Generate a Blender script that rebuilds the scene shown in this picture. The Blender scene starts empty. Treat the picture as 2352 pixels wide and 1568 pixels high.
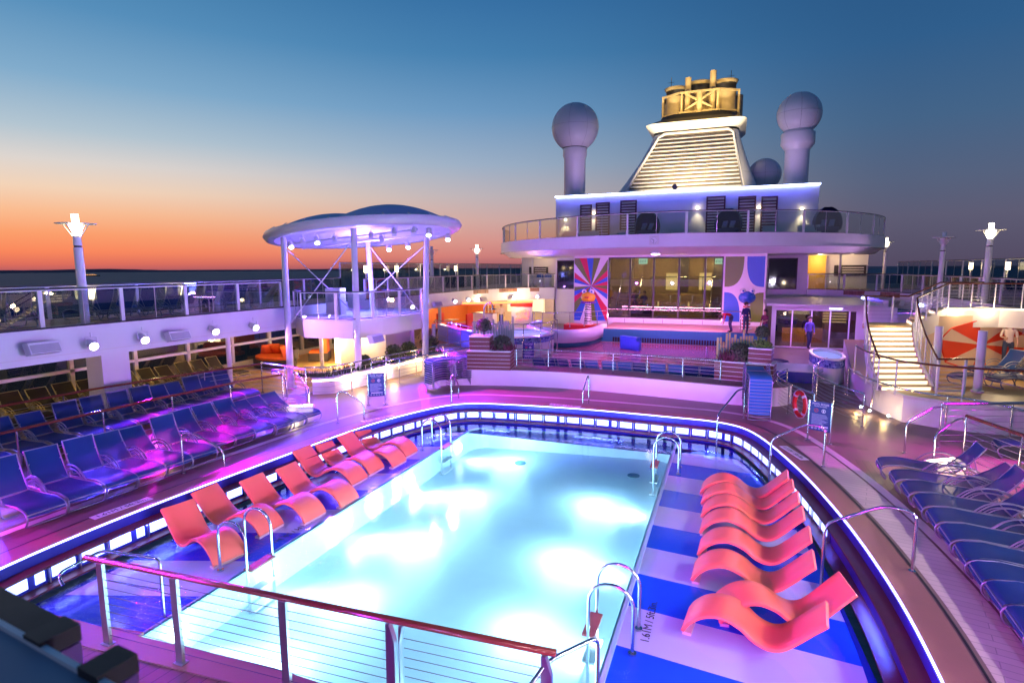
import bpy, math, random
from mathutils import Vector, Matrix
random.seed(7)
PI = math.pi
R = math.radians
SC = bpy.context.scene
COL = SC.collection

# ------------------------------------------------------------------ camera
YAW, PITCH, ROLL, EYE, FPX = R(20.9), R(7.36), 0.0052, 4.45, 1312.0
def _ray(x, y):
    a0 = (x-1176)/FPX; b0 = (784-y)/FPX
    c, s = math.cos(ROLL), math.sin(ROLL)
    a = a0*c+b0*s; b = -a0*s+b0*c
    fx, fy = -math.sin(YAW), math.cos(YAW); rx, ry = math.cos(YAW), math.sin(YAW)
    c, s = math.cos(PITCH), math.sin(PITCH)
    hf = c+b*s; dz = -s+b*c
    return Vector((fx*hf+rx*a, fy*hf+ry*a, dz))
def G(x, y, z=0.0):                      # survey of the photo: point on the level z
    d = _ray(x, y); t = (z-EYE)/d.z
    return (d.x*t, d.y*t)
def AY(x, y, Y):                         # point on the plane at distance Y
    d = _ray(x, y); t = Y/d.y
    return (d.x*t, EYE+d.z*t)
def AX(x, y, X):                         # point on the side plane X
    d = _ray(x, y); t = X/d.x
    return (d.y*t, EYE+d.z*t)
cam_d = bpy.data.cameras.new('camera'); cam = bpy.data.objects.new('camera', cam_d); COL.objects.link(cam)
SC.camera = cam
cam.location = (0, 0, EYE)
cam.rotation_mode = 'QUATERNION'
m = Matrix.Rotation(YAW, 4, 'Z') @ Matrix.Rotation(R(90)-PITCH, 4, 'X') @ Matrix.Rotation(-ROLL, 4, 'Z')
cam.rotation_quaternion = m.to_quaternion()
cam_d.sensor_width = 36; cam_d.lens = 36*FPX/2352
cam_d.clip_start = 0.05; cam_d.clip_end = 60000
cam_d.dof.use_dof = True; cam_d.dof.focus_distance = 13; cam_d.dof.aperture_fstop = 2.4

SC.view_settings.view_transform = 'Standard'; SC.view_settings.look = 'None'
SC.view_settings.exposure = 0; SC.view_settings.gamma = 1
SC.cycles.max_bounces = 6; SC.cycles.transparent_max_bounces = 24
SC.cycles.diffuse_bounces = 3; SC.cycles.glossy_bounces = 3; SC.cycles.transmission_bounces = 3
SC.cycles.sample_clamp_indirect = 6; SC.cycles.sample_clamp_direct = 0
SC.cycles.caustics_reflective = False; SC.cycles.caustics_refractive = False
SC.cycles.use_denoising = True

# ------------------------------------------------------------------ naming
def tag(o, label=None, cat=None, group=None, kind=None):
    if label: o['label'] = label
    if cat: o['category'] = cat
    if group: o['group'] = group
    if kind: o['kind'] = kind
    return o
def thing(name, label, cat, loc=(0, 0, 0), rz=0, group=None):
    o = bpy.data.objects.new(name, None); COL.objects.link(o)
    o.empty_display_size = .2
    o.location = loc; o.rotation_euler = (0, 0, rz)
    return tag(o, label, cat, group)
KIDS = {}
def dup(root, loc=None, rz=None, label=None, group=None, parent=None):
    c = root.copy(); COL.objects.link(c)
    if parent: c.parent = parent; KIDS.setdefault(parent.name, []).append(c)
    if loc is not None: c.location = loc
    if rz is not None: c.rotation_euler = (0, 0, rz)
    if label: c['label'] = label
    if group: c['group'] = group
    for ch in KIDS.get(root.name, []): dup(ch, parent=c)
    return c

# ------------------------------------------------------------------ mesh builder
class MB:
    def __init__(s): s.v = []; s.f = []; s.sm = []; s.mi = []; s.cur = 0
    def add(s, vs, fs, smooth=False):
        n = len(s.v); s.v += [tuple(v) for v in vs]
        for f in fs: s.f.append([i+n for i in f]); s.sm.append(smooth); s.mi.append(s.cur)
        return s
    def box(s, x0, y0, z0, x1, y1, z1):
        vs = [(x, y, z) for z in (z0, z1) for y in (y0, y1) for x in (x0, x1)]
        return s.add(vs, [(0,2,3,1),(4,5,7,6),(0,1,5,4),(2,6,7,3),(0,4,6,2),(1,3,7,5)])
    def bar(s, p, q, w, h, up=(0, 0, 1)):          # rectangular bar from p to q
        p = Vector(p); q = Vector(q); d = (q-p).normalized(); u = Vector(up)
        r = d.cross(u)
        if r.length < 1e-4: r = d.cross(Vector((1, 0, 0)))
        r.normalize(); u = r.cross(d).normalized()
        vs = [b + r*(w/2*i) + u*(h/2*j) for b in (p, q) for i, j in ((-1,-1),(1,-1),(1,1),(-1,1))]
        return s.add(vs, [(0,3,2,1),(4,5,6,7),(0,1,5,4),(1,2,6,5),(2,3,7,6),(3,0,4,7)])
    def cyl(s, p, q, r0, r1=None, n=10, cap=True):
        return s.tube([p, q], r0, n, r1 if r1 is not None else r0, cap)
    def tube(s, pts, r, n=6, r1=None, cap=True, closed=False):
        pts = [Vector(p) for p in pts]; m = len(pts); rings = []
        ref = None
        for i, p in enumerate(pts):
            if closed: d = pts[(i+1) % m]-pts[i-1]
            elif i == 0: d = pts[1]-pts[0]
            elif i == m-1: d = pts[-1]-pts[-2]
            else: d = (pts[i+1]-p).normalized()+(p-pts[i-1]).normalized()
            d.normalize()
            if ref is None:
                ref = Vector((0, 0, 1)) if abs(d.z) < .9 else Vector((1, 0, 0))
            u = (ref - d*ref.dot(d))
            if u.length < 1e-4: u = Vector((1, 0, 0)) - d*d.x
            u.normalize(); w = d.cross(u); ref = u
            rr = r if r1 is None else r+(r1-r)*i/(m-1)
            rings.append([p+u*(rr*math.cos(2*PI*k/n))+w*(rr*math.sin(2*PI*k/n)) for k in range(n)])
        vs = [v for g in rings for v in g]; fs = []
        for i in range(m if closed else m-1):
            a = i*n; b = ((i+1) % m)*n
            for k in range(n): fs.append((a+k, a+(k+1) % n, b+(k+1) % n, b+k))
        s.add(vs, fs, True)
        if cap and not closed:
            s.add(rings[0], [tuple(range(n-1, -1, -1))]); s.add(rings[-1], [tuple(range(n))])
        return s
    def lathe(s, prof, c=(0, 0, 0), n=24, smooth=True, a0=0, a1=2*PI):
        full = abs(a1-a0-2*PI) < 1e-6; k = n if full else n+1
        vs = [(c[0]+r*math.cos(a0+(a1-a0)*i/n), c[1]+r*math.sin(a0+(a1-a0)*i/n), c[2]+z) for r, z in prof for i in range(k)]
        fs = []
        for j in range(len(prof)-1):
            for i in range(n):
                i2 = (i+1) % k if full else i+1
                fs.append((j*k+i, j*k+i2, (j+1)*k+i2, (j+1)*k+i))
        return s.add(vs, fs, smooth)
    def prism(s, poly, z0, z1, smooth=False, caps=True):
        n = len(poly); vs = [(x, y, z0) for x, y in poly]+[(x, y, z1) for x, y in poly]
        s.add(vs, [(i, (i+1) % n, n+(i+1) % n, n+i) for i in range(n)], smooth)
        if caps: s.add(vs, [tuple(range(n-1, -1, -1)), tuple(range(n, 2*n))])
        return s
    def sheet(s, rows, smooth=True):               # grid of points
        m = len(rows[0]); vs = [p for r in rows for p in r]
        return s.add(vs, [(j*m+i, j*m+i+1, (j+1)*m+i+1, (j+1)*m+i) for j in range(len(rows)-1) for i in range(m-1)], smooth)
    def ribbon(s, path, sect, closed=False, smooth=False):
        # path: [(x,y,z)], sect: [(outward, up)] closed cross-section polygon swept along a level path
        m = len(path); rows = []
        for i, p in enumerate(path):
            a = Vector(path[i-1] if (i or closed) else path[0]); b = Vector(path[(i+1) % m] if (i < m-1 or closed) else path[-1])
            d = (b-a); d.z = 0; d.normalize(); nrm = Vector((d.y, -d.x, 0))
            p = Vector(p)
            rows.append([p+nrm*o+Vector((0, 0, u)) for o, u in sect])
        k = len(sect); vs = [v for r in rows for v in r]; fs = []
        for i in range(m if closed else m-1):
            j = (i+1) % m
            for q in range(k): fs.append((i*k+q, i*k+(q+1) % k, j*k+(q+1) % k, j*k+q))
        if not closed: fs += [tuple(range(k-1, -1, -1)), tuple(range((m-1)*k, m*k))]
        return s.add(vs, fs, smooth)
    def sphere(s, c, r, n=16, m=10, sz=1, z0=-1):
        pr = []
        for j in range(m+1):
            a = -PI/2+PI*j/m
            if math.sin(a) < z0-1e-6: continue
            pr.append((max(r*math.cos(a), 1e-4), r*sz*math.sin(a)))
        return s.lathe(pr, c, n)
    def build(s, name, mat, parent=None, **kw):
        me = bpy.data.meshes.new(name); me.from_pydata(s.v, [], s.f)
        mats = mat if isinstance(mat, (list, tuple)) else [mat]
        for q in mats: me.materials.append(q)
        me.polygons.foreach_set('use_smooth', s.sm)
        if len(mats) > 1: me.polygons.foreach_set('material_index', s.mi)
        me.update()
        o = bpy.data.objects.new(name, me); COL.objects.link(o)
        if parent is not None: o.parent = parent; KIDS.setdefault(parent.name, []).append(o)
        if kw: tag(o, **kw)
        return o
def struct(name, mb, mat): return mb.build(name, mat, kind='structure')
def bezier(p0, p1, p2, n=8):
    p0, p1, p2 = Vector(p0), Vector(p1), Vector(p2)
    return [p0*(1-t)**2+p1*2*t*(1-t)+p2*t*t for t in [i/n for i in range(n+1)]]
def rounded(pts, r=.12, n=4):                      # round the corners of an open path
    pts = [Vector(p) for p in pts]; out = [pts[0]]
    for i in range(1, len(pts)-1):
        a, b, c = pts[i-1], pts[i], pts[i+1]
        u = (a-b); v = (c-b); ru = min(r, u.length*.49); rv = min(r, v.length*.49)
        out += bezier(b+u.normalized()*ru, b, b+v.normalized()*rv, n)
    return out+[pts[-1]]
def spline(pts, n=6, closed=False):                # Catmull-Rom through the points
    P_ = [Vector(p) for p in pts]; m = len(P_); out = []
    for i in range(m if closed else m-1):
        if closed: a, b, c, d = P_[i-1], P_[i], P_[(i+1) % m], P_[(i+2) % m]
        else: a, b, c, d = P_[max(i-1, 0)], P_[i], P_[i+1], P_[min(i+2, m-1)]
        for k in range(n):
            t = k/n
            out.append(.5*((2*b)+(c-a)*t+(2*a-5*b+4*c-d)*t*t+(3*b-a-3*c+d)*t**3))
    if not closed: out.append(P_[-1])
    return out

# ------------------------------------------------------------------ materials
def srgb(r, g, b):
    f = lambda c: (c/255/12.92) if c/255 <= .04045 else ((c/255+.055)/1.055)**2.4
    return (f(r), f(g), f(b), 1)
def mat(name, col, rough=.5, metal=0, var=.12, scale=6, bump=0, bscale=40, spec=.5, coat=0, stretch=None):
    mt = bpy.data.materials.new(name); mt.use_nodes = True
    nt = mt.node_tree; N = nt.nodes; L = nt.links; b = N['Principled BSDF']
    b.inputs['Roughness'].default_value = rough; b.inputs['Metallic'].default_value = metal
    b.inputs['Specular IOR Level'].default_value = spec; b.inputs['Coat Weight'].default_value = coat
    c = col if len(col) == 4 else (*col, 1)
    tc = N.new('ShaderNodeTexCoord'); src = tc.outputs['Object']
    if stretch:
        mp = N.new('ShaderNodeMapping'); mp.inputs['Scale'].default_value = stretch; L.new(src, mp.inputs['Vector']); src = mp.outputs[0]
    nz = N.new('ShaderNodeTexNoise'); nz.inputs['Scale'].default_value = scale; nz.inputs['Detail'].default_value = 5
    L.new(src, nz.inputs['Vector'])
    mx = N.new('ShaderNodeMix'); mx.data_type = 'RGBA'
    mx.inputs['A'].default_value = tuple(v*(1-var) for v in c[:3])+(1,); mx.inputs['B'].default_value = tuple(min(1, v*(1+var)) for v in c[:3])+(1,)
    L.new(nz.outputs['Fac'], mx.inputs['Factor']); L.new(mx.outputs['Result'], b.inputs['Base Color'])
    mr = N.new('ShaderNodeMapRange'); mr.inputs['To Min'].default_value = max(.02, rough*.8); mr.inputs['To Max'].default_value = min(1, rough*1.25)
    L.new(nz.outputs['Fac'], mr.inputs['Value']); L.new(mr.outputs[0], b.inputs['Roughness'])
    if bump:
        n2 = N.new('ShaderNodeTexNoise'); n2.inputs['Scale'].default_value = bscale; L.new(src, n2.inputs['Vector'])
        bp = N.new('ShaderNodeBump'); bp.inputs['Strength'].default_value = bump; bp.inputs['Distance'].default_value = .01
        L.new(n2.outputs['Fac'], bp.inputs['Height']); L.new(bp.outputs[0], b.inputs['Normal'])
    return mt
def emit(name, col, strength):
    mt = bpy.data.materials.new(name); mt.use_nodes = True
    b = mt.node_tree.nodes['Principled BSDF']; c = col if len(col) == 4 else (*col, 1)
    b.inputs['Base Color'].default_value = (.3, .3, .3, 1)
    b.inputs['Emission Color'].default_value = c; b.inputs['Emission Strength'].default_value = strength
    return mt
def glass(name, tint, gloss=.12, rough=.01, fres=1.45, cap=.25):
    mt = bpy.data.materials.new(name); mt.use_nodes = True
    nt = mt.node_tree; N = nt.nodes; L = nt.links; N.remove(N['Principled BSDF'])
    out = N['Material Output']; tr = N.new('ShaderNodeBsdfTransparent'); gl = N.new('ShaderNodeBsdfGlossy'); mx = N.new('ShaderNodeMixShader')
    tr.inputs[0].default_value = (*tint, 1); gl.inputs['Roughness'].default_value = rough
    fr = N.new('ShaderNodeFresnel'); fr.inputs[0].default_value = fres
    ad = N.new('ShaderNodeMath'); ad.operation = 'ADD'; ad.inputs[1].default_value = gloss*.4; ad.use_clamp = True
    mi = N.new('ShaderNodeMath'); mi.operation = 'MINIMUM'; mi.inputs[1].default_value = cap
    L.new(fr.outputs[0], ad.inputs[0]); L.new(ad.outputs[0], mi.inputs[0]); L.new(mi.outputs[0], mx.inputs[0]); L.new(tr.outputs[0], mx.inputs[1]); L.new(gl.outputs[0], mx.inputs[2])
    L.new(mx.outputs[0], out.inputs[0])
    return mt
M = {}
M['white'] = mat('white_paint', (.78, .78, .8), .38, var=.04, scale=2, bump=.05, bscale=8)
M['white_gloss'] = mat('white_gloss', (.8, .8, .8), .22, var=.03)
M['cream'] = mat('cream_paint', (.72, .69, .66), .4, var=.05)
M['steel'] = mat('polished_steel', (.72, .72, .74), .17, 1, var=.08)
M['steel_brushed'] = mat('brushed_steel', (.55, .55, .58), .32, 1, var=.1)
M['frame'] = mat('lounger_frame', (.28, .30, .36), .4, .8, var=.08)
M['frame_dark'] = mat('bronze_frame', (.5, .42, .2), .35, .8)
M['wood_rail'] = mat('varnished_wood', (.13, .032, .014), .22, var=.3, scale=3, coat=.15, stretch=(3, 3, 3))
M['wood_step'] = mat('teak_step', (.28, .13, .075), .4, var=.35, scale=4, bump=.15)
M['coping'] = mat('coping_stone', (.27, .14, .11), .45, var=.15, scale=3, bump=.1)
M['dark'] = mat('dark_metal', (.03, .03, .035), .4, .3)
M['black'] = mat('black_rubber', (.012, .012, .014), .5)
M['orange'] = mat('coral_plastic', (.92, .19, .11), .42, var=.04, scale=3, bump=.06, bscale=200)
M['plant'] = mat('leaves', (.05, .085, .03), .6, var=.5, scale=9)
M['plant_red'] = mat('red_leaves', (.14, .04, .05), .6, var=.5, scale=9)
M['red'] = mat('red_plastic', (.7, .03, .02), .35)
M['cushion'] = mat('orange_cushion', (.85, .16, .02), .8, var=.1, bump=.2)
M['wicker'] = mat('dark_wicker', (.05, .035, .03), .7, bump=.5, bscale=60)
M['blue_plastic'] = mat('blue_plastic', (.03, .13, .55), .4)
M['teal'] = mat('teal_paint', (.02, .2, .3), .45)
M['pink_stage'] = mat('pink_floor', (.65, .35, .33), .4)
M['glass'] = glass('balcony_glass', (.80, .86, .87), .16)
M['glass_dark'] = glass('tinted_window', (.55, .55, .5), .25)
M['screen_glass'] = glass('windscreen_glass', (.62, .74, .78), .1, cap=.06)
M['orange_wall'] = mat('orange_wall', (.75, .2, .05), .6)
M['shirt_blue'] = mat('navy_cloth', (.02, .03, .12), .8)
M['shirt_red'] = mat('red_cloth', (.5, .01, .02), .8)
M['shirt_white'] = mat('pale_cloth', (.75, .6, .5), .8)
M['jeans'] = mat('denim', (.04, .06, .12), .85)
M['skin'] = mat('skin', (.55, .3, .2), .5)
M['hair'] = mat('hair', (.03, .018, .01), .6)
M['rust'] = mat('stack_metal', (.5, .42, .3), .45, .3, var=.25)
M['lamp_warm'] = emit('lamp_warm', (1, .82, .5), 14)
M['lamp_tube'] = emit('lamp_tube', (1, .82, .52), 12)

def sling_mat(name, c, spec=.3):
    mt = mat(name, c, .55, spec=spec, var=.15, scale=3, bump=.25, bscale=260)
    N = mt.node_tree.nodes; L = mt.node_tree.links; b = N['Principled BSDF']
    tr = N.new('ShaderNodeBsdfTransparent'); mx = N.new('ShaderNodeMixShader'); mx.inputs[0].default_value = .13
    L.new(b.outputs[0], mx.inputs[1]); L.new(tr.outputs[0], mx.inputs[2]); L.new(mx.outputs[0], N['Material Output'].inputs[0])
    return mt
M['sling'] = sling_mat('blue_sling', (.01, .045, .17), spec=.08)
M['sling_dark'] = sling_mat('dark_sling', (.035, .028, .02))
M['sling_teal'] = sling_mat('teal_sling', (.03, .2, .42))

def floor_mat(name, base, plank=.12, rot=0, rough=.3, seam=.35, wet=.0, var=.3):
    mt = mat(name, base, rough, var=var, scale=.9)
    N = mt.node_tree.nodes; L = mt.node_tree.links; b = N['Principled BSDF']
    tc = N.new('ShaderNodeTexCoord'); mp = N.new('ShaderNodeMapping'); mp.inputs['Rotation'].default_value = (0, 0, rot)
    L.new(tc.outputs['Object'], mp.inputs['Vector'])
    br = N.new('ShaderNodeTexBrick'); br.inputs['Scale'].default_value = 1; br.inputs['Mortar Size'].default_value = .006
    br.inputs['Brick Width'].default_value = 2.2; br.inputs['Row Height'].default_value = plank; br.offset = .37
    br.inputs['Color1'].default_value = (1, 1, 1, 1); br.inputs['Color2'].default_value = (1-var, 1-var, 1-var, 1); br.inputs['Mortar'].default_value = (seam, seam, seam, 1)
    L.new(mp.outputs[0], br.inputs['Vector'])
    src = b.inputs['Base Color'].links[0].from_socket
    mx = N.new('ShaderNodeMix'); mx.data_type = 'RGBA'; mx.blend_type = 'MULTIPLY'; mx.inputs['Factor'].default_value = 1
    L.new(src, mx.inputs['A']); L.new(br.outputs['Color'], mx.inputs['B']); L.new(mx.outputs['Result'], b.inputs['Base Color'])
    n2 = N.new('ShaderNodeTexNoise'); n2.inputs['Scale'].default_value = 7; L.new(mp.outputs[0], n2.inputs['Vector'])
    ad = N.new('ShaderNodeMath'); ad.operation = 'MULTIPLY'; L.new(br.outputs['Fac'], ad.inputs[0]); ad.inputs[1].default_value = -1.0
    a2 = N.new('ShaderNodeMath'); a2.operation = 'MULTIPLY_ADD'; L.new(n2.outputs['Fac'], a2.inputs[0]); a2.inputs[1].default_value = .6; L.new(ad.outputs[0], a2.inputs[2])
    bp = N.new('ShaderNodeBump'); bp.inputs['Strength'].default_value = .35; bp.inputs['Distance'].default_value = .004
    L.new(a2.outputs[0], bp.inputs['Height']); L.new(bp.outputs[0], b.inputs['Normal'])
    return mt
M['deck_plank'] = floor_mat('deck_planks', (.20, .12, .10), .13, R(90), .32)
M['deck_near'] = floor_mat('near_deck_planks', (.21, .09, .085), .16, R(96), .42, .2)
M['deck_plain'] = floor_mat('sand_deck', (.23, .155, .14), .9, R(0), .42, .8, var=.08)
M['deck_tile'] = floor_mat('pale_tiles', (.62, .52, .47), .14, R(12), .35, .6, var=.12)
def stain(mt, col, sc=2.2, thr=.68):
    N = mt.node_tree.nodes; L = mt.node_tree.links; b = N['Principled BSDF']; src = b.inputs['Base Color'].links[0].from_socket
    n = N.new('ShaderNodeTexNoise'); n.inputs['Scale'].default_value = sc; n.inputs['Detail'].default_value = 6; tc = N.new('ShaderNodeTexCoord'); L.new(tc.outputs['Object'], n.inputs['Vector'])
    r = N.new('ShaderNodeMapRange'); r.inputs['From Min'].default_value = thr; r.inputs['From Max'].default_value = thr+.05; L.new(n.outputs['Fac'], r.inputs['Value'])
    m_ = N.new('ShaderNodeMix'); m_.data_type = 'RGBA'; m_.inputs['B'].default_value = (*col, 1); L.new(src, m_.inputs['A']); L.new(r.outputs[0], m_.inputs['Factor']); L.new(m_.outputs['Result'], b.inputs['Base Color'])
stain(M['deck_tile'], (.3, .13, .06)); stain(M['deck_plain'], (.16, .11, .10), 1.1, .64); stain(M['deck_plank'], (.09, .055, .05), 1.7, .62)
M['upper_floor'] = floor_mat('upper_deck_floor', (.42, .22, .15), .14, R(90), .4)
M['ochre'] = mat('ochre_floor', (.62, .38, .12), .4, var=.15)

def stripe_mat(name, ca, cb, period, slant, off, rough=.12):
    mt = mat(name, ca, rough, var=.05)
    N = mt.node_tree.nodes; L = mt.node_tree.links; b = N['Principled BSDF']
    tc = N.new('ShaderNodeTexCoord'); sx = N.new('ShaderNodeSeparateXYZ'); L.new(tc.outputs['Object'], sx.inputs[0])
    m1 = N.new('ShaderNodeMath'); m1.operation = 'MULTIPLY_ADD'; L.new(sx.outputs[0], m1.inputs[0]); m1.inputs[1].default_value = slant; L.new(sx.outputs[1], m1.inputs[2])
    m2 = N.new('ShaderNodeMath'); m2.operation = 'MULTIPLY_ADD'; L.new(m1.outputs[0], m2.inputs[0]); m2.inputs[1].default_value = 1/period; m2.inputs[2].default_value = off
    m3 = N.new('ShaderNodeMath'); m3.operation = 'FRACT'; L.new(m2.outputs[0], m3.inputs[0])
    m4 = N.new('ShaderNodeMath'); m4.operation = 'GREATER_THAN'; m4.inputs[1].default_value = .5; L.new(m3.outputs[0], m4.inputs[0])
    mx = N.new('ShaderNodeMix'); mx.data_type = 'RGBA'; mx.inputs['A'].default_value = (*ca, 1); mx.inputs['B'].default_value = (*cb, 1)
    L.new(m4.outputs[0], mx.inputs['Factor']); L.new(mx.outputs['Result'], b.inputs['Base Color'])
    return mt

# ------------------------------------------------------------------ sky
W = bpy.data.worlds.new('World'); SC.world = W; W.use_nodes = True
nt = W.node_tree; N = nt.nodes; L = nt.links
bg = N['Background']; tc = N.new('ShaderNodeTexCoord'); sp = N.new('ShaderNodeSeparateXYZ'); L.new(tc.outputs['Generated'], sp.inputs[0])
def ramp(stops):
    r = N.new('ShaderNodeValToRGB'); e = r.color_ramp.elements
    while len(e) > 1: e.remove(e[-1])
    for i, (p, c) in enumerate(stops):
        q = e[0] if i == 0 else e.new(p)
        q.position = p; q.color = srgb(*c)
    L.new(sp.outputs[2], r.inputs[0]); return r
west = ramp([(0, (190, 96, 98)), (.008, (224, 110, 92)), (.025, (252, 136, 92)), (.05, (253, 160, 108)), (.08, (251, 190, 146)), (.11, (244, 212, 184)), (.145, (222, 214, 208)), (.185, (180, 198, 210)), (.25, (130, 172, 204)), (.33, (88, 144, 188)), (.42, (60, 120, 168)), (.6, (40, 92, 144)), (1, (26, 62, 110))])
mid = ramp([(0, (158, 94, 108)), (.02, (208, 128, 124)), (.045, (216, 150, 142)), (.08, (210, 170, 164)), (.12, (190, 179, 184)), (.17, (156, 175, 198)), (.25, (108, 153, 194)), (.33, (70, 128, 176)), (.42, (50, 107, 161)), (.6, (34, 82, 136)), (1, (24, 58, 104))])
east = ramp([(0, (84, 74, 98)), (.03, (88, 82, 106)), (.07, (94, 92, 116)), (.12, (86, 98, 126)), (.2, (68, 100, 136)), (.3, (48, 94, 140)), (.42, (38, 84, 132)), (.6, (32, 72, 120)), (1, (22, 52, 96))])
SUN = (-.987, .158)
cb = N.new('ShaderNodeCombineXYZ'); L.new(sp.outputs[0], cb.inputs[0]); L.new(sp.outputs[1], cb.inputs[1])
nm = N.new('ShaderNodeVectorMath'); nm.operation = 'NORMALIZE'; L.new(cb.outputs[0], nm.inputs[0])
dt = N.new('ShaderNodeVectorMath'); dt.operation = 'DOT_PRODUCT'; L.new(nm.outputs[0], dt.inputs[0]); dt.inputs[1].default_value = (*SUN, 0)
def rng(a, b):
    r = N.new('ShaderNodeMapRange'); r.interpolation_type = 'SMOOTHSTEP'; r.inputs['From Min'].default_value = a; r.inputs['From Max'].default_value = b
    L.new(dt.outputs['Value'], r.inputs['Value']); return r
f1 = rng(-.08, .6); f2 = rng(.5, .98)
x1 = N.new('ShaderNodeMix'); x1.data_type = 'RGBA'; L.new(f1.outputs[0], x1.inputs['Factor']); L.new(east.outputs[0], x1.inputs['A']); L.new(mid.outputs[0], x1.inputs['B'])
x2 = N.new('ShaderNodeMix'); x2.data_type = 'RGBA'; L.new(f2.outputs[0], x2.inputs['Factor']); L.new(x1.outputs['Result'], x2.inputs['A']); L.new(west.outputs[0], x2.inputs['B'])
L.new(x2.outputs['Result'], bg.inputs['Color']); bg.inputs['Strength'].default_value = 1.0
sd = bpy.data.lights.new('sun_afterglow', 'SUN'); sd.energy = .1; sd.angle = R(45); sd.color = (1, .5, .3)
so = bpy.data.objects.new('sun_afterglow', sd); COL.objects.link(so); so.rotation_euler = (R(86), 0, R(-99)); so.location = (0, 0, 60)

LED = 5.5
def spot(name, loc, target, col, power, ang=70, blend=.7, r=.08):
    if name in ('wall_spot_beam', 'stage_beam', 'added_mast_beam'): power *= LED
    d = bpy.data.lights.new(name, 'SPOT'); d.energy = power; d.color = col; d.spot_size = R(ang); d.spot_blend = blend; d.shadow_soft_size = r
    o = bpy.data.objects.new(name, d); COL.objects.link(o); o.location = loc
    o.rotation_euler = (Vector(target)-Vector(loc)).to_track_quat('-Z', 'Y').to_euler(); return o
def point(name, loc, col, power, r=.1):
    d = bpy.data.lights.new(name, 'POINT'); d.energy = power; d.color = col; d.shadow_soft_size = r
    o = bpy.data.objects.new(name, d); COL.objects.link(o); o.location = loc; return o
def area(name, loc, target, col, power, sx, sy):
    d = bpy.data.lights.new(name, 'AREA'); d.shape = 'RECTANGLE'; d.size = sx; d.size_y = sy; d.energy = power; d.color = col
    o = bpy.data.objects.new(name, d); COL.objects.link(o); o.location = loc
    o.rotation_euler = (Vector(target)-Vector(loc)).to_track_quat('-Z', 'Y').to_euler(); return o
def text_mesh(name, s, size, mt, parent, mtx, align='CENTER', ext=.002):
    cu = bpy.data.curves.new(name, 'FONT'); cu.body = s; cu.size = size; cu.align_x = align; cu.extrude = ext; cu.resolution_u = 3
    t = bpy.data.objects.new(name, cu); COL.objects.link(t)
    dg = bpy.context.evaluated_depsgraph_get(); me = bpy.data.meshes.new_from_object(t.evaluated_get(dg))
    bpy.data.objects.remove(t); me.materials.clear(); me.materials.append(mt)
    o = bpy.data.objects.new(name, me); COL.objects.link(o)
    if parent is not None: o.parent = parent; KIDS.setdefault(parent.name, []).append(o)
    o.matrix_local = mtx
    return o
BLUE = (.07, .04, 1.0); MAG = (1, .0, .95); PURP = (.34, .02, 1.0); WARM = (1, .72, .38); LAV = (.26, .12, 1)
# ================================================================== SEA, LAND, BOAT
mt = mat('sea', (.10, .125, .17), .6, var=.3, scale=.05)
N = mt.node_tree.nodes; L = mt.node_tree.links; b = N['Principled BSDF']
tc = N.new('ShaderNodeTexCoord'); mp = N.new('ShaderNodeMapping'); mp.inputs['Scale'].default_value = (.25, 1, 1); mp.inputs['Rotation'].default_value = (0, 0, .5); L.new(tc.outputs['Object'], mp.inputs[0])
n1 = N.new('ShaderNodeTexNoise'); n1.inputs['Scale'].default_value = .22; n1.inputs['Detail'].default_value = 8; L.new(mp.outputs[0], n1.inputs['Vector'])
bp = N.new('ShaderNodeBump'); bp.inputs['Strength'].default_value = 1; bp.inputs['Distance'].default_value = 1.6; L.new(n1.outputs['Fac'], bp.inputs['Height']); L.new(bp.outputs[0], b.inputs['Normal'])
b.inputs['Specular IOR Level'].default_value = .12
SEA = -34
s = MB(); s.add([(-32000, -2000, SEA), (32000, -2000, SEA), (32000, 42000, SEA), (-32000, 42000, SEA)], [(0, 1, 2, 3)]); struct('sea', s, mt)
M['land'] = mat('dark_land', (.3, .2, .24), .9, var=.3, scale=.002)
s = MB(); rows0 = []; rows1 = []; rows2 = []
for i in range(161):
    a = R(-66+ i*.6) ; D = 10500
    x, y = D*math.sin(a), D*math.cos(a)
    h = 30+14*math.sin(i*.13)+6*math.sin(i*.41+1)+4*random.random()
    if i > 62: h *= .6
    rows0.append((x, y, SEA-1)); rows1.append((x, y, SEA+h)); rows2.append((x*1.15, y*1.15, SEA-1))
s.sheet([rows0, rows1, rows2]); struct('land', s, M['land'])
bx, by = [v*1 for v in G(210, 629, 4.44)]
d = _ray(210, 630); t_ = (SEA-EYE)/d.z; t_ = min(t_, 3500); bp_ = Vector((0, 0, EYE))+d*t_
bt = thing('ferry_boat', 'small distant ferry with orange lights crossing the dark sea', 'boat', (bp_.x, bp_.y, SEA), R(70))
s = MB(); s.prism([(-35, -8), (30, -8), (44, 0), (30, 8), (-35, 8)], 0, 6); s.build('hull', M['dark'], bt)
s = MB(); s.box(-24, -6, 6, 18, 6, 11); s.box(-6, -5, 11, 12, 5, 15); s.build('cabin', M['cream'], bt)
el = emit('boat_lights', (1, .45, .1), 3)
for k in range(7): s = MB(); s.sphere((-28+k*8, -8.6, 8), 1.6, 8, 6); s.build('light', el, bt)

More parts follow.
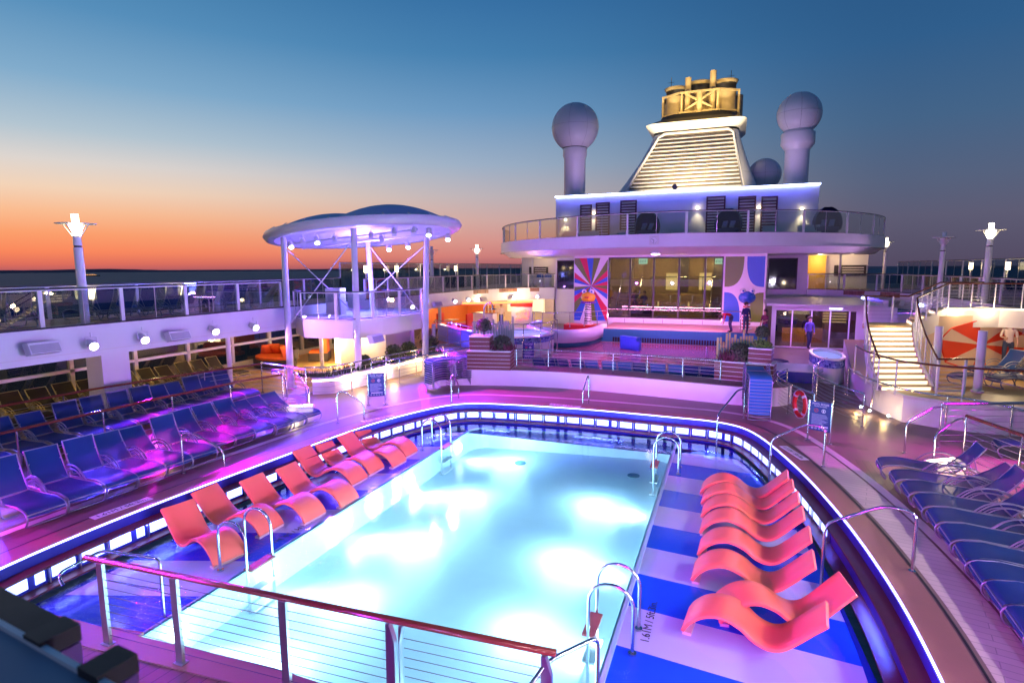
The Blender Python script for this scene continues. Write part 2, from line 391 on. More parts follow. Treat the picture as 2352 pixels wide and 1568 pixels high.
# ================================================================== DECKS
XL, XR = -17.3, 10.2          # edges of the upper side decks
SL, SR = -20.9, 14.0          # ship's sides
RIM = spline([(-9.35, 2.8), (-10.05, 4.3), (-10.2, 6.5), (-9.95, 10), (-9.6, 13.3), (-8.9, 15.6), (-8.1, 16.75), (-6.6, 17.15), (-4.2, 17.35), (-1.6, 17.3), (-.1, 17.15), (.75, 16.35), (1.5, 14.0), (2.0, 11.5), (2.25, 9.4), (2.33, 7.6), (2.25, 5.8), (1.9, 4.2), (1.4, 2.9)], 6)
RIM = [(p.x, p.y) for p in RIM] if len(RIM[0]) == 3 else [(p[0], p[1]) for p in RIM]
NEARC = [(1.4, 2.9), (.2, 3.7), (-1.5, 4.25), (-3.3, 4.52), (-4.6, 4.55), (-5.8, 4.47), (-6.9, 4.38), (-7.6, 4.36), (-8.4, 4.3), (-9.02, 4.12), (-9.2, 3.6)]
CX0 = -4.0
def offs(path, d):
    out = []
    m = len(path)
    for i in range(m):
        a = Vector(path[max(i-1, 0)]); b_ = Vector(path[min(i+1, m-1)]); t = (b_-a).normalized()
        n = Vector((-t.y, t.x)); p = Vector(path[i])+n*d; out.append((p.x, p.y))
    return out                                    # +d = outside the pool (path runs clockwise seen from above)
def band(path, d0, d1, z0, z1=None):
    A = offs(path, d0); B = offs(path, d1); z1 = z0 if z1 is None else z1
    return MB().sheet([[(x, y, z0) for x, y in A], [(x, y, z1) for x, y in B]], False)
# the pool deck with a hole for the pool: strips from the hole's border outwards
s = MB()
outer = offs(RIM, .40)
ring = outer[:]                                    # left-front round the back to right-front
near = NEARC[:]
hole = ring + near
big = []
cxh, cyh = -4.0, 10.0
for (x, y) in hole:
    dx, dy = x-cxh, y-cyh; k = 1e9
    for lim, dd, base in ((SL, dx, cxh), (SR, dx, cxh), (-6, dy, cyh), (62, dy, cyh)):
        if abs(dd) > 1e-6:
            t = (lim-base)/dd
            if t > 0: k = min(k, t)
    big.append((cxh+dx*k, cyh+dy*k))
n = len(hole); corners = {}
vs = [(x, y, 0) for x, y in hole]+[(x, y, 0) for x, y in big]; fs = [(i, (i+1) % n, n+(i+1) % n, n+i) for i in range(n)]
s.add(vs, fs)
for cxn, cyn in ((SL, -6), (SR, -6), (SL, 62), (SR, 62)):     # fill the corners between two sides
    best = None
    for i in range(n):
        a, b_ = big[i], big[(i+1) % n]
        on = lambda p: (abs(p[0]-SL) < 1e-3 or abs(p[0]-SR) < 1e-3, abs(p[1]+6) < 1e-3 or abs(p[1]-62) < 1e-3)
        if on(a)[0] and on(b_)[1] or on(a)[1] and on(b_)[0]:
            if abs((a[0] if on(a)[0] else b_[0])-cxn) < 1e-3 and abs((a[1] if on(a)[1] else b_[1])-cyn) < 1e-3:
                s.add([(a[0], a[1], 0), (b_[0], b_[1], 0), (cxn, cyn, 0)], [(0, 1, 2)])
struct('pool_deck', s, M['deck_plain'])
# inlaid deck areas, each a sheet a few mm up
def quadsheet(name, pts, z, m_): s = MB(); s.add([(x, y, z) for x, y in pts], [tuple(range(len(pts)))]); return struct(name, s, m_)
quadsheet('near_deck', [(x, y-.34) for x, y in NEARC[1:-1]]+[(-12.2, 3.6), (-12.2, -5.8), (1.4, -5.8), (1.4, 2.3)], .004, M['deck_near'])
quadsheet('lounger_deck', [(-11.05, 4.5), (-10.95, 7.5), (-10.72, 10.5), (-10.45, 12.3), (-11.0, 13.4), (-14.2, 14.9), (-17.25, 14.9), (-17.25, -5.9), (-12.4, -5.9), (-12.4, 4.0)], .004, M['deck_plank'])
lo = [(x, y) for x, y in offs(RIM, 1.25) if x > .8 and y < 15.0]
quadsheet('lounger_deck', lo+[(2.9, -5.9), (10.1, -5.9), (10.1, 14.6), (3.2, 15.2)][0:0]+[(3.2, -5.9), (10.1, -5.9), (10.1, 15.0)], .004, M['deck_plank'])
part_r = [i for i, (x, y) in enumerate(RIM) if x > 1.0 and y < 15.6]
seg = [RIM[i] for i in part_r]
struct('tiled_walk', MB().sheet([[(x, y, .004) for x, y in offs(seg, .52)], [(x, y, .004) for x, y in offs(seg, 1.08)]], False), M['deck_tile'])
M['pale_strip'] = mat('pale_drain', (.66, .62, .6), .35, var=.1)
struct('drain_strip', band(RIM, 1.12, 1.30, .008), M['pale_strip'])
struct('drain_strip', band(RIM, .44, .47, .008), M['dark'])
# ---------------- the pool
pool = thing('swimming_pool', 'sunken oval pool with glowing cyan basin, shallow striped ledges and lit rim', 'pool', (0, 0, 0))
s = MB(); s.ribbon([(x, y, 0) for x, y in RIM], [(0.0, -.02), (0, .012), (-.41, .012), (-.41, -.02)][::1]); s.build('coping', M['coping'], pool)
IB = [(-7.5, 4.3), (-7.5, 15.3)]
# ledge floor: ring between basin and rim wall
BASIN = [(-7.45, 4.4)]
def rc(cx, cy, r, a0, a1, n=6): return [(cx+r*math.cos(R(a0+(a1-a0)*i/n)), cy+r*math.sin(R(a0+(a1-a0)*i/n))) for i in range(n+1)]
BAS = [(-7.5, 4.0)] + rc(-6.9, 15.75, .6, 180, 90) + rc(-1.9, 16.3, .6, 90, 0)+[(-1.3, 4.0)]
WZ, LZ, BZ = -.56, -.64, -1.28
M['ledge_r'] = stripe_mat('striped_ledge', (.62, .64, .82), (.02, .12, .75), 1.95, .10, .37)
M['ledge_l'] = stripe_mat('striped_ledge_purple', (.7, .68, .92), (.06, .07, .8), 2.3, -.35, .2)
M['ledge_back'] = mat('deep_blue_ledge', (.02, .04, .7), .15)
inner = offs(RIM, -.55)
def ledge(name, cond, edge, m_):
    s = MB(); pts = [p for p in inner if cond(p)]
    rows = [[(x, y, LZ) for x, y in pts], [(*edge(p), LZ) for p in pts]]
    s.sheet(rows, False); return s.build(name, m_, pool)
for i_ in range(12):
    j_ = int((i_+.5)*len(RIM)/12); q_, r_ = RIM[max(j_-1, 0)], RIM[min(j_+1, len(RIM)-1)]
    dx_, dy_ = r_[0]-q_[0], r_[1]-q_[1]; l_ = math.hypot(dx_, dy_); nx_, ny_ = dy_/l_, -dx_/l_; ln_ = 1.9
    lo_ = (RIM[j_][0]+nx_*.2, RIM[j_][1]+ny_*.2, -.27); d_ = bpy.data.lights.new('rim_led', 'AREA'); d_.shape = 'RECTANGLE'; d_.size = ln_; d_.size_y = .05; d_.energy = 75; d_.color = (.06, .1, 1)
    o_ = bpy.data.objects.new('rim_led', d_); COL.objects.link(o_); o_.location = lo_
    zv = -Vector((nx_, ny_, -.75)).normalized(); xv = Vector((dx_/l_, dy_/l_, 0)); yv = zv.cross(xv).normalized()
    o_.rotation_euler = Matrix((xv, yv, zv)).transposed().to_euler()
ledge('ledge_floor', lambda p: p[0] < -7.9 and p[1] > 3.2, lambda p: (-7.5, min(p[1], 15.75)), M['ledge_l'])
ledge('ledge_floor', lambda p: p[0] > -.2 and p[1] > 3.4 , lambda p: (-1.3, min(p[1], 15.7)), M['ledge_r'])
bk = [p for p in inner if p[1] > 15.0 and -8.6 < p[0] < .3]
s = MB()
arc = [p for p in BAS if p[1] > 15]
def near_arc(p): return min(arc, key=lambda q: abs((q[0]+4.4)*1.25-(p[0]+4.4)))
s.sheet([[(x, y, LZ) for x, y in bk], [(*near_arc(p), LZ) for p in bk]], False); s.build('ledge_floor', M['ledge_back'], pool)
# floor below everything, so no gap can show
s = MB(); s.add([(x, y, LZ-.02) for x, y in [(-9.9, 3.2), (-7.5, 3.2), (-7.5, 15.8), (-8.6, 16.6), (-9.5, 14)]], [(0, 1, 2, 3, 4)])
s.add([(x, y, LZ-.02) for x, y in [(-1.3, 3.2), (2.2, 3.2), (1.6, 12), (.2, 16.9), (-1.3, 16.9)]], [(0, 1, 2, 3, 4)])
s.add([(x, y, LZ-.02) for x, y in [(-8.2, 15.7), (.1, 15.7), (.1, 17.4), (-8.2, 17.4)]], [(0, 1, 2, 3)])
s.build('ledge_base', M['ledge_back'], pool)
M['basin'] = mat('basin_tiles', (.74, .86, .95), .35, var=.05, scale=3, bump=.1, bscale=6)
s = MB(); s.sheet([[(x, y, LZ) for x, y in BAS], [(x, y, BZ) for x, y in BAS]], False)
s.add([(x, y, BZ) for x, y in BAS], [tuple(range(len(BAS)))]); s.add([(-7.5, 4.0, LZ), (-1.3, 4.0, LZ), (-1.3, 4.0, BZ), (-7.5, 4.0, BZ)], [(0, 1, 2, 3)])
s.build('basin', M['basin'], pool)
s = MB()
s.ribbon([(x, y, LZ) for x, y in BAS], [(-.045, 0), (-.045, .03), (.045, .03), (.045, 0)]); s.build('basin_edge', mat('pale_blue_edge', (.55, .75, .85), .3), pool)
# near wall under the coping and the near coping
s = MB(); nr = [(x, y, 0) for x, y in NEARC]
s.sheet([nr, [(x, y, LZ-.05) for x, y, _ in nr]], False); s.build('near_wall', M['coping'], pool)
s = MB(); s.ribbon(nr, [(0, -.05), (0, .014), (-.33, .014), (-.33, -.05)]); s.build('near_coping', M['coping'], pool)
s = MB(); s.sheet([[(x, y, LZ-.01) for x, y, _ in nr], [(x, y-1.2, LZ-.01) for x, y, _ in nr]], False)
# rim wall: led strip, recess, wood seat, light panels, lower shelf
M['led_white'] = emit('led_white_blue', (.28, .3, 1), 9)
M['led_panel'] = emit('lit_panel', (.3, .4, 1), 4.2)
M['rim_blue'] = mat('rim_blue', (.03, .04, .4), .3)
M['maroon'] = mat('dark_teak', (.12, .035, .03), .35, var=.3, scale=5)
RP = [(x, y, 0) for x, y in RIM]
s = MB(); s.ribbon(RP, [(.0, -.028), (.0, -.004), (.018, -.004), (.018, -.028)]); s.build('led_strip', M['led_white'], pool)
s = MB(); s.ribbon(RP, [(.0, -.03), (.03, -.03), (.03, -.2), (0, -.2)]); s.build('rim_fascia', M['rim_blue'], pool)
s = MB(); s.ribbon(RP, [(.0, -.2), (.26, -.2), (.26, -.235), (.0, -.235)]); s.build('wood_seat', M['maroon'], pool)
s = MB(); s.ribbon(RP, [(.1, -.235), (.2, -.235), (.2, LZ), (.1, LZ)]); s.build('rim_wall', M['rim_blue'], pool)
s = MB(); s.ribbon(RP, [(.2, -.49), (.42, -.49), (.42, -.52), (.2, -.52)]); s.build('wood_shelf', M['maroon'], pool)
# individual panels
dist = 0; acc = .25; k = 0; plist = []
PTS = offs(RIM, -.205)
cum = [0]
for i in range(len(PTS)-1): cum.append(cum[-1]+math.dist(PTS[i], PTS[i+1]))
def along(t):
    for i in range(len(PTS)-1):
        if cum[i+1] >= t:
            f = (t-cum[i])/(cum[i+1]-cum[i]); a, b_ = PTS[i], PTS[i+1]
            return Vector((a[0]+(b_[0]-a[0])*f, a[1]+(b_[1]-a[1])*f, 0)), Vector((b_[0]-a[0], b_[1]-a[1], 0)).normalized()
    return None
t = 1.2; k = 0
pm = bpy.data.materials.new('x')
while t < cum[-1]-1.2 and k < 66:
    w = .36 if k % 4 != 3 else .14
    p, d = along(t); nrm = Vector((d.y, -d.x, 0))
    s = MB(); s.bar(p+nrm*.008+Vector((-d.x*w/2, -d.y*w/2, -.345)), p+nrm*.008+Vector((d.x*w/2, d.y*w/2, -.345)), .012, .17)
    s.build('light_panel', M['led_panel'], pool)
    t += w/2
    if k % 4 != 2:
        q, d2 = along(t+.06); s = MB(); n2 = Vector((d2.y, -d2.x, 0))
        s.bar(q+n2*.02+Vector((0, 0, -.25)), q+n2*.02+Vector((0, 0, -.49)), .045, .02, up=(d2.x, d2.y, 0)); s.build('bracket', M['steel_brushed'], pool)
    wn = .36 if (k+1) % 4 != 3 else .14
    t += .11+wn/2; k += 1
# water
wm = bpy.data.materials.new('pool_water'); wm.use_nodes = True
N = wm.node_tree.nodes; L = wm.node_tree.links; N.remove(N['Principled BSDF'])
tr = N.new('ShaderNodeBsdfTransparent'); tr.inputs[0].default_value = (.86, .95, 1, 1)
gl = N.new('ShaderNodeBsdfGlossy'); gl.inputs['Roughness'].default_value = .05; mx = N.new('ShaderNodeMixShader'); fr = N.new('ShaderNodeFresnel'); fr.inputs[0].default_value = 1.33
tcn = N.new('ShaderNodeTexCoord'); nz = N.new('ShaderNodeTexNoise'); nz.inputs['Scale'].default_value = 9; nz.inputs['Detail'].default_value = 4; nz.inputs['Distortion'].default_value = .8
L.new(tcn.outputs['Object'], nz.inputs['Vector'])
gd = N.new('ShaderNodeVectorMath'); gd.operation = 'DISTANCE'; gd.inputs[1].default_value = (-8.6, 4.6, WZ); L.new(tcn.outputs['Object'], gd.inputs[0])
gr = N.new('ShaderNodeMapRange'); gr.inputs['From Min'].default_value = .8; gr.inputs['From Max'].default_value = 4.2; gr.inputs['To Min'].default_value = 1.0; gr.inputs['To Max'].default_value = .06; L.new(gd.outputs['Value'], gr.inputs['Value'])
bp = N.new('ShaderNodeBump'); bp.inputs['Distance'].default_value = .03; L.new(gr.outputs[0], bp.inputs['Strength']); L.new(nz.outputs['Fac'], bp.inputs['Height'])
L.new(bp.outputs[0], gl.inputs['Normal']); L.new(bp.outputs[0], fr.inputs['Normal'])
gm_ = N.new('ShaderNodeNewGeometry'); fb = N.new('ShaderNodeMath'); fb.operation = 'SUBTRACT'; fb.use_clamp = True; L.new(fr.outputs[0], fb.inputs[0]); L.new(gm_.outputs['Backfacing'], fb.inputs[1])
L.new(fb.outputs[0], mx.inputs[0]); L.new(tr.outputs[0], mx.inputs[1]); L.new(gl.outputs[0], mx.inputs[2]); L.new(mx.outputs[0], N['Material Output'].inputs[0])
wp = offs(RIM, -.16); s = MB()
s.add([(x, y, WZ) for x, y in wp+[(x, y+.02) for x, y in NEARC[1:-1]]], [tuple(range(len(wp)+len(NEARC)-3, -1, -1))]); struct('water', s, wm)
vol = bpy.data.materials.new('cloudy_water'); vol.use_nodes = True; N = vol.node_tree.nodes; L = vol.node_tree.links; N.remove(N['Principled BSDF'])
pv_ = N.new('ShaderNodeVolumePrincipled'); pv_.inputs['Color'].default_value = (.9, .99, 1, 1); pv_.inputs['Density'].default_value = .9; pv_.inputs['Anisotropy'].default_value = .3; L.new(pv_.outputs[0], N['Material Output'].inputs['Volume'])
s = MB(); s.prism([(x+(.02 if x < -4 else -.02), y-.02) for x, y in BAS], BZ+.02, WZ-.03); s.build('water_body', vol, pool)
# underwater lamps in both side walls of the basin
UW = [(-7.44, y, 1) for y in (5.6, 7.35, 9.6, 12.2, 15.0)]+[(-1.36, y, -1) for y in (5.2, 7.6, 10.0, 12.8)]
M['uw'] = emit('underwater_lens', (.8, 1, .95), 20)
for x, y, sg in UW:
    s = MB(); s.cyl((x-.03*sg, y, -.92), (x+.02*sg, y, -.92), .13, n=14); s.build('underwater_lamp', M['uw'], pool)
    spot('underwater_light', (x+.06*sg, y, -.92), (x+2.6*sg, y, -1.28), (.5, .76, 1), 260, 120, 1, .12)
    point('underwater_fill', (x+1.5*sg, y+.3, -1.0), (.42, .78, 1), 170, .6)
# a little ladder of steps marks: ladders
def ladder(x, y, sgn, label):
    L_ = thing('pool_ladder', label, 'pool ladder', (x, y, 0), 0, 'hooped steel ladders at the basin edge')
    for dy in (-.28, .28):
        pts = [(.0+.3*sgn, dy, LZ), (.3*sgn, dy, .0)]+[(.3*sgn*math.cos(a), dy, .3*math.sin(a)*.95) for a in [PI*i/12 for i in range(1, 12)]]+[(-.3*sgn, dy, 0), (-.3*sgn, dy, -1.7)]
        s = MB(); s.tube(pts, .024, 8); s.cyl((.3*sgn, dy, LZ), (.3*sgn, dy, LZ+.03), .055, n=12); s.build('grab_rail', M['steel'], L_)
    for k in range(3):
        s = MB(); s.box(-.3*sgn-.09, -.27, -.62-.32*k+(.08 if k == 0 else 0), -.3*sgn+.09, .27, -.59-.32*k+(.08 if k == 0 else 0)); s.build('step', M['wood_step'] if k == 0 else M['white'], L_)
ladder(-7.62, 7.05, -1, 'near left steel ladder beside the coral loungers')
ladder(-7.62, 13.9, -1, 'far left steel ladder behind the coral loungers')
ladder(-1.32, 14.4, 1, 'far right steel ladder at the back corner of the basin')
ladder(-1.32, 7.36, 1, 'near right steel ladder in front of the pink loungers')
# drains seen through the water
M['drain'] = mat('drain_grey', (.12, .3, .38), .5)
for (x, y) in ((-5.6, 15.3), (-2.3, 15.4)): s = MB(); s.cyl((x, y, BZ+.004), (x, y, BZ+.02), .17, n=16); s.build('floor_drain', M['drain'], pool)
# ---------------- depth marks
def mark(txt, x, y, rz, label):
    o = thing('depth_marker', label, 'depth marker', (x, y, .016), rz, 'depth markers on the pool coping')
    s = MB(); s.box(-.52, -.1, 0, .52, .1, .006); s.build('plate', M['white'], o)
    text_mesh('lettering', txt, .15, M['black'], o, Matrix.Translation((0, -.05, .0075)), ext=.001)
p0 = G(283, 1168); mark('1.61M / 5ft.3in.', p0[0]-.02, p0[1], R(84), 'white depth plate in front of the left sun loungers reading 1.61M')
p0 = G(869, 963); mark('1.51M / 5ft.0in.', p0[0]-.02, p0[1]+.02, R(62), 'white depth plate by the left pool sign reading 1.51M')
p0 = G(1297, 933); mark('1.51M / 5ft.0in.', p0[0], p0[1]+.05, R(-2), 'white depth plate in the middle of the back coping')
p0 = G(1812, 1040); mark('1.51M / 5ft.0in.', p0[0]+.1, p0[1], R(-68), 'depth plate on the right coping beside the long handrail')
a = text_mesh('ledge_lettering', '1.61M / 5ft.3in.', .17, M['black'], pool, Matrix.Translation((-7.85, 8.35, LZ+.004)) @ Matrix.Rotation(R(-90), 4, 'Z'), ext=.001)
a = text_mesh('ledge_lettering', '1.61M / 5ft.3in.', .17, M['black'], pool, Matrix.Translation((-.85, 7.9, LZ+.004)) @ Matrix.Rotation(R(90), 4, 'Z'), ext=.001)
# ================================================================== HANDRAILS round the pool
def handrail(outer, inner, top_o, label, group='steel handrails round the pool', zi=LZ, zo=0.0, h=.9):
    # outer: foot on the deck, inner: foot in the pool
    o = thing('pool_handrail', label, 'handrail', (outer[0], outer[1], zo), 0, group)
    dx, dy = inner[0]-outer[0], inner[1]-outer[1]
    pts = rounded([(0, 0, 0), (0, 0, h), (dx*top_o, dy*top_o, h+.03), (dx, dy, h-.42), (dx, dy, zi-zo)], .16, 5)
    s = MB(); s.tube(pts, .024, 8); s.build('rail', M['steel'], o)
    s = MB(); s.cyl((0, 0, 0), (0, 0, .02), .05, n=12); s.build('foot_plate', M['steel'], o)
    return o
def g(x, y, z=0): return G(x, y, z)
handrail(g(422, 1087), g(520, 1140, -.6), .25, 'long sloping steel handrail near the left sun loungers')
handrail(g(776, 972), g(838, 1008, -.6), .25, 'sloping steel handrail left of the pool rules sign')
handrail(g(1037, 925), g(1054, 947, -.5), .3, 'steel handrail at the far left corner of the pool')
handrail(g(1352, 926), g(1338, 972, -.6), .25, 'steel handrail in the middle of the back of the pool')
handrail(g(1708, 960), g(1645, 1040, -.6), .3, 'steel handrail in front of the green stack of loungers')
handrail(g(1891, 1072), g(1768, 1082, -.3), .35, 'long steel handrail below the right pool rules sign')
handrail(g(2095, 1312), g(1888, 1310, -.3), .35, 'longest steel handrail, beside the right sun loungers')
handrail((-9.15, 4.0), (-10.3, 4.15), .5, 'steel handrail cut by the left edge of the picture')
# handrail pair at the near end
def near_rail(pts, mid, label):
    o = thing('step_handrail', label, 'handrail', pts[0], 0, 'handrails at the near end of the pool')
    b0 = Vector(pts[0]); s = MB(); s.tube(rounded([Vector(p)-b0 for p in pts], .1, 4), .022, 8); s.build('rail', M['steel'], o)
    s = MB(); s.tube([Vector(mid[0])-b0, Vector(mid[1])-b0], .012, 6); s.build('middle_bar', M['steel'], o)
a = G(378, 1418, LZ); ta = .28
near_rail([(a[0], a[1], LZ), (a[0], a[1], ta), (a[0]-1.05, a[1]-.12, ta), (a[0]-1.2, a[1]-.65, ta-.12), (a[0]-1.05, a[1]-.68, ta-.25)],
          [(a[0], a[1], -.2), (a[0]-1.0, a[1]-.1, -.2)], 'bent steel handrail behind the wooden railing at the left')
b_ = (-1.02, 4.72)
near_rail([(b_[0]-.55, b_[1]-.6, 0), (b_[0]-.55, b_[1]-.6, .75), (b_[0]-.38, b_[1]-.2, .95), (b_[0]-.02, b_[1]+.25, .98), (b_[0]-.02, b_[1]+.25, LZ)],
          [(b_[0]-.3, b_[1]-.2, .4), (b_[0]-.02, b_[1]+.25, .5)], 'double steel handrail beside the wooden step at the right')
# small wooden steps at the near left corner
st = thing('pool_step', 'small pink-lit wooden step at the near left corner of the basin', 'step', (-7.25, 4.75, -.5), R(8))
s = MB(); s.box(-.55, -.14, .1, .1, .1, .14); s.build('tread', M['wood_step'], st)
s = MB(); s.box(-.5, -.3, -.02, -.1, -.12, .02); s.build('lower_tread', M['wood_step'], st)
s = MB(); s.box(-.3, -.1, -.3, -.24, .02, .1); s.build('support', M['steel_brushed'], st)

# ================================================================== FRONT RAILING (wood top, steel cables)
fr_ = thing('cable_railing', 'wood-topped railing with steel cables across the near end of the pool', 'railing', (-5, 4.2, 0))
A0 = Vector((-6.95, 4.12, 1.07)); A1 = Vector((-.95, 4.22, 1.07))
# posts stand on the near deck; the top rail runs over them
def fpost(x, y, tw=0, mt_='white'):
    s = MB(); s.box(x-.05-.0+5, y-4.2-.02, 0, x+.05+5, y-4.2+.02, 1.03); s.box(x-.07+5, y-4.2-.05, 0, x+.07+5, y-4.2+.05, .02); return s.build('post', M['steel_brushed'], fr_)
RY = lambda x: 4.17+(x+7.03)*.055
for x in (-6.8, -5.68, -4.22, -2.98, -2.84, -1.42):
    if x in (-2.98, -2.84, -1.42):
        s = MB(); sg = -1 if x == -2.84 else 1
        s.add([(x+5-.02, RY(x)-4.23, 1.03), (x+5+.02, RY(x)-4.23, 1.03), (x+5+.045*sg+.03, RY(x)-4.23, .85), (x+5+.045*sg+.03, RY(x)-4.23, 0), (x+5-.03, RY(x)-4.23, 0),
               (x+5-.02, RY(x)-4.17, 1.03), (x+5+.02, RY(x)-4.17, 1.03), (x+5+.045*sg+.03, RY(x)-4.17, .85), (x+5+.045*sg+.03, RY(x)-4.17, 0), (x+5-.03, RY(x)-4.17, 0)],
              [(0, 1, 2, 3, 4), (9, 8, 7, 6, 5), (0, 5, 6, 1), (1, 6, 7, 2), (2, 7, 8, 3), (3, 8, 9, 4), (4, 9, 5, 0)])
        s.build('post', M['steel_brushed'], fr_)
    else: fpost(x, RY(x))
s = MB(); y0, y1 = RY(-7.03)-4.2, RY(-1.31)-4.2
s.ribbon([(-2.03, y0, 1.07), (3.69, y1, 1.07)], [(.042*math.cos(a), .03*math.sin(a)) for a in [2*PI*i/12 for i in range(12)]], smooth=True); s.build('top_rail', M['wood_rail'], fr_)
M['cable'] = mat('dark_cable', (.12, .1, .14), .5, .4)
for k in range(9):
    z = .93-.1*k
    s = MB(); s.tube([(-1.8, RY(-6.8)-4.2, z), (2.02, RY(-2.98)-4.2, z)], .005, 4); s.tube([(2.18, RY(-2.8)-4.2, z-.03), (3.58, RY(-1.42)-4.2, z-.03)], .005, 4); s.build('cable', M['cable'], fr_)

# ================================================================== SUN LOUNGERS
def lounger_parts(ang, mt_f, mt_s, arms=True, L_=1.25, W_=.6, B_=.72, H_=.33):
    """local: foot end at x=0, head towards +x, y centred"""
    ca, sa = math.cos(R(ang)), math.sin(R(ang)); h = W_/2
    def rail(y):
        return [(.1, y, .05), (.02, y, .12), (.0, y, H_-.08), (.1, y, H_-.0), (.35, y, H_+.035), (.7, y, H_+.01), (L_, y, H_-.02), (L_+.45, y, H_-.03)]
    f = MB()
    for y in (-h, h): f.tube(rounded(rail(y), .07, 3), .0155, 6)
    f.tube(rounded([(.1, -h, .05), (.13, -h+.1, .03), (.13, h-.1, .03), (.1, h, .05)], .06, 3), .0155, 6)
    f.tube([(.02, -h, H_-.06), (.02, h, H_-.06)], .013, 6)
    f.tube([(L_+.45, -h, H_-.03), (L_+.45, h, H_-.03)], .013, 6)
    f.tube([(L_*.55, -h, H_-.03), (L_*.55, h, H_-.03)], .012, 6)
    f.tube(rounded([(L_-.25, -h, H_-.02), (L_-.35, -h, .03), (L_-.35, h, .03), (L_-.25, h, H_-.02)], .07, 3), .0155, 6)
    f.tube(rounded([(L_+.25, -h, H_-.02), (L_+.42, -h, .03), (L_+.42, h, .03), (L_+.25, h, H_-.02)], .07, 3), .0155, 6)
    if ang > 15:
        for y in (-h+.04, h-.04): f.tube([(L_+.4, y, H_-.03), (L_+B_*.62*ca, y, H_+B_*.62*sa)], .009, 5)
    a = None
    if arms:
        a = []
        for y in (-h-.025, h+.025):
            q = MB()
            q.tube(rounded([(L_-.55, y, H_), (L_-.35, y, H_+.2), (L_-.02, y, H_+.25), (L_+.3, y, H_+.1), (L_+.42, y, H_-.02)], .2, 4), .014, 6)
            q.tube(rounded([(L_-.42, y, H_), (L_-.28, y, H_+.13), (L_-.02, y, H_+.17), (L_+.24, y, H_+.02)], .15, 3), .011, 6)
            a.append(q)
    st_ = MB(); rows = []
    prof = [(.0, H_-.1), (.03, H_-.02), (.1, H_+.012), (.35, H_+.045), (.7, H_+.015), (L_, H_-.01)]
    for x, z in prof: rows.append([(x, -h+.015+(W_-.03)*k/4, z-.018*math.sin(PI*k/4)) for k in range(5)])
    st_.sheet(rows)
    bk = MB(); rows = []
    for i in range(5):
        t = B_*i/4; bow = .03*math.sin(PI*i/4)
        rows.append([(L_+t*ca+bow*sa, -h+.03+(W_-.06)*k/4, H_+t*sa-bow*ca-.0+.012) for k in range(5)])
    bk.sheet(rows)
    bf = MB()
    side = lambda y: [(L_+B_*i/4*ca+.03*math.sin(PI*i/4)*sa, y, H_+B_*i/4*sa-.03*math.sin(PI*i/4)*ca) for i in range(5)]
    bf.tube(side(-h+.02)+side(h-.02)[::-1], .0155, 6)
    bf.tube([(L_, -h+.02, H_), (L_, h-.02, H_)], .012, 6)
    return f, a, st_, bk, bf
LT = {}
def lounger(kind, ang, label, loc, rz, group, arms=True, simple=False):
    key = (kind, ang, arms)
    if key in LT: return dup(LT[key], loc, rz, label, group)
    mf, ms = {'blue': (M['frame'], M['sling']), 'dark': (M['frame_dark'], M['sling_dark']), 'teal': (M['frame'], M['sling_teal'])}[kind]
    t = thing('sun_lounger', label, 'sun lounger', loc, rz, group); LT[key] = t
    f, a, s1, b1, bf = lounger_parts(ang, mf, ms, arms)
    f.build('frame', mf, t)
    if a:
        for q in a: q.build('armrest', mf, t)
    s1.build('seat_sling', ms, t)
    b_ = b1.build('backrest', ms, t); bf.build('back_frame', mf, b_)
    return t
ORD = ['nearest', 'second', 'third', 'fourth', 'fifth', 'sixth', 'seventh', 'eighth', 'ninth', 'tenth', 'eleventh', 'twelfth', 'thirteenth', 'fourteenth', 'fifteenth', 'sixteenth']
# left front row (heads towards the windows)
ys = [5.75, 6.42, 7.1, 7.7, 8.35, 9.0, 9.85, 10.45, 11.1, 11.6, 12.12, 12.72]
for i, y in enumerate(ys):
    a = [66, 62, 66, 52, 46, 66, 50, 50, 50, 34, 34, 34][i]
    x = -11.05 if y < 9.2 else (-11.35 if y < 11.3 else -11.1)
    w = 'laid nearly flat' if a == 34 else 'with its back raised'
    lounger('blue', a, f'blue lounger {w}, {ORD[i]} in the front row left of the pool', (x, y+.28, .006), PI-R(6)+R(random.uniform(-2, 2)), 'blue loungers in the front row left of the pool')
ys = [7.0, 7.75, 8.45, 9.15, 9.85, 10.55, 11.2, 11.8, 12.35, 12.95, 13.55, 14.2]
for i, y in enumerate(ys):
    a = [66, 50, 46, 66, 66, 66, 66, 50, 50, 66, 66, 66][i]
    lounger('blue', a, f'purple-lit lounger, {ORD[i]} in the row between the two left railings', (-14.85, y+.28, .006), PI-R(5)+R(random.uniform(-2, 2)), 'blue loungers in the second row left of the pool')
for i in range(15):
    y = 7.2+i*.72
    lounger('dark', [50, 46][i % 2], f'dark lounger with yellow-lit frame, {ORD[i]} in the row by the sea windows', (-18.1, y, .006), PI+R(random.uniform(-4, 4)), 'dark loungers by the left windows')
# right row
ys = [5.8, 6.4, 7.05, 7.68, 8.25, 8.85, 9.4, 10.05, 10.7, 11.35, 12.0, 12.65, 13.45]
for i, y in enumerate(ys):
    lounger('blue', [50, 46, 50, 50, 34, 50, 46][i % 7], f'blue sling lounger, {ORD[i]} in the long row on the right of the pool', (3.28-.02*max(0, i-8)**1.6, y+.3, .006), R(-3)+R(random.uniform(-1.5, 1.5)), 'blue loungers in the right row')
for i, (x, y) in enumerate([(5.95, 16.2), (6.6, 15.2), (7.3, 14.0)]):
    lounger('blue', 34, f'violet-lit lounger behind the right railing, {ORD[i]} from the stairs', (x, y, .006), R(-8), 'loungers behind the right railing')

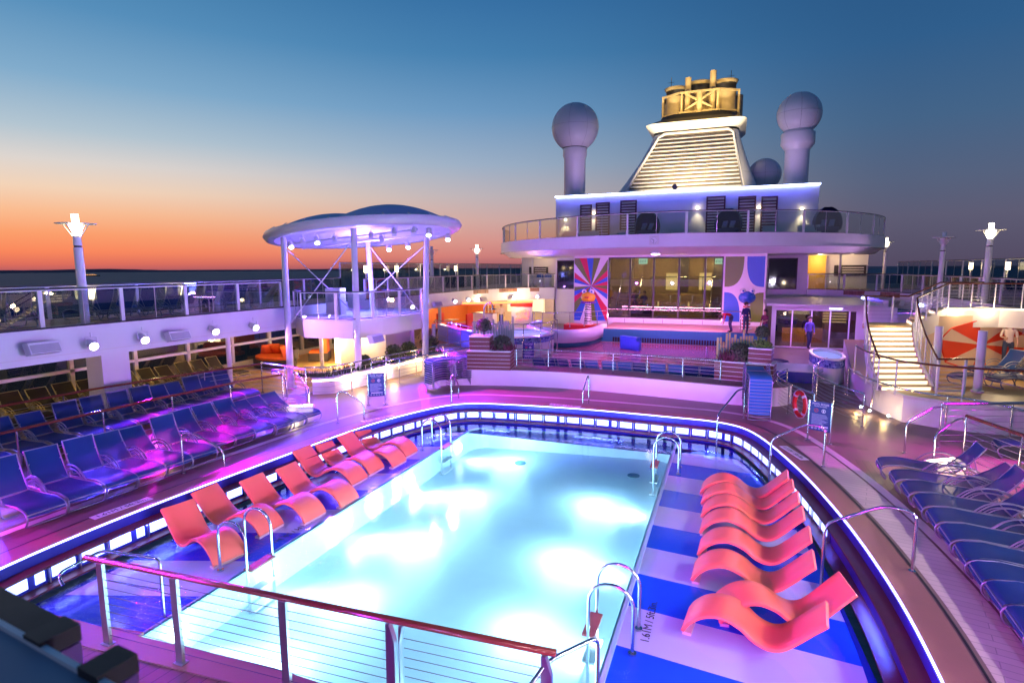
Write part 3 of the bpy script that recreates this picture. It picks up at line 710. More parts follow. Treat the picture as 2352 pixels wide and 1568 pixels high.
# ================================================================== CORAL LEDGE LOUNGERS
def ledge_lounger(label, loc, rz, group, flip=False):
    if 'ledge' in LT: return dup(LT['ledge'], loc, rz, label, group)
    t = thing('ledge_lounger', label, 'pool lounger', loc, rz, group); LT['ledge'] = t
    # profile (x along the body from foot to head, z)
    key = [(0, .0), (.09, .14), (.27, .28), (.50, .335), (.74, .26), (.92, .13), (1.10, .075), (1.26, .12), (1.43, .27), (1.60, .45), (1.75, .60)]
    pr = spline([(x, 0, z) for x, z in key], 5); th = .05; W_ = .61
    top = []; bot = []
    for i, p in enumerate(pr):
        a = pr[max(i-1, 0)]; b_ = pr[min(i+1, len(pr)-1)]; d = (b_-a).normalized(); n = Vector((-d.z, 0, d.x))
        if n.z < 0: n = -n
        top.append(p+n*th*.5+Vector((0, 0, .03))); bot.append(p-n*th*.5+Vector((0, 0, .03)))
    body = MB()
    ysl = [-W_/2, -W_/2+.012, -W_/4, 0, W_/4, W_/2-.012, W_/2]
    dz = [-.012, 0, -.004, -.006, -.004, 0, -.012]
    body.sheet([[(p.x, y, p.z+q) for y, q in zip(ysl, dz)] for p in top])
    body.sheet([[(p.x, y, p.z) for y in ysl[::-1]] for p in bot])
    for y in (-W_/2, W_/2): body.sheet([[(p.x, y, p.z-.012) for p in top], [(p.x, y, p.z) for p in bot]])
    for e in (0, -1): body.sheet([[(top[e].x, y, top[e].z+q) for y, q in zip(ysl, dz)], [(bot[e].x, y, bot[e].z) for y in ysl]], False)
    body.build('shell', M['orange'], t)
    s = MB(); s.box(.0, -W_/2, -.1, .12, W_/2, .02); s.build('foot_base', mat('pale_base', (.8, .6, .5), .5), t)
    return t
gl_ = 'coral ledge loungers in the left shallows'
Lpos = [(-8.0, 7.06, 13), (-8.16, 8.2, 1), (-7.74, 8.95, 3), (-7.56, 9.85, 1), (-8.1, 10.95, 2), (-8.12, 11.7, 2), (-7.86, 12.35, 2), (-7.98, 13.15, 2)]
names = ['nearest, seen from behind the hooped ladder', 'second from the near ladder', 'third from the near ladder', 'fourth, closest to the basin edge', 'fifth in the row', 'sixth in the row', 'seventh, next to last before the far ladder', 'last, beside the far left ladder']
for (x, y, a), nme in zip(Lpos, names):
    ledge_lounger(f'coral wave-shaped lounger standing in the left shallows, {nme}', (x, y, LZ+.02), PI-R(a), gl_)
gr_ = 'pink-lit ledge loungers in the right shallows'
Rpos = [(-.40, 8.06, -7), (.0, 8.42, 11), (-.38, 9.45, -3), (-.33, 10.35, -3), (-.34, 11.24, -3), (-.35, 11.99, -3), (-.38, 12.67, -3), (-.43, 13.25, -3)]
names = ['nearest of all', 'second, turned away from the others', 'third from the front', 'fourth from the front', 'fifth from the front', 'sixth from the front', 'seventh, next to last', 'farthest at the back']
for (x, y, a), nme in zip(Rpos, names):
    ledge_lounger(f'pink wave-shaped lounger standing in the right shallows, {nme}', (x, y, LZ+.02), R(a), gr_)

# ================================================================== LOUNGER STACKS
def stack(x, y, rz, n, dz, kind, where, group):
    for k in range(n):
        pos = 'bottom one' if k == 0 else ('topmost' if k == n-1 else f'{ORD[k]} from the bottom'.replace('nearest', 'first'))
        lounger(kind, 1, f'flat lounger in {where}, {pos}', (x, y, .01+k*dz), rz, group, arms=True)
stack(-10.25, 18.2, R(58), 10, .085, 'blue', 'the curved stack by the planter', 'loungers stacked left of the brown planter')
stack(.92, 17.45, R(94), 11, .095, 'teal', 'the green stack at the right planter', 'loungers stacked at the right planter')
# ================================================================== UPPER SIDE DECKS
UZ = 2.85
LP = [(XL, -5.5), (XL, 12), (XL, 24), (XL, 36), (-16.8, 40), (-15.4, 42.6), (-13.1, 43.9)]
RPp = [(XR, 21.5), (XR-.1, 28), (XR-.1, 34), (9.6, 38.5), (8.4, 41.8), (6.5, 43.5), (4.9, 43.9)]
def slab(name, edge, side_x, z0, z1, m_):
    s = MB(); poly = edge+[(edge[-1][0], 61), (side_x, 61), (side_x, edge[0][1])]
    s.prism(poly, z0, z1); return struct(name, s, m_)
slab('upper_deck', LP, SL, UZ-.28, UZ, M['upper_floor'])
slab('upper_deck', [(XR, -5.5)]+RPp, SR, UZ-.28, UZ, M['upper_floor'])
def fascia(name, path, z0, z1, label):
    o = thing(name, label, 'balcony edge', (path[0][0], path[0][1], z0))
    s = MB(); q = [(x-path[0][0], y-path[0][1], 0) for x, y in path]
    s.ribbon(q, [(-.06, 0), (.1, 0), (.1, z1-z0), (-.06, z1-z0)]); s.build('panel', M['white'], o)
    s = MB(); s.ribbon(q, [(.1, (z1-z0)*.18), (.107, (z1-z0)*.18), (.107, (z1-z0)*.2), (.1, (z1-z0)*.2)]); s.build('seam', M['cream'], o)
    s = MB(); s.ribbon(q, [(-.06, z1-z0+.003), (.13, z1-z0+.003), (.13, z1-z0+.045), (-.06, z1-z0+.045)]); s.build('gutter', M['dark'], o)
    return o
LPs = [(p.x, p.y) for p in spline([(*p, 0) for p in LP], 4)]
RPs = [(p.x, p.y) for p in spline([(*p, 0) for p in RPp], 4)]
fascia('balcony_fascia', LPs, UZ-.9, UZ+.02, 'long white fascia of the left upper deck carrying spotlights and speakers')
fascia('balcony_fascia', [(x, y) for x, y in RPs][::-1], UZ-.9, UZ+.02, 'curved white fascia of the right upper deck behind the staircase')
fascia('balcony_fascia', [(XR, 12.5), (XR, -5.5)], UZ-.9, UZ+.02, 'white fascia of the right upper deck near the viewer')

def glass_rail(name, label, path, z, h=1.1, step=2.0, group=None, cap='dark', mid=True, gm='glass'):
    o = thing(name, label, 'glass railing', (path[0][0], path[0][1], z), 0, group)
    q = [Vector((x-path[0][0], y-path[0][1], 0)) for x, y in path]
    c = [0]
    for i in range(len(q)-1): c.append(c[-1]+(q[i+1]-q[i]).length)
    def at(t):
        for i in range(len(q)-1):
            if c[i+1] >= t-1e-6: return q[i]+(q[i+1]-q[i])*((t-c[i])/(c[i+1]-c[i])), (q[i+1]-q[i]).normalized()
        return q[-1], (q[-1]-q[-2]).normalized()
    n = max(1, round(c[-1]/step)); stp = c[-1]/n
    s = MB(); s.ribbon(q, [(-.035, h-.03), (.035, h-.03), (.035, h+.01), (-.035, h+.01)]); s.build('top_rail', M['dark'] if cap == 'dark' else M['white'], o)
    s = MB(); s.ribbon(q, [(-.025, .03), (.025, .03), (.025, .06), (-.025, .06)]); s.build('bottom_rail', M['dark'], o)
    s = MB(); s.ribbon(q, [(.02, h-.06), (.04, h-.06), (.04, h-.032), (.02, h-.032)]); s.build('trim', M['white_gloss'], o)
    for k in range(n+1):
        p, d = at(k*stp); s = MB(); nn = Vector((d.y, -d.x, 0))
        w = .05
        s.bar(p+nn*.03+Vector((0, 0, 0)), p+nn*.03+Vector((0, 0, h-.03)), .11, .05, up=(d.x, d.y, 0) if False else tuple(nn)); s.build('post', M['white_gloss'], o)
        if k < n:
            a, _ = at(k*stp+.07); b_, _ = at((k+1)*stp-.07)
            s = MB(); s.bar(a+Vector((0, 0, h/2+.02)), b_+Vector((0, 0, h/2+.02)), .012, h-.12); s.build('glass_panel', M[gm], o)
            if mid:
                mp_ = (a+b_)/2; s = MB(); s.bar(mp_+nn*.01+Vector((0, 0, .03)), mp_+nn*.01+Vector((0, 0, h-.03)), .02, .02); s.build('mullion', M['steel_brushed'], o)
    return o
cut = lambda P_, a, b_: [p for p in P_ if a <= p[1] <= b_]
gname = 'glass railings of the upper decks'
glass_rail('glass_railing', 'glass railing along the left upper deck, left of the stage canopy', [(XL, 1), (XL, 18.6)], UZ, 1.1, 2.15, gname)
glass_rail('glass_railing', 'glass railing along the left upper deck, between the canopy and the deckhouse', [(XL, 24.4)]+cut(LPs, 26, 44), UZ, 1.1, 2.2, gname)
glass_rail('glass_railing', 'glass railing of the right upper deck behind the staircase', [p for p in RPs[::-1]], UZ, 1.1, 2.2, gname)
glass_rail('side_railing', 'low glass railing along the left ship side', [(SL+.15, -3), (SL+.15, 27)], UZ, 1.1, 3.0, None)
glass_rail('windscreen', 'tall glass windscreen along the left ship side', [(SL+.15, 27), (SL+.15, 60)], UZ, 1.95, 3.0, 'windscreens at the ship sides', gm='screen_glass')
glass_rail('windscreen', 'tall glass windscreen along the right ship side', [(SR-.15, 60), (SR-.15, 8)], UZ, 1.95, 3.0, 'windscreens at the ship sides', gm='screen_glass')

# lower left: sea windows
sw = thing('sea_window_wall', 'tall framed windows showing the sea under the left upper deck', 'window wall', (SL, 0, 0))
for k in range(16):
    y = -3.2+k*2.25
    s = MB(); s.box(-.08, y-.07, 0, .1, y+.07, UZ-.3); s.build('mullion', M['cream'], sw)
    s = MB(); s.box(-.01, y+.07, .25, .005, y+2.18, UZ-.3); s.build('glass_panel', M['glass_dark'], sw)
s = MB(); s.box(-.08, -3.2, 1.0, .1, 32.6, 1.1); s.build('transom', M['cream'], sw)
s = MB(); s.box(-.1, -3.2, 0, .12, 32.6, .25); s.build('sill', M['cream'], sw)
s = MB(); s.box(-.1, 32.6, 0, .12, 44, UZ-.3); s.build('wall', M['orange_wall'], sw)
def column(x, y, r, z1, label, sq=None, z0=0):
    o = thing('support_column', label, 'column', (x, y, z0), 0, 'white columns under the upper decks')
    s = MB()
    if sq: s.box(-sq[0], -sq[1], 0, sq[0], sq[1], z1-z0); s.build('shaft', M['white'], o)
    else: s.cyl((0, 0, 0), (0, 0, z1-z0), r, n=16); s.build('shaft', M['white'], o)
    s = MB()
    if sq: s.box(-sq[0]-.03, -sq[1]-.03, 0, sq[0]+.03, sq[1]+.03, .1)
    else: s.cyl((0, 0, 0), (0, 0, .06), r+.05, n=16)
    s.build('base', M['cream'], o)
    return o
column(-17.75, 11.75, 0, 1.98, 'wide square white pillar under the left upper deck', (.35, .42))
column(-17.8, 16.3, .09, 1.98, 'thin round white column left of the orange sofa')
column(-17.9, 33.5, .11, 1.98, 'white column in front of the cafe counter')
# warm lamps under the left deck
WL = []
for y in (3, 9, 14.5):
    o = thing('ceiling_lamp', f'small round warm ceiling lamp over the dark loungers', 'ceiling lamp', (-19.3, y, UZ-.28), 0, 'ceiling lamps under the left upper deck')
    s = MB(); s.cyl((0, 0, -.04), (0, 0, -.001), .13, n=16); s.build('lens', M['lamp_warm'], o)
    point('ceiling_light', (-19.3, y, UZ-.45), (1, .7, .2), 42, .13)

# ================================================================== DECKHOUSE
dh = thing('deckhouse', 'white multi-level deckhouse with big window, murals and blue neon roof edge', 'ship deckhouse', (0, 0, 0))
s = MB(); s.box(-13.06, 44.0, 6.15, 5.3, 62, 9.85); s.build('upper_wall', M['white'], dh)
for q in ((-13.1, -9.9), (1.95, 4.9)): s = MB(); s.box(q[0], 44.12, 0, q[1], 60, 5.9); s.build('tower_wall', M['white'], dh)
for q in ((-17.0, -13.1), (4.9, 9.0)): s = MB(); s.box(q[0], 47, 0, q[1], 60, 5.9); s.build('recess_wall', M['cream'], dh)
# blue neon edge
M['neon'] = emit('blue_neon', (.12, .2, 1), 9)
M['neon_core'] = emit('neon_core', (.45, .55, 1), 14)
s = MB(); s.tube([(-13.1, 43.93, 9.9), (5.34, 43.93, 9.9)], .055, 8); s.build('neon_strip', M['neon_core'], dh)
for x in (-11, -7, -3.9, -1, 3):
    area('neon_light', (x, 43.6, 9.95), (x, 44.4, 8.5), (.03, .06, 1), 26, 3.6, .1)
for x in (-11.5, -7.5, -3.5, .5, 4): area('neon_light', (x, 44.4, 9.98), (x, 47.5, 10.6), (.03, .06, 1), 14, 3.6, .1)
# louvred shutters
M['shutter'] = mat('brown_shutter', (.13, .06, .06), .5)
def shutter(px0, px1, pt, pb):
    x0, z1 = AY(px0, pt, 44.0); x1, _ = AY(px1, pt, 44.0); z0 = 6.2
    s = MB(); s.box(x0, 43.9, z0, x0+.1, 43.99, z1); s.box(x1-.1, 43.9, z0, x1, 43.99, z1); s.box(x0+.1, 43.9, z1-.1, x1-.1, 43.99, z1)
    f = s.build('shutter_frame', M['shutter'], dh)
    s = MB(); k = z0+.05
    while k < z1-.2: s.box(x0+.1, 43.93, k, x1-.1, 43.98, k+.09); k += .2
    s.build('slats', M['shutter'], f)
    s = MB(); s.box(x0+.1, 43.982, z0, x1-.1, 43.995, z1-.1); s.build('pane', M['white'], f)
for a in [(1333, 1360, 471, 540), (1369, 1401, 466, 538), (1425, 1463, 461, 536), (1623, 1667, 452, 535), (1696, 1737, 452, 535), (1749, 1787, 452, 535)]: shutter(*a)
# sconces
for i, (px, py) in enumerate([(1299, 507), (1364, 492), (1602, 480), (1743, 479), (1842, 483)]):
    x, z = AY(px, py, 43.9)
    s = MB(); s.cyl((x, 43.82, z), (x, 43.82, z+.16), .09, .05, 12); s.build('wall_sconce', M['lamp_warm'], dh)
    spot('sconce_light', (x, 43.72, z-.05), (x, 43.98, z-2), WARM, 90, 75, .5, .05)
# top deck slab
TZ = 6.15
TP = [(-17.0, 44.2), (-16.2, 40.6), (-14.6, 37.4), (-12.4, 34.9), (-9.7, 33.1), (-6.8, 32.0), (-3.9, 31.6), (-1.0, 31.9), (1.9, 32.9), (4.6, 34.7), (6.8, 37.2), (8.4, 40.5), (9.2, 44.2)]
TPs = [(p.x, p.y) for p in spline([(*p, 0) for p in TP], 5)]
s = MB(); s.prism(TPs+[(9.2, 60), (-17.0, 60)], TZ-.1, TZ); s.build('top_deck_floor', M['upper_floor'], dh)
s = MB(); q = [(x, y, 0) for x, y in TPs]
s.ribbon(q, [(-.05, TZ-.62), (.12, TZ-.62), (.12, TZ+.04), (-.05, TZ+.04)]); s.build('top_deck_fascia', M['white'], dh)
s = MB(); s.ribbon(q, [(.0, TZ-.66), (.2, TZ-.66), (.2, TZ-.63), (.0, TZ-.63)]); s.build('drip_edge', M['white_gloss'], dh)
# sloping soffit from the fascia to the front wall
cx_, cy_ = -3.9, 46
inn = [(cx_+(x-cx_)*.80, cy_-.4+(y-cy_)*.56) for x, y in TPs]
s = MB(); s.sheet([[(x, y, TZ-.6) for x, y in TPs], [(cx_+(x-cx_)*.97, cy_+(y-cy_)*.93, TZ-.95) for x, y in TPs], [(x, min(y, 44.3), 5.22) for x, y in inn], [(x, 46.5, 5.22) for x, y in inn]]); s.build('soffit', M['white'], dh)
s = MB(); s.prism([(x, min(y+.1, 44.3)) for x, y in inn]+[(9.0, 47), (-17, 47)], 5.24, 5.34); s.build('ceiling', M['white'], dh)
# front wall of the central bay with the big window opening
Y0 = 38.0
def wx(px): return AY(px, 660, Y0)[0]
X0, X1, XA, XB = -9.98, 2.0, -7.62, -.46
WT, WB = 5.07, 1.12
s = MB()
s.box(X0, Y0, .6, XA, Y0+.3, 5.3); s.box(XB, Y0, .6, X1, Y0+.3, 5.3); s.box(XA, Y0, WT, XB, Y0+.3, 5.3); s.box(XA, Y0, .6, XB, Y0+.3, WB)
s.box(X0, Y0+.3, .6, X0+.25, 44.1, 5.3); s.box(X1-.25, Y0+.3, .6, X1, 44.1, 5.3)
s.build('front_wall', M['white'], dh)
for k in range(7):
    xx = XA-.1+(XB-XA+.2)*k/6; s = MB(); s.box(xx-.012, Y0-.012, .82, xx+.012, Y0-.002, WB-.05); s.build('panel_joint', M['dark'], dh)
# big window
wf = MB(); t_ = .07
wf.box(XA, Y0-.05, WB, XA+t_, Y0+.2, WT); wf.box(XB-t_, Y0-.05, WB, XB, Y0+.2, WT); wf.box(XA+t_, Y0-.05, WB, XB-t_, Y0+.2, WB+t_); wf.box(XA+t_, Y0-.05, WT-t_, XB-t_, Y0+.2, WT)
for px in (1447, 1501, 1559, 1619):
    x = wx(px); wf.box(x-.055, Y0-.045, WB+t_, x+.055, Y0+.19, WT-t_)
wf.box(XA+t_, Y0-.03, 1.72, XB-t_, Y0+.15, 1.82)
W0 = wf.build('big_window', M['dark'], dh)
s = MB(); s.box(XA+t_, Y0+.05, WB+t_, XB-t_, Y0+.06, WT-t_); s.build('pane', M['glass_dark'], W0)
# the room behind the window
M['room_tan'] = mat('tan_wall', (.4, .28, .13), .6, var=.15)
M['room_dark'] = mat('brown_wall', (.09, .06, .05), .4)
s = MB(); s.box(X0+.25, 43.8, .6, X1-.25, 44.0, 5.2); s.build('room_back_wall', M['room_tan'], dh)
s = MB(); s.box(X0+.25, Y0+.3, .6, X1-.25, 43.8, .75); s.box(X0+.25, Y0+.3, 5.15, X1-.25, 43.8, 5.22); s.build('room_floor', M['room_dark'], dh)
s = MB(); s.box(-5.1, 41.5, .75, -1.6, 42.2, 2.6); s.build('bar_counter', M['room_tan'], dh)
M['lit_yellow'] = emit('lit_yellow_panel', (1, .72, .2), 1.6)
for x0, x1 in ((-4.4, -3.6), (-2.1, -1.3)):
    s = MB(); s.box(x0, 42.9, 2.8, x1, 43.0, 4.0); s.build('lit_panel', M['lit_yellow'], dh)
s = MB(); s.box(-3.6, 43.5, .75, -2.9, 43.79, 5.1); s.box(-1.2, 43.3, .75, -.6, 43.79, 5.1); s.build('room_pier', M['room_dark'], dh)
for sx, d in ((-7.4, 1), (-1.3, 1)):
    for k in range(8):
        s = MB(); s.box(sx, 39.4+k*.3, .75+k*.26, sx+1.7, 39.7+k*.3, .8+k*.26); s.build('stair_tread', M['room_dark'], dh)
    s = MB(); s.tube([(sx+1.5, 39.2, 1.7), (sx+1.5, 41.6, 3.9)], .04, 6); s.tube([(sx+.1, 39.2, 1.7), (sx+.1, 41.6, 3.9)], .04, 6); s.tube([(sx+1.5, 39.2, .75), (sx+1.5, 39.2, 1.7)], .03, 6); s.build('stair_rail', M['steel'], dh)
s = MB(); s.tube([(-5.4, 41.4, 3.75), (-1.0, 41.4, 3.75)], .03, 6); s.tube([(-5.2, 41.4, 2.6), (-5.2, 41.4, 3.75)], .03, 6); s.tube([(-1.8, 41.4, 2.6), (-1.8, 41.4, 3.75)], .03, 6); s.build('bar_rail', M['steel'], dh)
for px in (1477, 1659-6):
    x, z = AY(px, 600, 38.6); 
    s = MB(); s.box(x-.28, 38.6, z-.18, x+.28, 38.66, z+.18); e = s.build('exit_sign', emit('exit_sign_lit', (.55, 1, .85), 2.2), dh)
    text_mesh('exit_lettering', 'EXIT', .22, M['dark'], e, Matrix.Translation((x, 38.595, z-.08)) @ Matrix.Rotation(R(90), 4, 'X'))
for x, y in ((-6, 41), (-3.2, 40.2), (-1, 41)): point('room_light', (x, y, 4.6), (1, .72, .35), 380, .25)
point('room_light', (-7, 40.5, 3.9), (.25, .15, 1), 110, .2)
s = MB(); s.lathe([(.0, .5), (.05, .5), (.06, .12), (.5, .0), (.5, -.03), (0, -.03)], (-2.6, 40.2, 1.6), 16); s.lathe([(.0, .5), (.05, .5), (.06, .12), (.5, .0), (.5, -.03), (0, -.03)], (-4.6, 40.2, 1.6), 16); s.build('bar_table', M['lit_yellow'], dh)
# small tower windows
def towerwin(x0, x1, z0, z1):
    s = MB(); t = .06; y = 44.1
    s.box(x0, y-.06, z0, x0+t, y+.01, z1); s.box(x1-t, y-.06, z0, x1, y+.01, z1); s.box(x0+t, y-.06, z0, x1-t, y+.01, z0+t); s.box(x0+t, y-.06, z1-t, x1-t, y+.01, z1)
    f = s.build('tower_window', M['dark'], dh)
    s = MB(); s.box(x0+t, y-.03, z0+t, x1-t, y-.02, z1-t); s.build('pane', M['window_dark'], f)
M['window_dark'] = mat('dark_window_glass', (.01, .012, .03), .05, spec=1, var=.5, scale=1)
towerwin(-12.95, -11.45, 2.75, 4.98); towerwin(2.42, 4.25, 2.86, 5.0)
# murals
MC = {'r': mat('mural_red', (.62, .012, .06), .4, var=.05), 'o': mat('mural_olive', (.13, .22, .02), .4, var=.05), 'b': mat('mural_blue', (.03, .14, .6), .4, var=.05), 'w': M['white_gloss']}
mural = MB(); mx0, mx1, mz0, mz1 = -9.94, -7.68, .86, 5.05
mcx, mcz = AY(1358, 657, Y0)
cols = 'rowbrwobrowbrobwrobwrorb'
cols = ['o', 'r', 'b', 'w', 'o', 'r', 'b', 'r', 'o', 'w', 'b', 'r', 'o', 'r', 'b', 'w', 'b', 'w', 'o', 'r', 'b', 'r', 'o', 'w']
def border(a):
    dx, dz = math.cos(a), math.sin(a); k = 1e9
    if dx > 1e-6: k = min(k, (mx1-mcx)/dx)
    if dx < -1e-6: k = min(k, (mx0-mcx)/dx)
    if dz > 1e-6: k = min(k, (mz1-mcz)/dz)
    if dz < -1e-6: k = min(k, (mz0-mcz)/dz)
    return (mcx+dx*k, mcz+dz*k)
corn = [(mx0, mz0), (mx1, mz0), (mx0, mz1), (mx1, mz1)]
ids = {'r': 0, 'o': 1, 'b': 2, 'w': 3}
NR = 26; seq = 'brwobrwrobrorbwobwrobrobrw'
seq = 'rbrowobrowrbwobrobwobrwbro'[:NR]
for k in range(NR):
    a0, a1 = 2*PI*k/NR+.05, 2*PI*(k+1)/NR+.05
    pts = [(mcx, mcz), border(a0)]
    for c in corn:
        ac = math.atan2(c[1]-mcz, c[0]-mcx) % (2*PI)
        if a0 < ac < a1 or a0 < ac+2*PI < a1: pts.append(c)
    pts.append(border(a1)); mural.cur = ids[seq[k]]
    mural.add([(x, Y0-.006, z) for x, z in pts], [tuple(range(len(pts)))])
mural.build('ray_mural', [MC['r'], MC['o'], MC['b'], MC['w']], dh)
pm_ = MB(); qx0, qx1, qz0, qz1 = -.36, 1.9, 1.05, 5.05
def petal(cx, cz, sx, sz, w, h, ci):
    pm_.cur = ci; pts = [(cx, cz)]
    for i in range(13):
        t = PI/2*i/12; pts.append((cx+sx*w*math.cos(t)**.72, cz+sz*h*math.sin(t)**.72))
    pm_.add([(x, Y0-.006, z) for x, z in pts], [tuple(range(len(pts)))])
petal(qx0, qz1, 1, -1, 1.08, 1.85, 1); petal(qx1, qz1, -1, -1, 1.02, 1.85, 2)
petal(qx0, qz0, 1, 1, .95, 1.82, 2); petal(qx1, qz0, -1, 1, .98, 1.82, 1)
pm_.build('petal_mural', [MC['r'], MC['o'], MC['b']], dh)
# recess fittings
M['poster'] = mat('poster_dark', (.03, .025, .03), .3)
for (x0, x1, z0, z1) in ((-16.3, -14.6, 3.9, 4.5), (6.9, 8.9, 3.75, 4.5)):
    s = MB(); s.box(x0, 46.9, z0, x1, 46.98, z1); p = s.build('deck_notice', M['poster'], dh)
    s = MB()
    for k in range(3): s.box(x0+.5, 46.88, z1-.2-k*.17, x1-.15, 46.895, z1-.15-k*.17)
    s.build('notice_lines', M['cream'], p)
M['yellow_wall'] = mat('yellow_wall', (.8, .45, .05), .5)
s = MB(); s.box(4.95, 46.5, UZ, 6.3, 46.9, 5.2); s.build('yellow_doorway', M['yellow_wall'], dh)
s = MB(); s.box(-13.5, 46.5, UZ, -13.12, 46.9, 5.2); s.build('yellow_doorway', M['yellow_wall'], dh)
point('doorway_light', (5.8, 45.7, 4.9), WARM, 60, .1); point('recess_light', (-15, 45.6, 5.0), WARM, 40, .1); point('recess_light', (7.8, 45.6, 5.0), WARM, 50, .1)
column(-15.2, 44.6, .08, 5.3, 'slim white column in the left recess of the deckhouse', None, UZ)
column(6.9, 44.6, .08, 5.3, 'slim white column in the right recess of the deckhouse', None, UZ)
# top deck railing
glass_rail('glass_railing', 'curved glass railing round the top deck above the big window', TPs, TZ, 1.2, 3.1, None)
# clock and down light on the fascia
x, y, z = -3.9, 31.45, 5.85
o = thing('wall_clock', 'square deck clock on the fascia above the big window', 'clock', (x, y, z))
s = MB(); s.box(-.24, -.06, -.24, .24, .0, .24); s.build('case', M['cream'], o)
s = MB(); s.cyl((0, -.061, 0), (0, -.068, 0), .2, n=24); s.build('face', M['white_gloss'], o)
s = MB()
for k in range(12):
    a = 2*PI*k/12; s.bar((.15*math.sin(a), -.07, .15*math.cos(a)), (.19*math.sin(a), -.07, .19*math.cos(a)), .02, .006, up=(0, 1, 0))
s.build('hour_marks', M['black'], o)
s = MB(); s.bar((0, -.075, 0), (-.02, -.075, -.14), .02, .006, up=(0, 1, 0)); s.bar((0, -.08, 0), (-.12, -.08, .06), .022, .006, up=(0, 1, 0)); s.build('hands', M['black'], o)
o = thing('dome_lamp', 'bright dome lamp under the fascia over the big window', 'lamp', (-3.95, 32.6, 5.18))
s = MB(); s.lathe([(.0, .12), (.1, .12), (.28, .03), (.3, 0), (.27, -.02), (0, -.03)], (0, 0, 0), 20); s.build('shade', M['white_gloss'], o)
s = MB(); s.lathe([(.24, -.03), (.2, -.07), (.001, -.09)], (0, 0, 0), 20); s.build('lens', emit('dome_lens', (1, .75, 1), 18), o)
spot('dome_light', (-3.95, 32.6, 5.0), (-3.95, 33.5, 0), (.85, .25, 1), 1500, 150, .6, .15)

# ================================================================== FUNNEL
fn = thing('funnel', 'tall raked white funnel with floodlit louvres and exhaust pipes', 'ship funnel', (-4, 62, 9.85))
def rrect(cx, cy, w, d, r, z, n=5):
    out = []
    for sx, sy, a0 in ((1, -1, -90), (1, 1, 0), (-1, 1, 90), (-1, -1, 180)):
        for i in range(n+1):
            a = R(a0+90*i/n); out.append((cx+sx*(w/2-r)+r*math.cos(a), cy+sy*(d/2-r)+r*math.sin(a), z))
    return out
secs = [(-.6, 0, 14.0, 15, 1.5, 0), (-.5, .3, 13.2, 13, 1.6, 1.2), (-.3, .8, 11.6, 11.0, 1.7, 3), (-.05, 1.2, 9.8, 9.6, 1.7, 5), (.1, 1.4, 8.5, 8.8, 1.6, 6.6), (.15, 1.5, 8.0, 8.2, 1.5, 7.5)]
s = MB(); rows = [rrect(*q) for q in secs]; rows = [r+[r[0]] for r in rows]; s.sheet(rows); s.build('casing', mat('funnel_white', (.62, .62, .66), .3, var=.04), fn)
s = MB(); rows = [rrect(*q) for q in [(.15, 1.5, 8.0, 8.2, 1.3, 7.65), (.15, 1.3, 9.1, 9.0, 1.0, 8.22), (.15, 1.3, 9.3, 9.1, 1.0, 8.32), (.15, 1.3, 8.7, 8.6, 1.2, 8.42)]]
s.sheet([r+[r[0]] for r in rows], False); s.build('collar', M['cream'], fn)
s = MB(); rows = [rrect(*q) for q in [(.15, 1.3, 8.9, 8.8, 1.2, 8.4), (.15, 1.4, 8.2, 8, 1.6, 8.75), (.2, 1.5, 7.2, 7, 2, 9.0), (.2, 1.5, 7.1, 6.9, 2, 9.35), (.2, 1.5, 3, 3, 1, 9.45)]]
s.sheet([r+[r[0]] for r in rows]); s.build('dark_dome', M['dark'], fn)
# louvre in the front face: frame corners from the photograph's proportions
def ff(u, v):    # u across 0..1, v up 0..1 on the front face
    z = 1.3+v*6.1
    w = 10.6+(6.6-10.6)*v; xc = -.55+(.3+.55)*v
    # front y of the casing at that height
    ys = [(q[5], q[1]-q[3]/2) for q in secs]
    for i in range(len(ys)-1):
        if ys[i][0] <= z <= ys[i+1][0]: t = (z-ys[i][0])/(ys[i+1][0]-ys[i][0]); yf = ys[i][1]+(ys[i+1][1]-ys[i][1])*t
    return Vector((xc+(u-.5)*w, yf, z))
s = MB(); path = [ff(.04, 0), ff(.96, 0), ff(1, .04), ff(1, .94), ff(.94, 1), ff(.06, 1), ff(0, .94), ff(0, .04)]
s.tube([p+Vector((0, -.12, 0)) for p in path], .13, 6, closed=True); s.build('louvre_frame', M['cream'], fn)
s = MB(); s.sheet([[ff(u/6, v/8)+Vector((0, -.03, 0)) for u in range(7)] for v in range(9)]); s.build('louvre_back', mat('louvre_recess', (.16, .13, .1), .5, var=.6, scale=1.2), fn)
for k in range(15):
    v = .03+k*.064; s = MB()
    a = [ff(u/8, v)+Vector((0, -.06, 0)) for u in range(9)]; b_ = [ff(u/8, v)+Vector((0, -.34, -.13)) for u in range(9)]; c_ = [ff(u/8, v)+Vector((0, -.34, -.20)) for u in range(9)]
    s.sheet([a, b_, c_]); s.build('slat', M['cream'], fn)
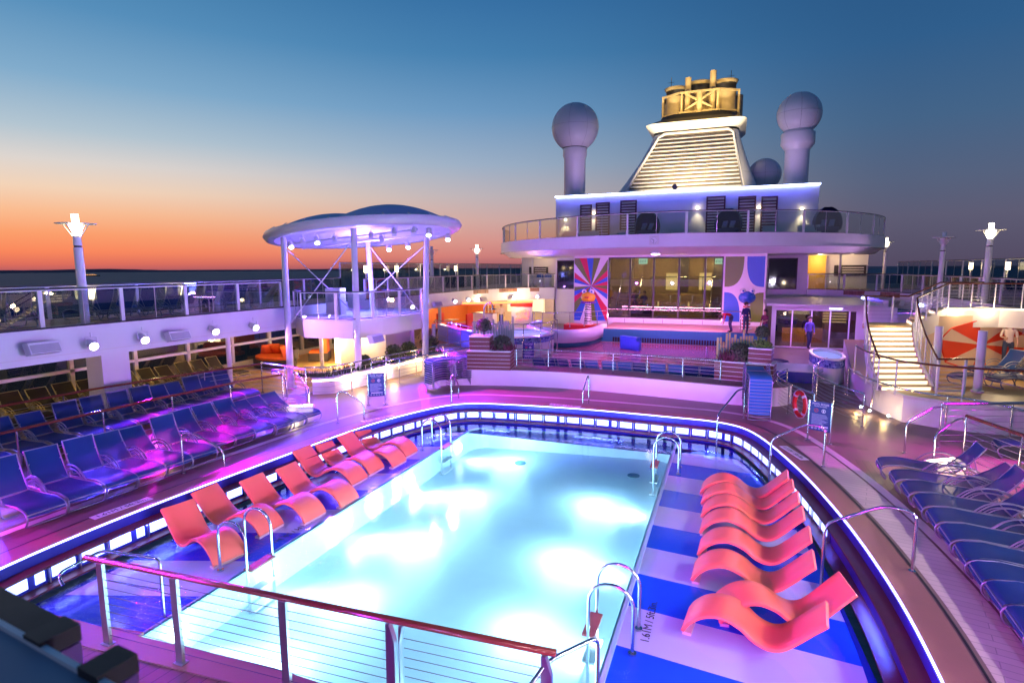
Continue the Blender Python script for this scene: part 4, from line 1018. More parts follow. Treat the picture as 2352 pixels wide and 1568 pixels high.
# exhausts
pz = 9.3
M['sooty'] = mat('sooty_cream', (.42, .32, .17), .55, var=.5, scale=1.5)
M['blacksoot'] = mat('soot', (.02, .018, .02), .6)
def stackp(x, y, r, z0, z1, flare=0):
    s = MB(); s.cyl((x, y, z0), (x, y, z1-.9 if flare else z1), r, n=20)
    p = s.build('exhaust_pipe', M['sooty'], fn)
    if flare:
        s = MB(); s.lathe([(r*.97, -.9), (r*.97, -.35), (r*1.02, -.3)], (x, y, z1), 20); s.build('soot_band', M['blacksoot'], p)
        s = MB(); s.lathe([(r*1.02, -.3), (r*1.18, 0), (r*1.12, .02), (r*.9, -.3)], (x, y, z1), 20); s.build('mouth', M['sooty'], p)
stackp(-1.9, .2, 1.0, pz, 12.3, 1); stackp(.3, 1.0, 1.15, pz, 12.8, 1); stackp(2.75, .2, 1.0, pz, 12.5, 1); stackp(-3.0, 1.9, .5, pz, 11.5); stackp(3.9, 1.9, .5, pz, 11.5); stackp(-.55, .2, .55, pz, 11.5); stackp(1.45, .2, .55, pz, 11.5)
stackp(-.7, -.9, .3, pz, 12.9); stackp(1.6, -.9, .3, pz, 13.3); stackp(.45, -1.6, .28, pz, 11.4)
s = MB()
for z, w in ((pz+.2, .22), (pz+2.05, .25)):
    s.bar((-3.1, -.6, z), (-1.4, -1.7, z+.0), .16, w*.7); s.bar((-1.4, -1.7, z), (2.3, -1.7, z), .16, w*.7); s.bar((2.3, -1.7, z), (4.0, -.6, z), .16, w*.7)
s.build('gantry_ring', M['sooty'], fn)
s = MB()
s.bar((-.9, -1.65, pz+.4), (1.75, -1.65, pz+1.95), .2, .16); s.bar((1.75, -1.65, pz+.4), (-.9, -1.65, pz+1.95), .2, .16); s.build('cross_brace', M['sooty'], fn)
for x, y in ((-3.1, -.6), (4.0, -.6), (-1.2, -1.6), (2.1, -1.6), (-3.0, 2), (3.9, 2)): s = MB(); s.bar((x, y, pz), (x, y, pz+2.15), .16, .16); s.build('gantry_post', M['sooty'], fn)
s = MB(); s.bar((-3.0, 2, pz+2.05), (3.9, 2, pz+2.05), .2, .2); s.bar((-3.1, -.6, pz+2.05), (-3.0, 2, pz+2.05), .2, .2); s.bar((4, -.6, pz+2.05), (3.9, 2, pz+2.05), .2, .2); s.build('gantry_side', M['sooty'], fn)
for zz in (1.0, 3.2, 5.4, 7.0):
    for a_, b2 in zip(secs, secs[1:]):
        if a_[5] <= zz <= b2[5]:
            f_ = (zz-a_[5])/(b2[5]-a_[5]); q2 = [a_[i]+(b2[i]-a_[i])*f_ for i in range(6)]; s = MB(); s.tube([Vector(p) for p in rrect(*q2)], .02, 4, closed=True); s.build('plate_seam', mat('plate_seam', (.35, .35, .4), .5), fn); break
for x_ in (-2.5, 3.2): s = MB(); s.tube([(x_, 1, pz+1.95), (x_, 1, pz+4.4)], .03, 5); s.tube([(x_-.3, 1, pz+3.9), (x_+.3, 1, pz+3.9)], .02, 4); s.build('antenna', M['sooty'], fn)
# floodlights
for x in (-8.2, -5.2, -2.4, .8): spot('louvre_light', (x, 50.6, 10.1), (-3.9+(x+3.9)*.5, 56, 14.3), (1, .80, .48), 6000, 70, .8, .2)
for x in (-6.4, -3.6, -.8): spot('exhaust_light', (x, 55.4, 18.35), (x*.6-1.4, 61, 21.8), (1, .68, .2), 1100, 110, .7, .2)
# roof search lamp in front of the funnel
o = thing('search_lamp', 'small dark round search lamp on the roof edge before the funnel', 'lamp', (AY(1550, 428, 46)[0], 46, 9.85))
s = MB(); s.cyl((0, 0, 0), (0, 0, .5), .04, n=8); s.build('stand', M['dark'], o)
s = MB(); s.cyl((0, -.15, .6), (0, .15, .6), .2, n=16); s.build('drum', M['dark'], o)

# ================================================================== RADOMES
M['seam'] = mat('seam_grey', (.42, .4, .43), .5)
def radome(x, y, zc, r, rm, label, flare=False):
    o = thing('radome', label, 'radome', (x, y, 9.85), 0, 'white radomes on the deckhouse roof')
    zc -= 9.85
    s = MB(); s.sphere((0, 0, zc), r, 32, 20); s.build('dome', M['dome'], o)
    for k in range(4):
        a = PI/4*k; s = MB(); s.tube([(1.002*r*math.cos(a)*math.cos(q), 1.002*r*math.sin(a)*math.cos(q), zc+1.002*r*math.sin(q)) for q in [2*PI*i/36 for i in range(36)]], .012, 4, closed=True); s.build('panel_seam', M['seam'], o)
    s = MB(); s.tube([(1.002*r*math.cos(q), 1.002*r*math.sin(q), zc) for q in [2*PI*i/36 for i in range(36)]], .012, 4, closed=True); s.build('panel_seam', M['seam'], o)
    nb = zc-r*.86
    if flare: pr = [(rm, 0), (rm, nb-1.5), (rm, nb-1.48), (rm*1.36, nb-1.0), (rm*1.38, nb-.97), (rm*1.38, nb-.12), (rm*1.36, nb-.08), (rm*1.2, nb+.0), (rm*1.1, nb+.2)]
    else: pr = [(rm, 0), (rm, nb-.95), (rm*1.12, nb-.75), (rm*1.12, nb), (rm*1.05, nb+.2)]
    s = MB(); s.lathe(pr, (0, 0, 0), 28, True); s.build('mast', M['dome'], o)
    s = MB(); s.lathe([(rm*1.13, nb-.06), (rm*1.16, nb-.04), (rm*1.13, nb)], (0, 0, 0), 28); s.build('seal', M['dark'], o)
for (x_, tx_) in ((-11.5, -14.2), (2.6, 5.0)): spot('roof_flood', (x_, 49.5, 10.3), (tx_, 55, 16.5), (.8, .5, .95), 700, 60, 1, .2)
M['dome'] = mat('radome_white', (.75, .72, .75), .35, var=.04)
x, z = AY(1321, 293, 55); radome(x, 55, z, 2.22, 1.02, 'large ball radome left of the funnel')
x, z = AY(1836, 262, 55); radome(x, 55, z, 1.72, .95, 'ball radome on a flared mast right of the funnel', True)
x, z = AY(1756, 401, 64); radome(x, 64, z, 1.55, .9, 'small low radome half hidden behind the funnel')
# ================================================================== STAGE CANOPY
PX0, PY0 = -15.3, 21.5
pv = thing('stage_canopy', 'round white canopy with two blue fabric domes on slanted white poles', 'canopy', (PX0, PY0, 0))
CZ = 5.97
def ce(t, r=1, dz=0):
    x = 4.62*r*math.cos(t); y = 3.05*r*math.sin(t)
    return Vector((x, y, CZ+.071*x-.07*y+dz))
s = MB(); NN = 48
ringp = [ce(2*PI*i/NN) for i in range(NN)]
rows = []
for (r, dz) in ((1.0, .16), (1.015, .02), (.985, -.14), (.94, -.2), (.9, -.17)): rows.append([ce(2*PI*i/NN, r, dz) for i in range(NN+1)])
s.sheet(rows); rows = [[ce(2*PI*i/NN, r, dz) for i in range(NN+1)] for r, dz in ((1.0, .16), (.95, .2), (.93, .16))]; s.sheet(rows); s.build('rim', M['white_gloss'], pv)
s = MB(); s.sheet([[ce(2*PI*i/NN, r, dz) for i in range(NN+1)] for r, dz in ((.9, -.17), (.86, -.05), (.5, -.02), (.01, 0))]); s.build('ceiling', M['white'], pv)
for i in range(24):
    a = 2*PI*(i+.5)/24; s = MB(); s.bar(ce(a, 1.0, .14), ce(a, .945, .26), .05, .03); s.build('clamp', M['white_gloss'], pv)
M['canopy_fabric'] = mat('blue_grey_fabric', (.5, .58, .85), .6, var=.06)
def dome(cx, wx_, wy, h):
    rows = []
    for j in range(9):
        r = 1-j/8; rows.append([Vector((cx+wx_*r*math.cos(t), wy*r*math.sin(t), CZ+.07*(cx+wx_*r*math.cos(t))-.07*wy*r*math.sin(t)+.14+h*(1-r*r)**1.1)) for t in [2*PI*i/32 for i in range(33)]])
    s = MB(); s.sheet(rows); s.build('fabric_dome', M['canopy_fabric'], pv)
dome(-1.3, 3.0, 2.6, .8); dome(1.4, 2.95, 2.6, .88)
PZ = 2.45
tops = [(-17.75, 20.1), (-12.9, 18.9), (-14.6, 23.3), (-12.35, 22.7)]
bases = [(-15.3, 16.75, 0), (-13.15, 18.0, 0), (-15.78, 22.9, PZ), (-11.75, 20.6, 0)]
# tops from the photograph at the canopy's own height
tp = [G(651, 552, 5.72), G(810, 522, 5.9), G(842, 552, 5.85), G(980, 553, 5.95)]
tp = [Vector((*tp[0], 5.72)), None, None, None]
def top_at(px, py):        # where a pole seen at px meets the ceiling plane z = CZ + .071x - .07y
    d = _ray(px, py); e = Vector((0, 0, EYE))
    A = .071; B = -.07
    # e.z + d.z t = CZ-.18 + A(dx t - PX0) + B(dy t - PY0)
    t = (CZ-.18-A*PX0-B*PY0-e.z)/(d.z-A*d.x-B*d.y)
    return e+d*t
for (px, py), b_ in zip([(651, 548), (812, 526), (842, 553), (980, 543)], bases):
    q = top_at(px, py) if px != 842 else Vector((-16.0, 23.0, CZ-.2))
    o_ = Vector((PX0, PY0, 0)); s = MB(); s.tube([Vector(b_)-o_, Vector(q)-o_], .135, 14, .12); s.build('pole', M['white_gloss'], pv)
    s = MB(); s.cyl(Vector(b_)-o_, Vector(b_)-o_+Vector((0, 0, .06)), .2, n=16); s.build('pole_base', M['white_gloss'], pv)
    tp[[651, 812, 842, 980].index(px)] = Vector(q)-o_
o_ = Vector((PX0, PY0, 0)); bs = [Vector(b_)-o_ for b_ in bases]
mid = lambda a, b_, t: a+(b_-a)*t
for i, j in ((0, 1), (2, 3)):
    lo_i = mid(tp[i], bs[i], .62); lo_j = mid(tp[j], bs[j], .56 if i == 0 else .62)
    if i == 2: lo_i = bs[2]+Vector((0, 0, .9))
    s = MB(); s.tube([mid(tp[i], bs[i], .06), lo_j], .022, 6); s.tube([mid(tp[j], bs[j], .06), lo_i], .022, 6); s.build('brace_rod', M['white_gloss'], pv)
s = MB()
s.tube([ce(.2, .8, -.28), ce(PI-.2, .8, -.28)], .04, 6); s.tube([ce(-.4, .8, -.28), ce(PI+.4, .8, -.28)], .04, 6); s.build('lighting_bar', M['white_gloss'], pv)
# platform
plf = [(-17.2, 19.3), (-15.8, 18.15), (-13.6, 18.35), (-13.2, 19.8), (-13.05, 22.6), (-13.6, 24.2), (-17.2, 25.2)]
s = MB(); s.prism([(x-PX0, y-PY0) for x, y in plf], PZ-.72, PZ); s.build('platform', M['white'], pv)
glass_rail('glass_railing', 'glass railing round the stage platform under the canopy', plf[:6], PZ+.003, 1.1, 1.7, None)
# things on the stage platform
o = thing('console_cabinet', 'tall pale blue cabinet standing on the canopy stage', 'cabinet', (-16.1, 20.6, PZ), R(10))
s = MB(); s.box(-.35, -.25, 0, .35, .25, 1.15); s.build('body', M['white'], o); s = MB(); s.box(-.3, -.262, .08, .3, -.252, 1.05); s.build('door', M['cream'], o)
o = thing('speaker_monitor', 'square pale loudspeaker on a stand on the canopy stage', 'speaker', (-14.75, 20.2, PZ), R(-10))
s = MB(); s.box(-.3, -.2, .35, .3, .2, .95); s.build('box', M['white'], o); s = MB(); s.cyl((0, 0, 0), (0, 0, .35), .08, n=10); s.build('stand', M['white'], o)
# stage lamps hanging below the canopy
def head(name, loc, aim, label, group, lit=True, sc=1.0, colr=(.75, .7, 1), mt_='white'):
    o = thing(name, label, 'spotlight', loc, 0, group)
    d = (Vector(aim)-Vector(loc)).normalized()
    s = MB(); s.tube([d*-.16*sc, d*-.1*sc, d*.0, d*.14*sc], .085*sc, 12, .105*sc); s.build('housing', M[mt_], o)
    s = MB(); up = Vector((0, 0, 1)); sd_ = d.cross(up).normalized()
    s.tube([sd_*.12*sc, sd_*.12*sc+up*.18*sc, sd_*-.12*sc+up*.18*sc, sd_*-.12*sc], .014*sc, 6); s.tube([up*.18*sc, up*.3*sc], .014, 6); s.build('yoke', M[mt_], o)
    if lit:
        key = 'lens%.1f%.1f' % (colr[0], colr[1])
        if key not in M: M[key] = emit('spot_lens', colr, 16)
        s = MB(); s.cyl(d*.135*sc, d*.155*sc, .095*sc, n=14); s.build('lens', M[key], o)
    return o
sgp = 'stage lights under the canopy'
CL = [(667, 560, 1), (695, 552, 0), (727, 549, 1), (768, 547, 0), (852, 538, 0), (905, 528, 0), (893, 568, 1), (937, 562, 1), (950, 526, 0), (985, 530, 1), (1033, 542, 1), (876, 546, 0), (1012, 528, 0)]
names = ['far left, lit', 'dark, second from the left', 'lit, left of centre', 'dark, next to the left cross brace', 'dark, right of the front pole', 'dark, below the front rim', 'lit, low at the middle', 'lit, low right of the middle', 'dark, near the right pole', 'lit, beside the right pole', 'lit, at the far right rim', 'dark white box lamp in the centre', 'dark, right of the right pole']
for (px, py, lit), nme in zip(CL, names):
    q = top_at(px, py-12); q.z -= .28
    q.x = max(min(q.x, PX0+3.9), PX0-3.9); q.y = max(min(q.y, PY0+2.6), PY0-2.7)
    aim = (q.x*.55-3, q.y*.55+5, 0)
    head('stage_light', tuple(q), aim, 'small stage light under the canopy, '+nme, sgp, lit, 1.0, (.75, .8, 1))
    if lit: spot('stage_beam', tuple(q+(Vector(aim)-q).normalized()*.25), aim, (.16, .06, 1), 420, 65, .8, .08)
point('canopy_glow', (-15.0, 21.3, 5.15), (.2, .1, 1), 950, .3)
point('platform_glow', (-15.6, 21.6, 3.6), (.2, .22, 1), 300, .3)
tag(pv, None)
# ================================================================== LAMP POSTS
def lamp_post(x, y, z0, h, label, lit=True):
    o = thing('lamp_post', label, 'lamp post', (x, y, z0), 0, 'lamp posts with disc reflectors on the upper decks')
    s = MB(); s.cyl((0, 0, 0), (0, 0, h-.95), .125, .115, 16); s.cyl((0, 0, 0), (0, 0, .04), .22, n=16); s.build('pole', M['white_gloss'], o)
    s = MB(); s.cyl((0, 0, h-.95), (0, 0, h-.9), .095, n=14); s.build('joint', M['dark'], o)
    s = MB(); s.cyl((0, 0, h-.9), (0, 0, h-.62), .11, .1, 14); s.build('collar', M['white_gloss'], o)
    s = MB(); s.lathe([(.001, h-.62), (.1, h-.62), (.17, h-.34), (.17, h-.31), (.09, h-.31), (.09, h), (.001, h)], (0, 0, 0), 16); s.build('lamp_tube', M['lamp_tube'] if lit else M['white_gloss'], o)
    s = MB(); s.lathe([(.1, h-.3), (.5, h-.28), (.5, h-.262), (.1, h-.27)], (0, 0, 0), 28, False); s.build('disc', M['white_gloss'], o)
    for k in range(4):
        a = PI/2*k+.4; s = MB(); s.tube([(.1*math.cos(a), .1*math.sin(a), h-.66), (.36*math.cos(a), .36*math.sin(a), h-.3)], .014, 5); s.build('strut', M['white_gloss'], o)
    if lit: point('lamp_light', (x, y, z0+h-.45), WARM, 60, .12)
lamp_post(-17.9, 11.3, UZ, 3.2, 'lit lamp post on the left upper deck against the sunset')
x, z = AY(1095, 562, 39.6); lamp_post(-17.9, 39.6, UZ, 3.3, 'small lit lamp post between the canopy and the deckhouse')
lamp_post(-19.6, 35.7, UZ, 3.1, 'unlit lamp post half hidden behind the right canopy pole', False)
lamp_post(9.9, 46.5, UZ-.1, 3.6, 'small lit lamp post right beside the deckhouse')
lamp_post(9.9, 34.9, UZ, 3.25, 'unlit lamp post in the middle of the right upper deck', False)
lamp_post(9.9, 29.3, UZ, 3.3, 'tallest lit lamp post at the right above the stairs')

# ================================================================== FASCIA SPOTLIGHTS AND SPEAKERS
def fascia_light(X, y, z, col, lens, aim, power, label, ang=80, side=1):
    loc = (X+.3*side, y, z)
    head('wall_spotlight', loc, aim, label, 'spotlights on the balcony fascias', True, 1.15, lens)
    d = (Vector(aim)-Vector(loc)).normalized()
    if power: spot('wall_spot_beam', tuple(Vector(loc)+d*.22), aim, col, power, ang, .9, .07)
def speaker(X, y, z, label, side=1, w=.75):
    o = thing('wall_speaker', label, 'speaker', (X+.12*side, y, z), 0, 'loudspeakers on the balcony fascias')
    s = MB(); sg = side
    s.prism([(0, -.08), (.12*sg, -.08), (.12*sg, .08), (0, .08)], -.05, .05); s.build('bracket', M['white'], o)
    s = MB(); pr = [(.08*sg, .14), (.3*sg, .17), (.42*sg, -.12), (.2*sg, -.18)]
    vs = [(a, yy, b_) for yy in (-w/2, w/2) for a, b_ in pr]
    s.add(vs, [(0, 1, 2, 3), (7, 6, 5, 4), (0, 4, 5, 1), (1, 5, 6, 2), (2, 6, 7, 3), (3, 7, 4, 0)]); s.build('cabinet', M['white'], o)
    s = MB(); e = .006*sg
    s.add([(.3*sg+e, -w/2+.03, .15), (.42*sg+e, -w/2+.03, -.1), (.42*sg+e, w/2-.03, -.1), (.3*sg+e, w/2-.03, .15)], [(0, 1, 2, 3)]); s.build('grille', mat('grille_grey', (.45, .45, .48), .6), o)
    return o
FL = [(10.77, 2.35, 'b', 'nearest on the left, bluish'), (12.3, 2.35, 'm', 'second on the left, pinkish'), (14.9, 2.33, 'm', 'third on the left, right of a speaker'), (16.7, 2.28, 'b', 'fourth on the left, next to the canopy')]
for y, z, c, nme in FL:
    fascia_light(XL+.1, y, z, MAG if c == 'm' else BLUE, (.8, .75, 1) if c == 'b' else (1, .75, .95), (-10.9 if c == 'm' else -9.5, y-1.6, 0), 430 if c == 'm' else 520, 'round wall spotlight, '+nme)
for y, c, nme in ((28.3, 'm', 'fifth on the left, just past the canopy'), (29.8, 'b', 'sixth on the left, past the canopy'), (33.7, 'm', 'seventh on the left, past the first far speaker'), (35.7, 'b', 'eighth on the left')):
    fascia_light(XL+.1, y, 2.3, MAG if c == 'm' else BLUE, (.8, .75, 1) if c == 'b' else (1, .75, .95), (-10, y-6, 0), 520, 'small wall spotlight, '+nme)
for (x, y), c, nme in (((-16.0, 41.6), 'm', 'ninth on the left, by the deckhouse'), ((-14.6, 43.1), 'b', 'tenth on the left, by the deckhouse')):
    fascia_light(x, y, 2.2, MAG if c == 'm' else BLUE, (.8, .75, 1), (x+4, y-9, 0), 400, 'small wall spotlight, '+nme)
# spotlights of the same row nearer to the viewer, outside the picture at the left
for y, c in ((5.2, 'm'), (7.4, 'b'), (2.6, 'm')):
    fascia_light(XL+.1, y, 2.35, MAG if c == 'm' else BLUE, (.8, .75, 1) if c == 'b' else (1, .75, .95), (-10.8 if c == 'm' else -8.8, y-.6, 0), 520, 'wall spotlight beyond the left edge of the picture, ' + {5.2: 'middle one', 7.4: 'farther one', 2.6: 'nearest one'}[y])
speaker(XL+.1, 9.5, 2.42, 'large white wall speaker at the far left of the fascia')
speaker(XL+.1, 13.45, 2.3, 'large white wall speaker between two left spotlights')
speaker(XL+.1, 31.2, 2.25, 'small wall speaker past the canopy', 1, .9)
speaker(XL+.1, 38.2, 2.2, 'small wall speaker near the deckhouse on the left', 1, .9)
speaker(-13.1, 18.6, 1.75, 'white speaker on the edge of the canopy stage platform')
# right fascia
fascia_light(8.2, 41.6, 2.45, BLUE, (.45, .5, 1), (2, 32, 0), 700, 'blue wall spotlight above the right glass doors', side=-1)
fascia_light(XR-.1, 37.0, 2.35, BLUE, (.45, .5, 1), (3, 29, 0), 700, 'bright blue wall spotlight left of the stair landing', side=-1)
speaker(9.6, 39.0, 2.3, 'wall speaker between the two blue right spotlights', -1, .8)
speaker(XR-.1, 35.0, 2.3, 'wall speaker behind the stair landing', -1, .8)
for y, c, nme in ((10.5, (1, .78, .75), 'over the right loungers'), (7.0, (.85, .8, 1), 'over the right loungers, second'), (3.2, (.9, .8, 1), 'over the right loungers, third')):
    fascia_light(XR-.1, y, 2.5, c, (1, 1, 1), (3.2, y+.2, 0), 300, 'wall spotlight beyond the right edge of the picture, '+nme, 84, side=-1)

# ================================================================== PARAPET BEHIND THE POOL, PLANTERS
WP = [(-10.2, 18.95), (-9.5, 19.35), (-7.5, 19.9), (-5.45, 20.1), (-3.0, 19.95), (-1.2, 19.7), (.3, 19.5), (1.5, 19.7), (2.0, 20.3)]
WPs = [(p.x, p.y) for p in spline([(*p, 0) for p in WP], 5)]
o = thing('parapet_wall', 'long low curved white wall behind the pool', 'low wall', (-5.45, 20.1, 0))
s = MB(); s.ribbon([(x+5.45, y-20.1, 0) for x, y in WPs], [(0, 0), (-1.0, 0), (-1.0, .6), (0, .6)]); s.build('wall', M['white'], o)
s = MB(); s.ribbon([(x+5.45, y-20.1, .603) for x, y in WPs], [(.02, 0), (-1.02, 0), (-1.02, .02), (.02, .02)]); s.build('coping', M['deck_plain'], o)
def tube_rail(name, label, path, z=0, h=1.05, post=1.8, bars=6, top='steel', group=None, rtop=.025, cat='railing', barm='steel_brushed', postm='steel'):
    path = [Vector((p[0], p[1], (p[2] if len(p) > 2 else z))) for p in path]
    o = thing(name, label, cat, tuple(path[0]), 0, group); b0 = path[0].copy()
    q = [p-b0 for p in path]; up = Vector((0, 0, 1))
    s = MB(); s.tube([p+up*h for p in q], rtop, 8); s.build('top_rail', M[top], o)
    for k in range(bars):
        zz = h*(k+1)/(bars+1); s = MB(); s.tube([p+up*zz for p in q], .007, 5); s.build('bar', M[barm], o)
    c = [0]
    for i in range(len(q)-1): c.append(c[-1]+(q[i+1]-q[i]).length)
    n = max(1, round(c[-1]/post))
    for k in range(n+1):
        t = c[-1]*k/n
        for i in range(len(q)-1):
            if c[i+1] >= t-1e-6: p = q[i]+(q[i+1]-q[i])*((t-c[i])/(c[i+1]-c[i])); break
        s = MB(); s.cyl(p, p+up*h, .022, n=8); s.cyl(p, p+up*.015, .05, n=10); s.build('post', M[postm], o)
    return o
in_ = offs(WPs, .45)
tube_rail('steel_railing', 'low steel railing on top of the white wall behind the pool', [(x, y, .62) for x, y in in_ if -7.6 < x < -.2], h=.72, post=1.3, bars=5)
def planter(x, y, rz, boxes, z, label):
    o = thing('stone_planter', label, 'planter', (x, y, z), rz)
    for (x0, y0, x1, y1, z0, z1) in boxes:
        s = MB(); s.box(x0, y0, z0, x1, y1, z1); b_ = s.build('box', M['maroon_slat'], o)
        s = MB(); n = int((z1-z0)/.13)
        for k in range(n+1):
            zz = z0+k*(z1-z0)/n; e = .012
            t = .008 if k not in (0, n) else .016
            zc_ = min(max(zz, z0+t), z1+.0)
            for a in ((x0-e, y0-e, x1+e, y0), (x0-e, y1, x1+e, y1+e), (x0-e, y0, x0, y1), (x1, y0, x1+e, y1)): s.box(a[0], a[1], zc_-t, a[2], a[3], zc_+t*.3)
        s.box(x0-.012, y0-.012, z1+.001, x1+.012, y1+.012, z1+.02)
        s.build('white_trim', M['white_gloss'], b_)
    return o
M['maroon_slat'] = mat('planter_wood', (.13, .03, .018), .45, var=.2, scale=3, stretch=(1, 1, 8))
def leafball(o, c, r, n, mt_, sz=1, leaf=.05, name='foliage'):
    s = MB(); rnd = random.Random(int(abs(c[0]*1000)+abs(c[1])*77+n))
    for k in range(n):
        d = Vector((rnd.gauss(0, 1), rnd.gauss(0, 1), rnd.gauss(0, 1))).normalized()
        if d.z < -.5: d.z *= -1
        p = Vector(c)+Vector((d.x, d.y, d.z*sz))*r*(1-.35*rnd.random()**2)
        a = Vector((rnd.gauss(0, 1), rnd.gauss(0, 1), rnd.gauss(0, 1))).normalized()*leaf*rnd.uniform(.6, 1.3)
        b_ = a.cross(d).normalized()*leaf*.5
        s.add([p-a, p+b_, p+a, p-b_], [(0, 1, 2, 3)])
    s.build(name, mt_, o)
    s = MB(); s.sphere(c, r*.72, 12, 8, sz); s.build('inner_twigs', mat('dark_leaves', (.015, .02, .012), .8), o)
def spiky(o, x0, x1, y0, y1, z, h, n, mt_):
    s = MB(); rnd = random.Random(int(n*13+abs(x0)*10))
    for k in range(n):
        p = Vector((rnd.uniform(x0, x1), rnd.uniform(y0, y1), z)); d = Vector((rnd.gauss(0, .35), rnd.gauss(0, .35), 1))*h*rnd.uniform(.5, 1.1); w = Vector((rnd.gauss(0, 1), rnd.gauss(0, 1), 0)).normalized()*.022
        s.add([p-w, p+w, p+d*.6+w*.7+Vector((0, 0, 0)), p+d], [(0, 1, 2, 3)])
    s.build('grass_blades', mt_, o)
ga = G(1074, 850, .6); pa = planter(ga[0]+.85, ga[1]+.6, R(12), [(-.95, -.5, .7, .5, 0, .72), (-.88, -.4, -.1, .4, .742, 1.25)], .622, 'brown slatted planter with round shrub, left end of the white wall')
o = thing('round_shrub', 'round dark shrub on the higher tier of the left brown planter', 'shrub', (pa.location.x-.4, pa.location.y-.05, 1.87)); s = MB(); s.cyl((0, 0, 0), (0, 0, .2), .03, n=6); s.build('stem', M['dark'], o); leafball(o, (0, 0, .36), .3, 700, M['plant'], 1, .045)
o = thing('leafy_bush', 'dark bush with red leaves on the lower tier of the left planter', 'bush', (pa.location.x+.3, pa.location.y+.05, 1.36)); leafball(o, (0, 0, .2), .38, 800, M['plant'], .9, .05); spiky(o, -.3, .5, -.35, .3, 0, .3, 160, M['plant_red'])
gb = G(1644, 875, .6); pb = planter(gb[0]+.95, gb[1]+.55, R(-10), [(-.95, -.45, .9, .45, 0, .62), (.1, -.35, .8, .35, .642, 1.12)], .622, 'brown slatted planter with green bushes, right end of the white wall')
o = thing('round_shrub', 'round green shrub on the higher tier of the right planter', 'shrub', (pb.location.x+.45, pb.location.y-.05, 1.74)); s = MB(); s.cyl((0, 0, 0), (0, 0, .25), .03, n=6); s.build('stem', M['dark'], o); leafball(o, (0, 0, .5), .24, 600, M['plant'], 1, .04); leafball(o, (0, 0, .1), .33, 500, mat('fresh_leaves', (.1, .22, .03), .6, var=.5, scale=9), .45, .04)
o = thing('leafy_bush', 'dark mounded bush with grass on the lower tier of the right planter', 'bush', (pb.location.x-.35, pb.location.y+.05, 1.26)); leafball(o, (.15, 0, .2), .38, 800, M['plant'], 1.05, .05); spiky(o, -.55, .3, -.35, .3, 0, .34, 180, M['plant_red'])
# slatted fences
def slat_fence(x0, y0, x1, y1, n, z1, cols, label, bow=.3, wall=.17):
    o = thing('slat_fence', label, 'slatted screen', (x0, y0, 0))
    for k in range(n):
        t = k/(n-1); x = (x1-x0)*t; y = (y1-y0)*t+bow*math.sin(PI*t)
        for row in (0, 1):
            hh = z1*(.86 if row else 1)*(1+.06*math.sin(k*2.3+row)+.05*math.sin(k*5.1)); s = MB(); yy = y-.08*row; xx = x+(.06 if row else 0)
            s.box(xx-.035, yy-.02, .02, xx+.035, yy+.02, hh); s.build('slat', cols[(k*3+row) % len(cols)], o)
    s = MB(); s.ribbon([((x1-x0)*t, (y1-y0)*t+bow*math.sin(PI*t)+.04, 0) for t in [i/8 for i in range(9)]], [(-.02, 1.2), (.02, 1.2), (.02, 1.27), (-.02, 1.27)]); s.build('back_rail', M['white'], o)
c1 = [mat('slat_pale', (.45, .5, .5), .5), mat('slat_mint', (.3, .45, .4), .5), M['white']]
c2 = [mat('slat_lime', (.45, .5, .12), .5), mat('slat_green', (.1, .3, .13), .5), mat('slat_cream', (.6, .6, .3), .5)]
a = AY(1090, 800, 22.6); b_ = AY(1178, 800, 23.4); slat_fence(a[0], 22.6, b_[0], 23.4, 15, 2.15, c1, 'pale slatted screen behind the left brown planter')
a = AY(1648, 800, 21.4); b_ = AY(1754, 800, 22.4); slat_fence(a[0], 21.4, b_[0], 22.4, 17, 1.95, c2, 'lime and green slatted screen behind the right planter', .5)
# long glowing planter on the left
pl = thing('glowing_planter', 'long white planter with warm light under its rim, left of the pool', 'planter', (-13.2, 16.6, 0))
pth = [(-13.75, 16.1), (-13.15, 16.55), (-12.95, 18), (-12.75, 19.6), (-12.5, 21.5), (-12.1, 23.3)]
q = [(x+13.2, y-16.6, 0) for x, y in pth]
s = MB(); s.ribbon(q, [(0, 0), (-.8, 0), (-.8, .5), (0, .5)]); s.build('wall', M['white'], pl)
s = MB(); s.ribbon(q, [(.05, .53), (-.85, .53), (-.85, .6), (.05, .6)]); s.build('rim', M['white_gloss'], pl)
s = MB(); s.ribbon(q, [(.012, .475), (.002, .475), (.002, .52), (.012, .52)]); s.build('light_strip', emit('planter_strip', (1, .75, .35), 16), pl)
for i, (x, y) in enumerate([(-12.7, 17.3), (-12.5, 19.2), (-12.1, 21.2)]): point('planter_light', (x+.12, y, .42), (1, .65, .25), 45, .1)
o = thing('planter_grass', 'dark low grasses growing in the long glowing planter', 'plants', (-13.4, 19, .6))
s = MB(); rnd = random.Random(3)
for k in range(700):
    t = rnd.random(); i = min(int(t*5), 4); f = t*5-i; x = pth[i][0]+(pth[i+1][0]-pth[i][0])*f+13.4-rnd.uniform(.08, .75); y = pth[i][1]+(pth[i+1][1]-pth[i][1])*f-19
    p = Vector((x, y, 0)); d = Vector((rnd.gauss(0, .3), rnd.gauss(0, .3), 1))*rnd.uniform(.12, .3); w = Vector((rnd.gauss(0, 1), rnd.gauss(0, 1), 0)).normalized()*.03
    s.add([p-w, p+w, p+d], [(0, 1, 2)])
tag(s.build('blades', M['plant'], o), kind=None)
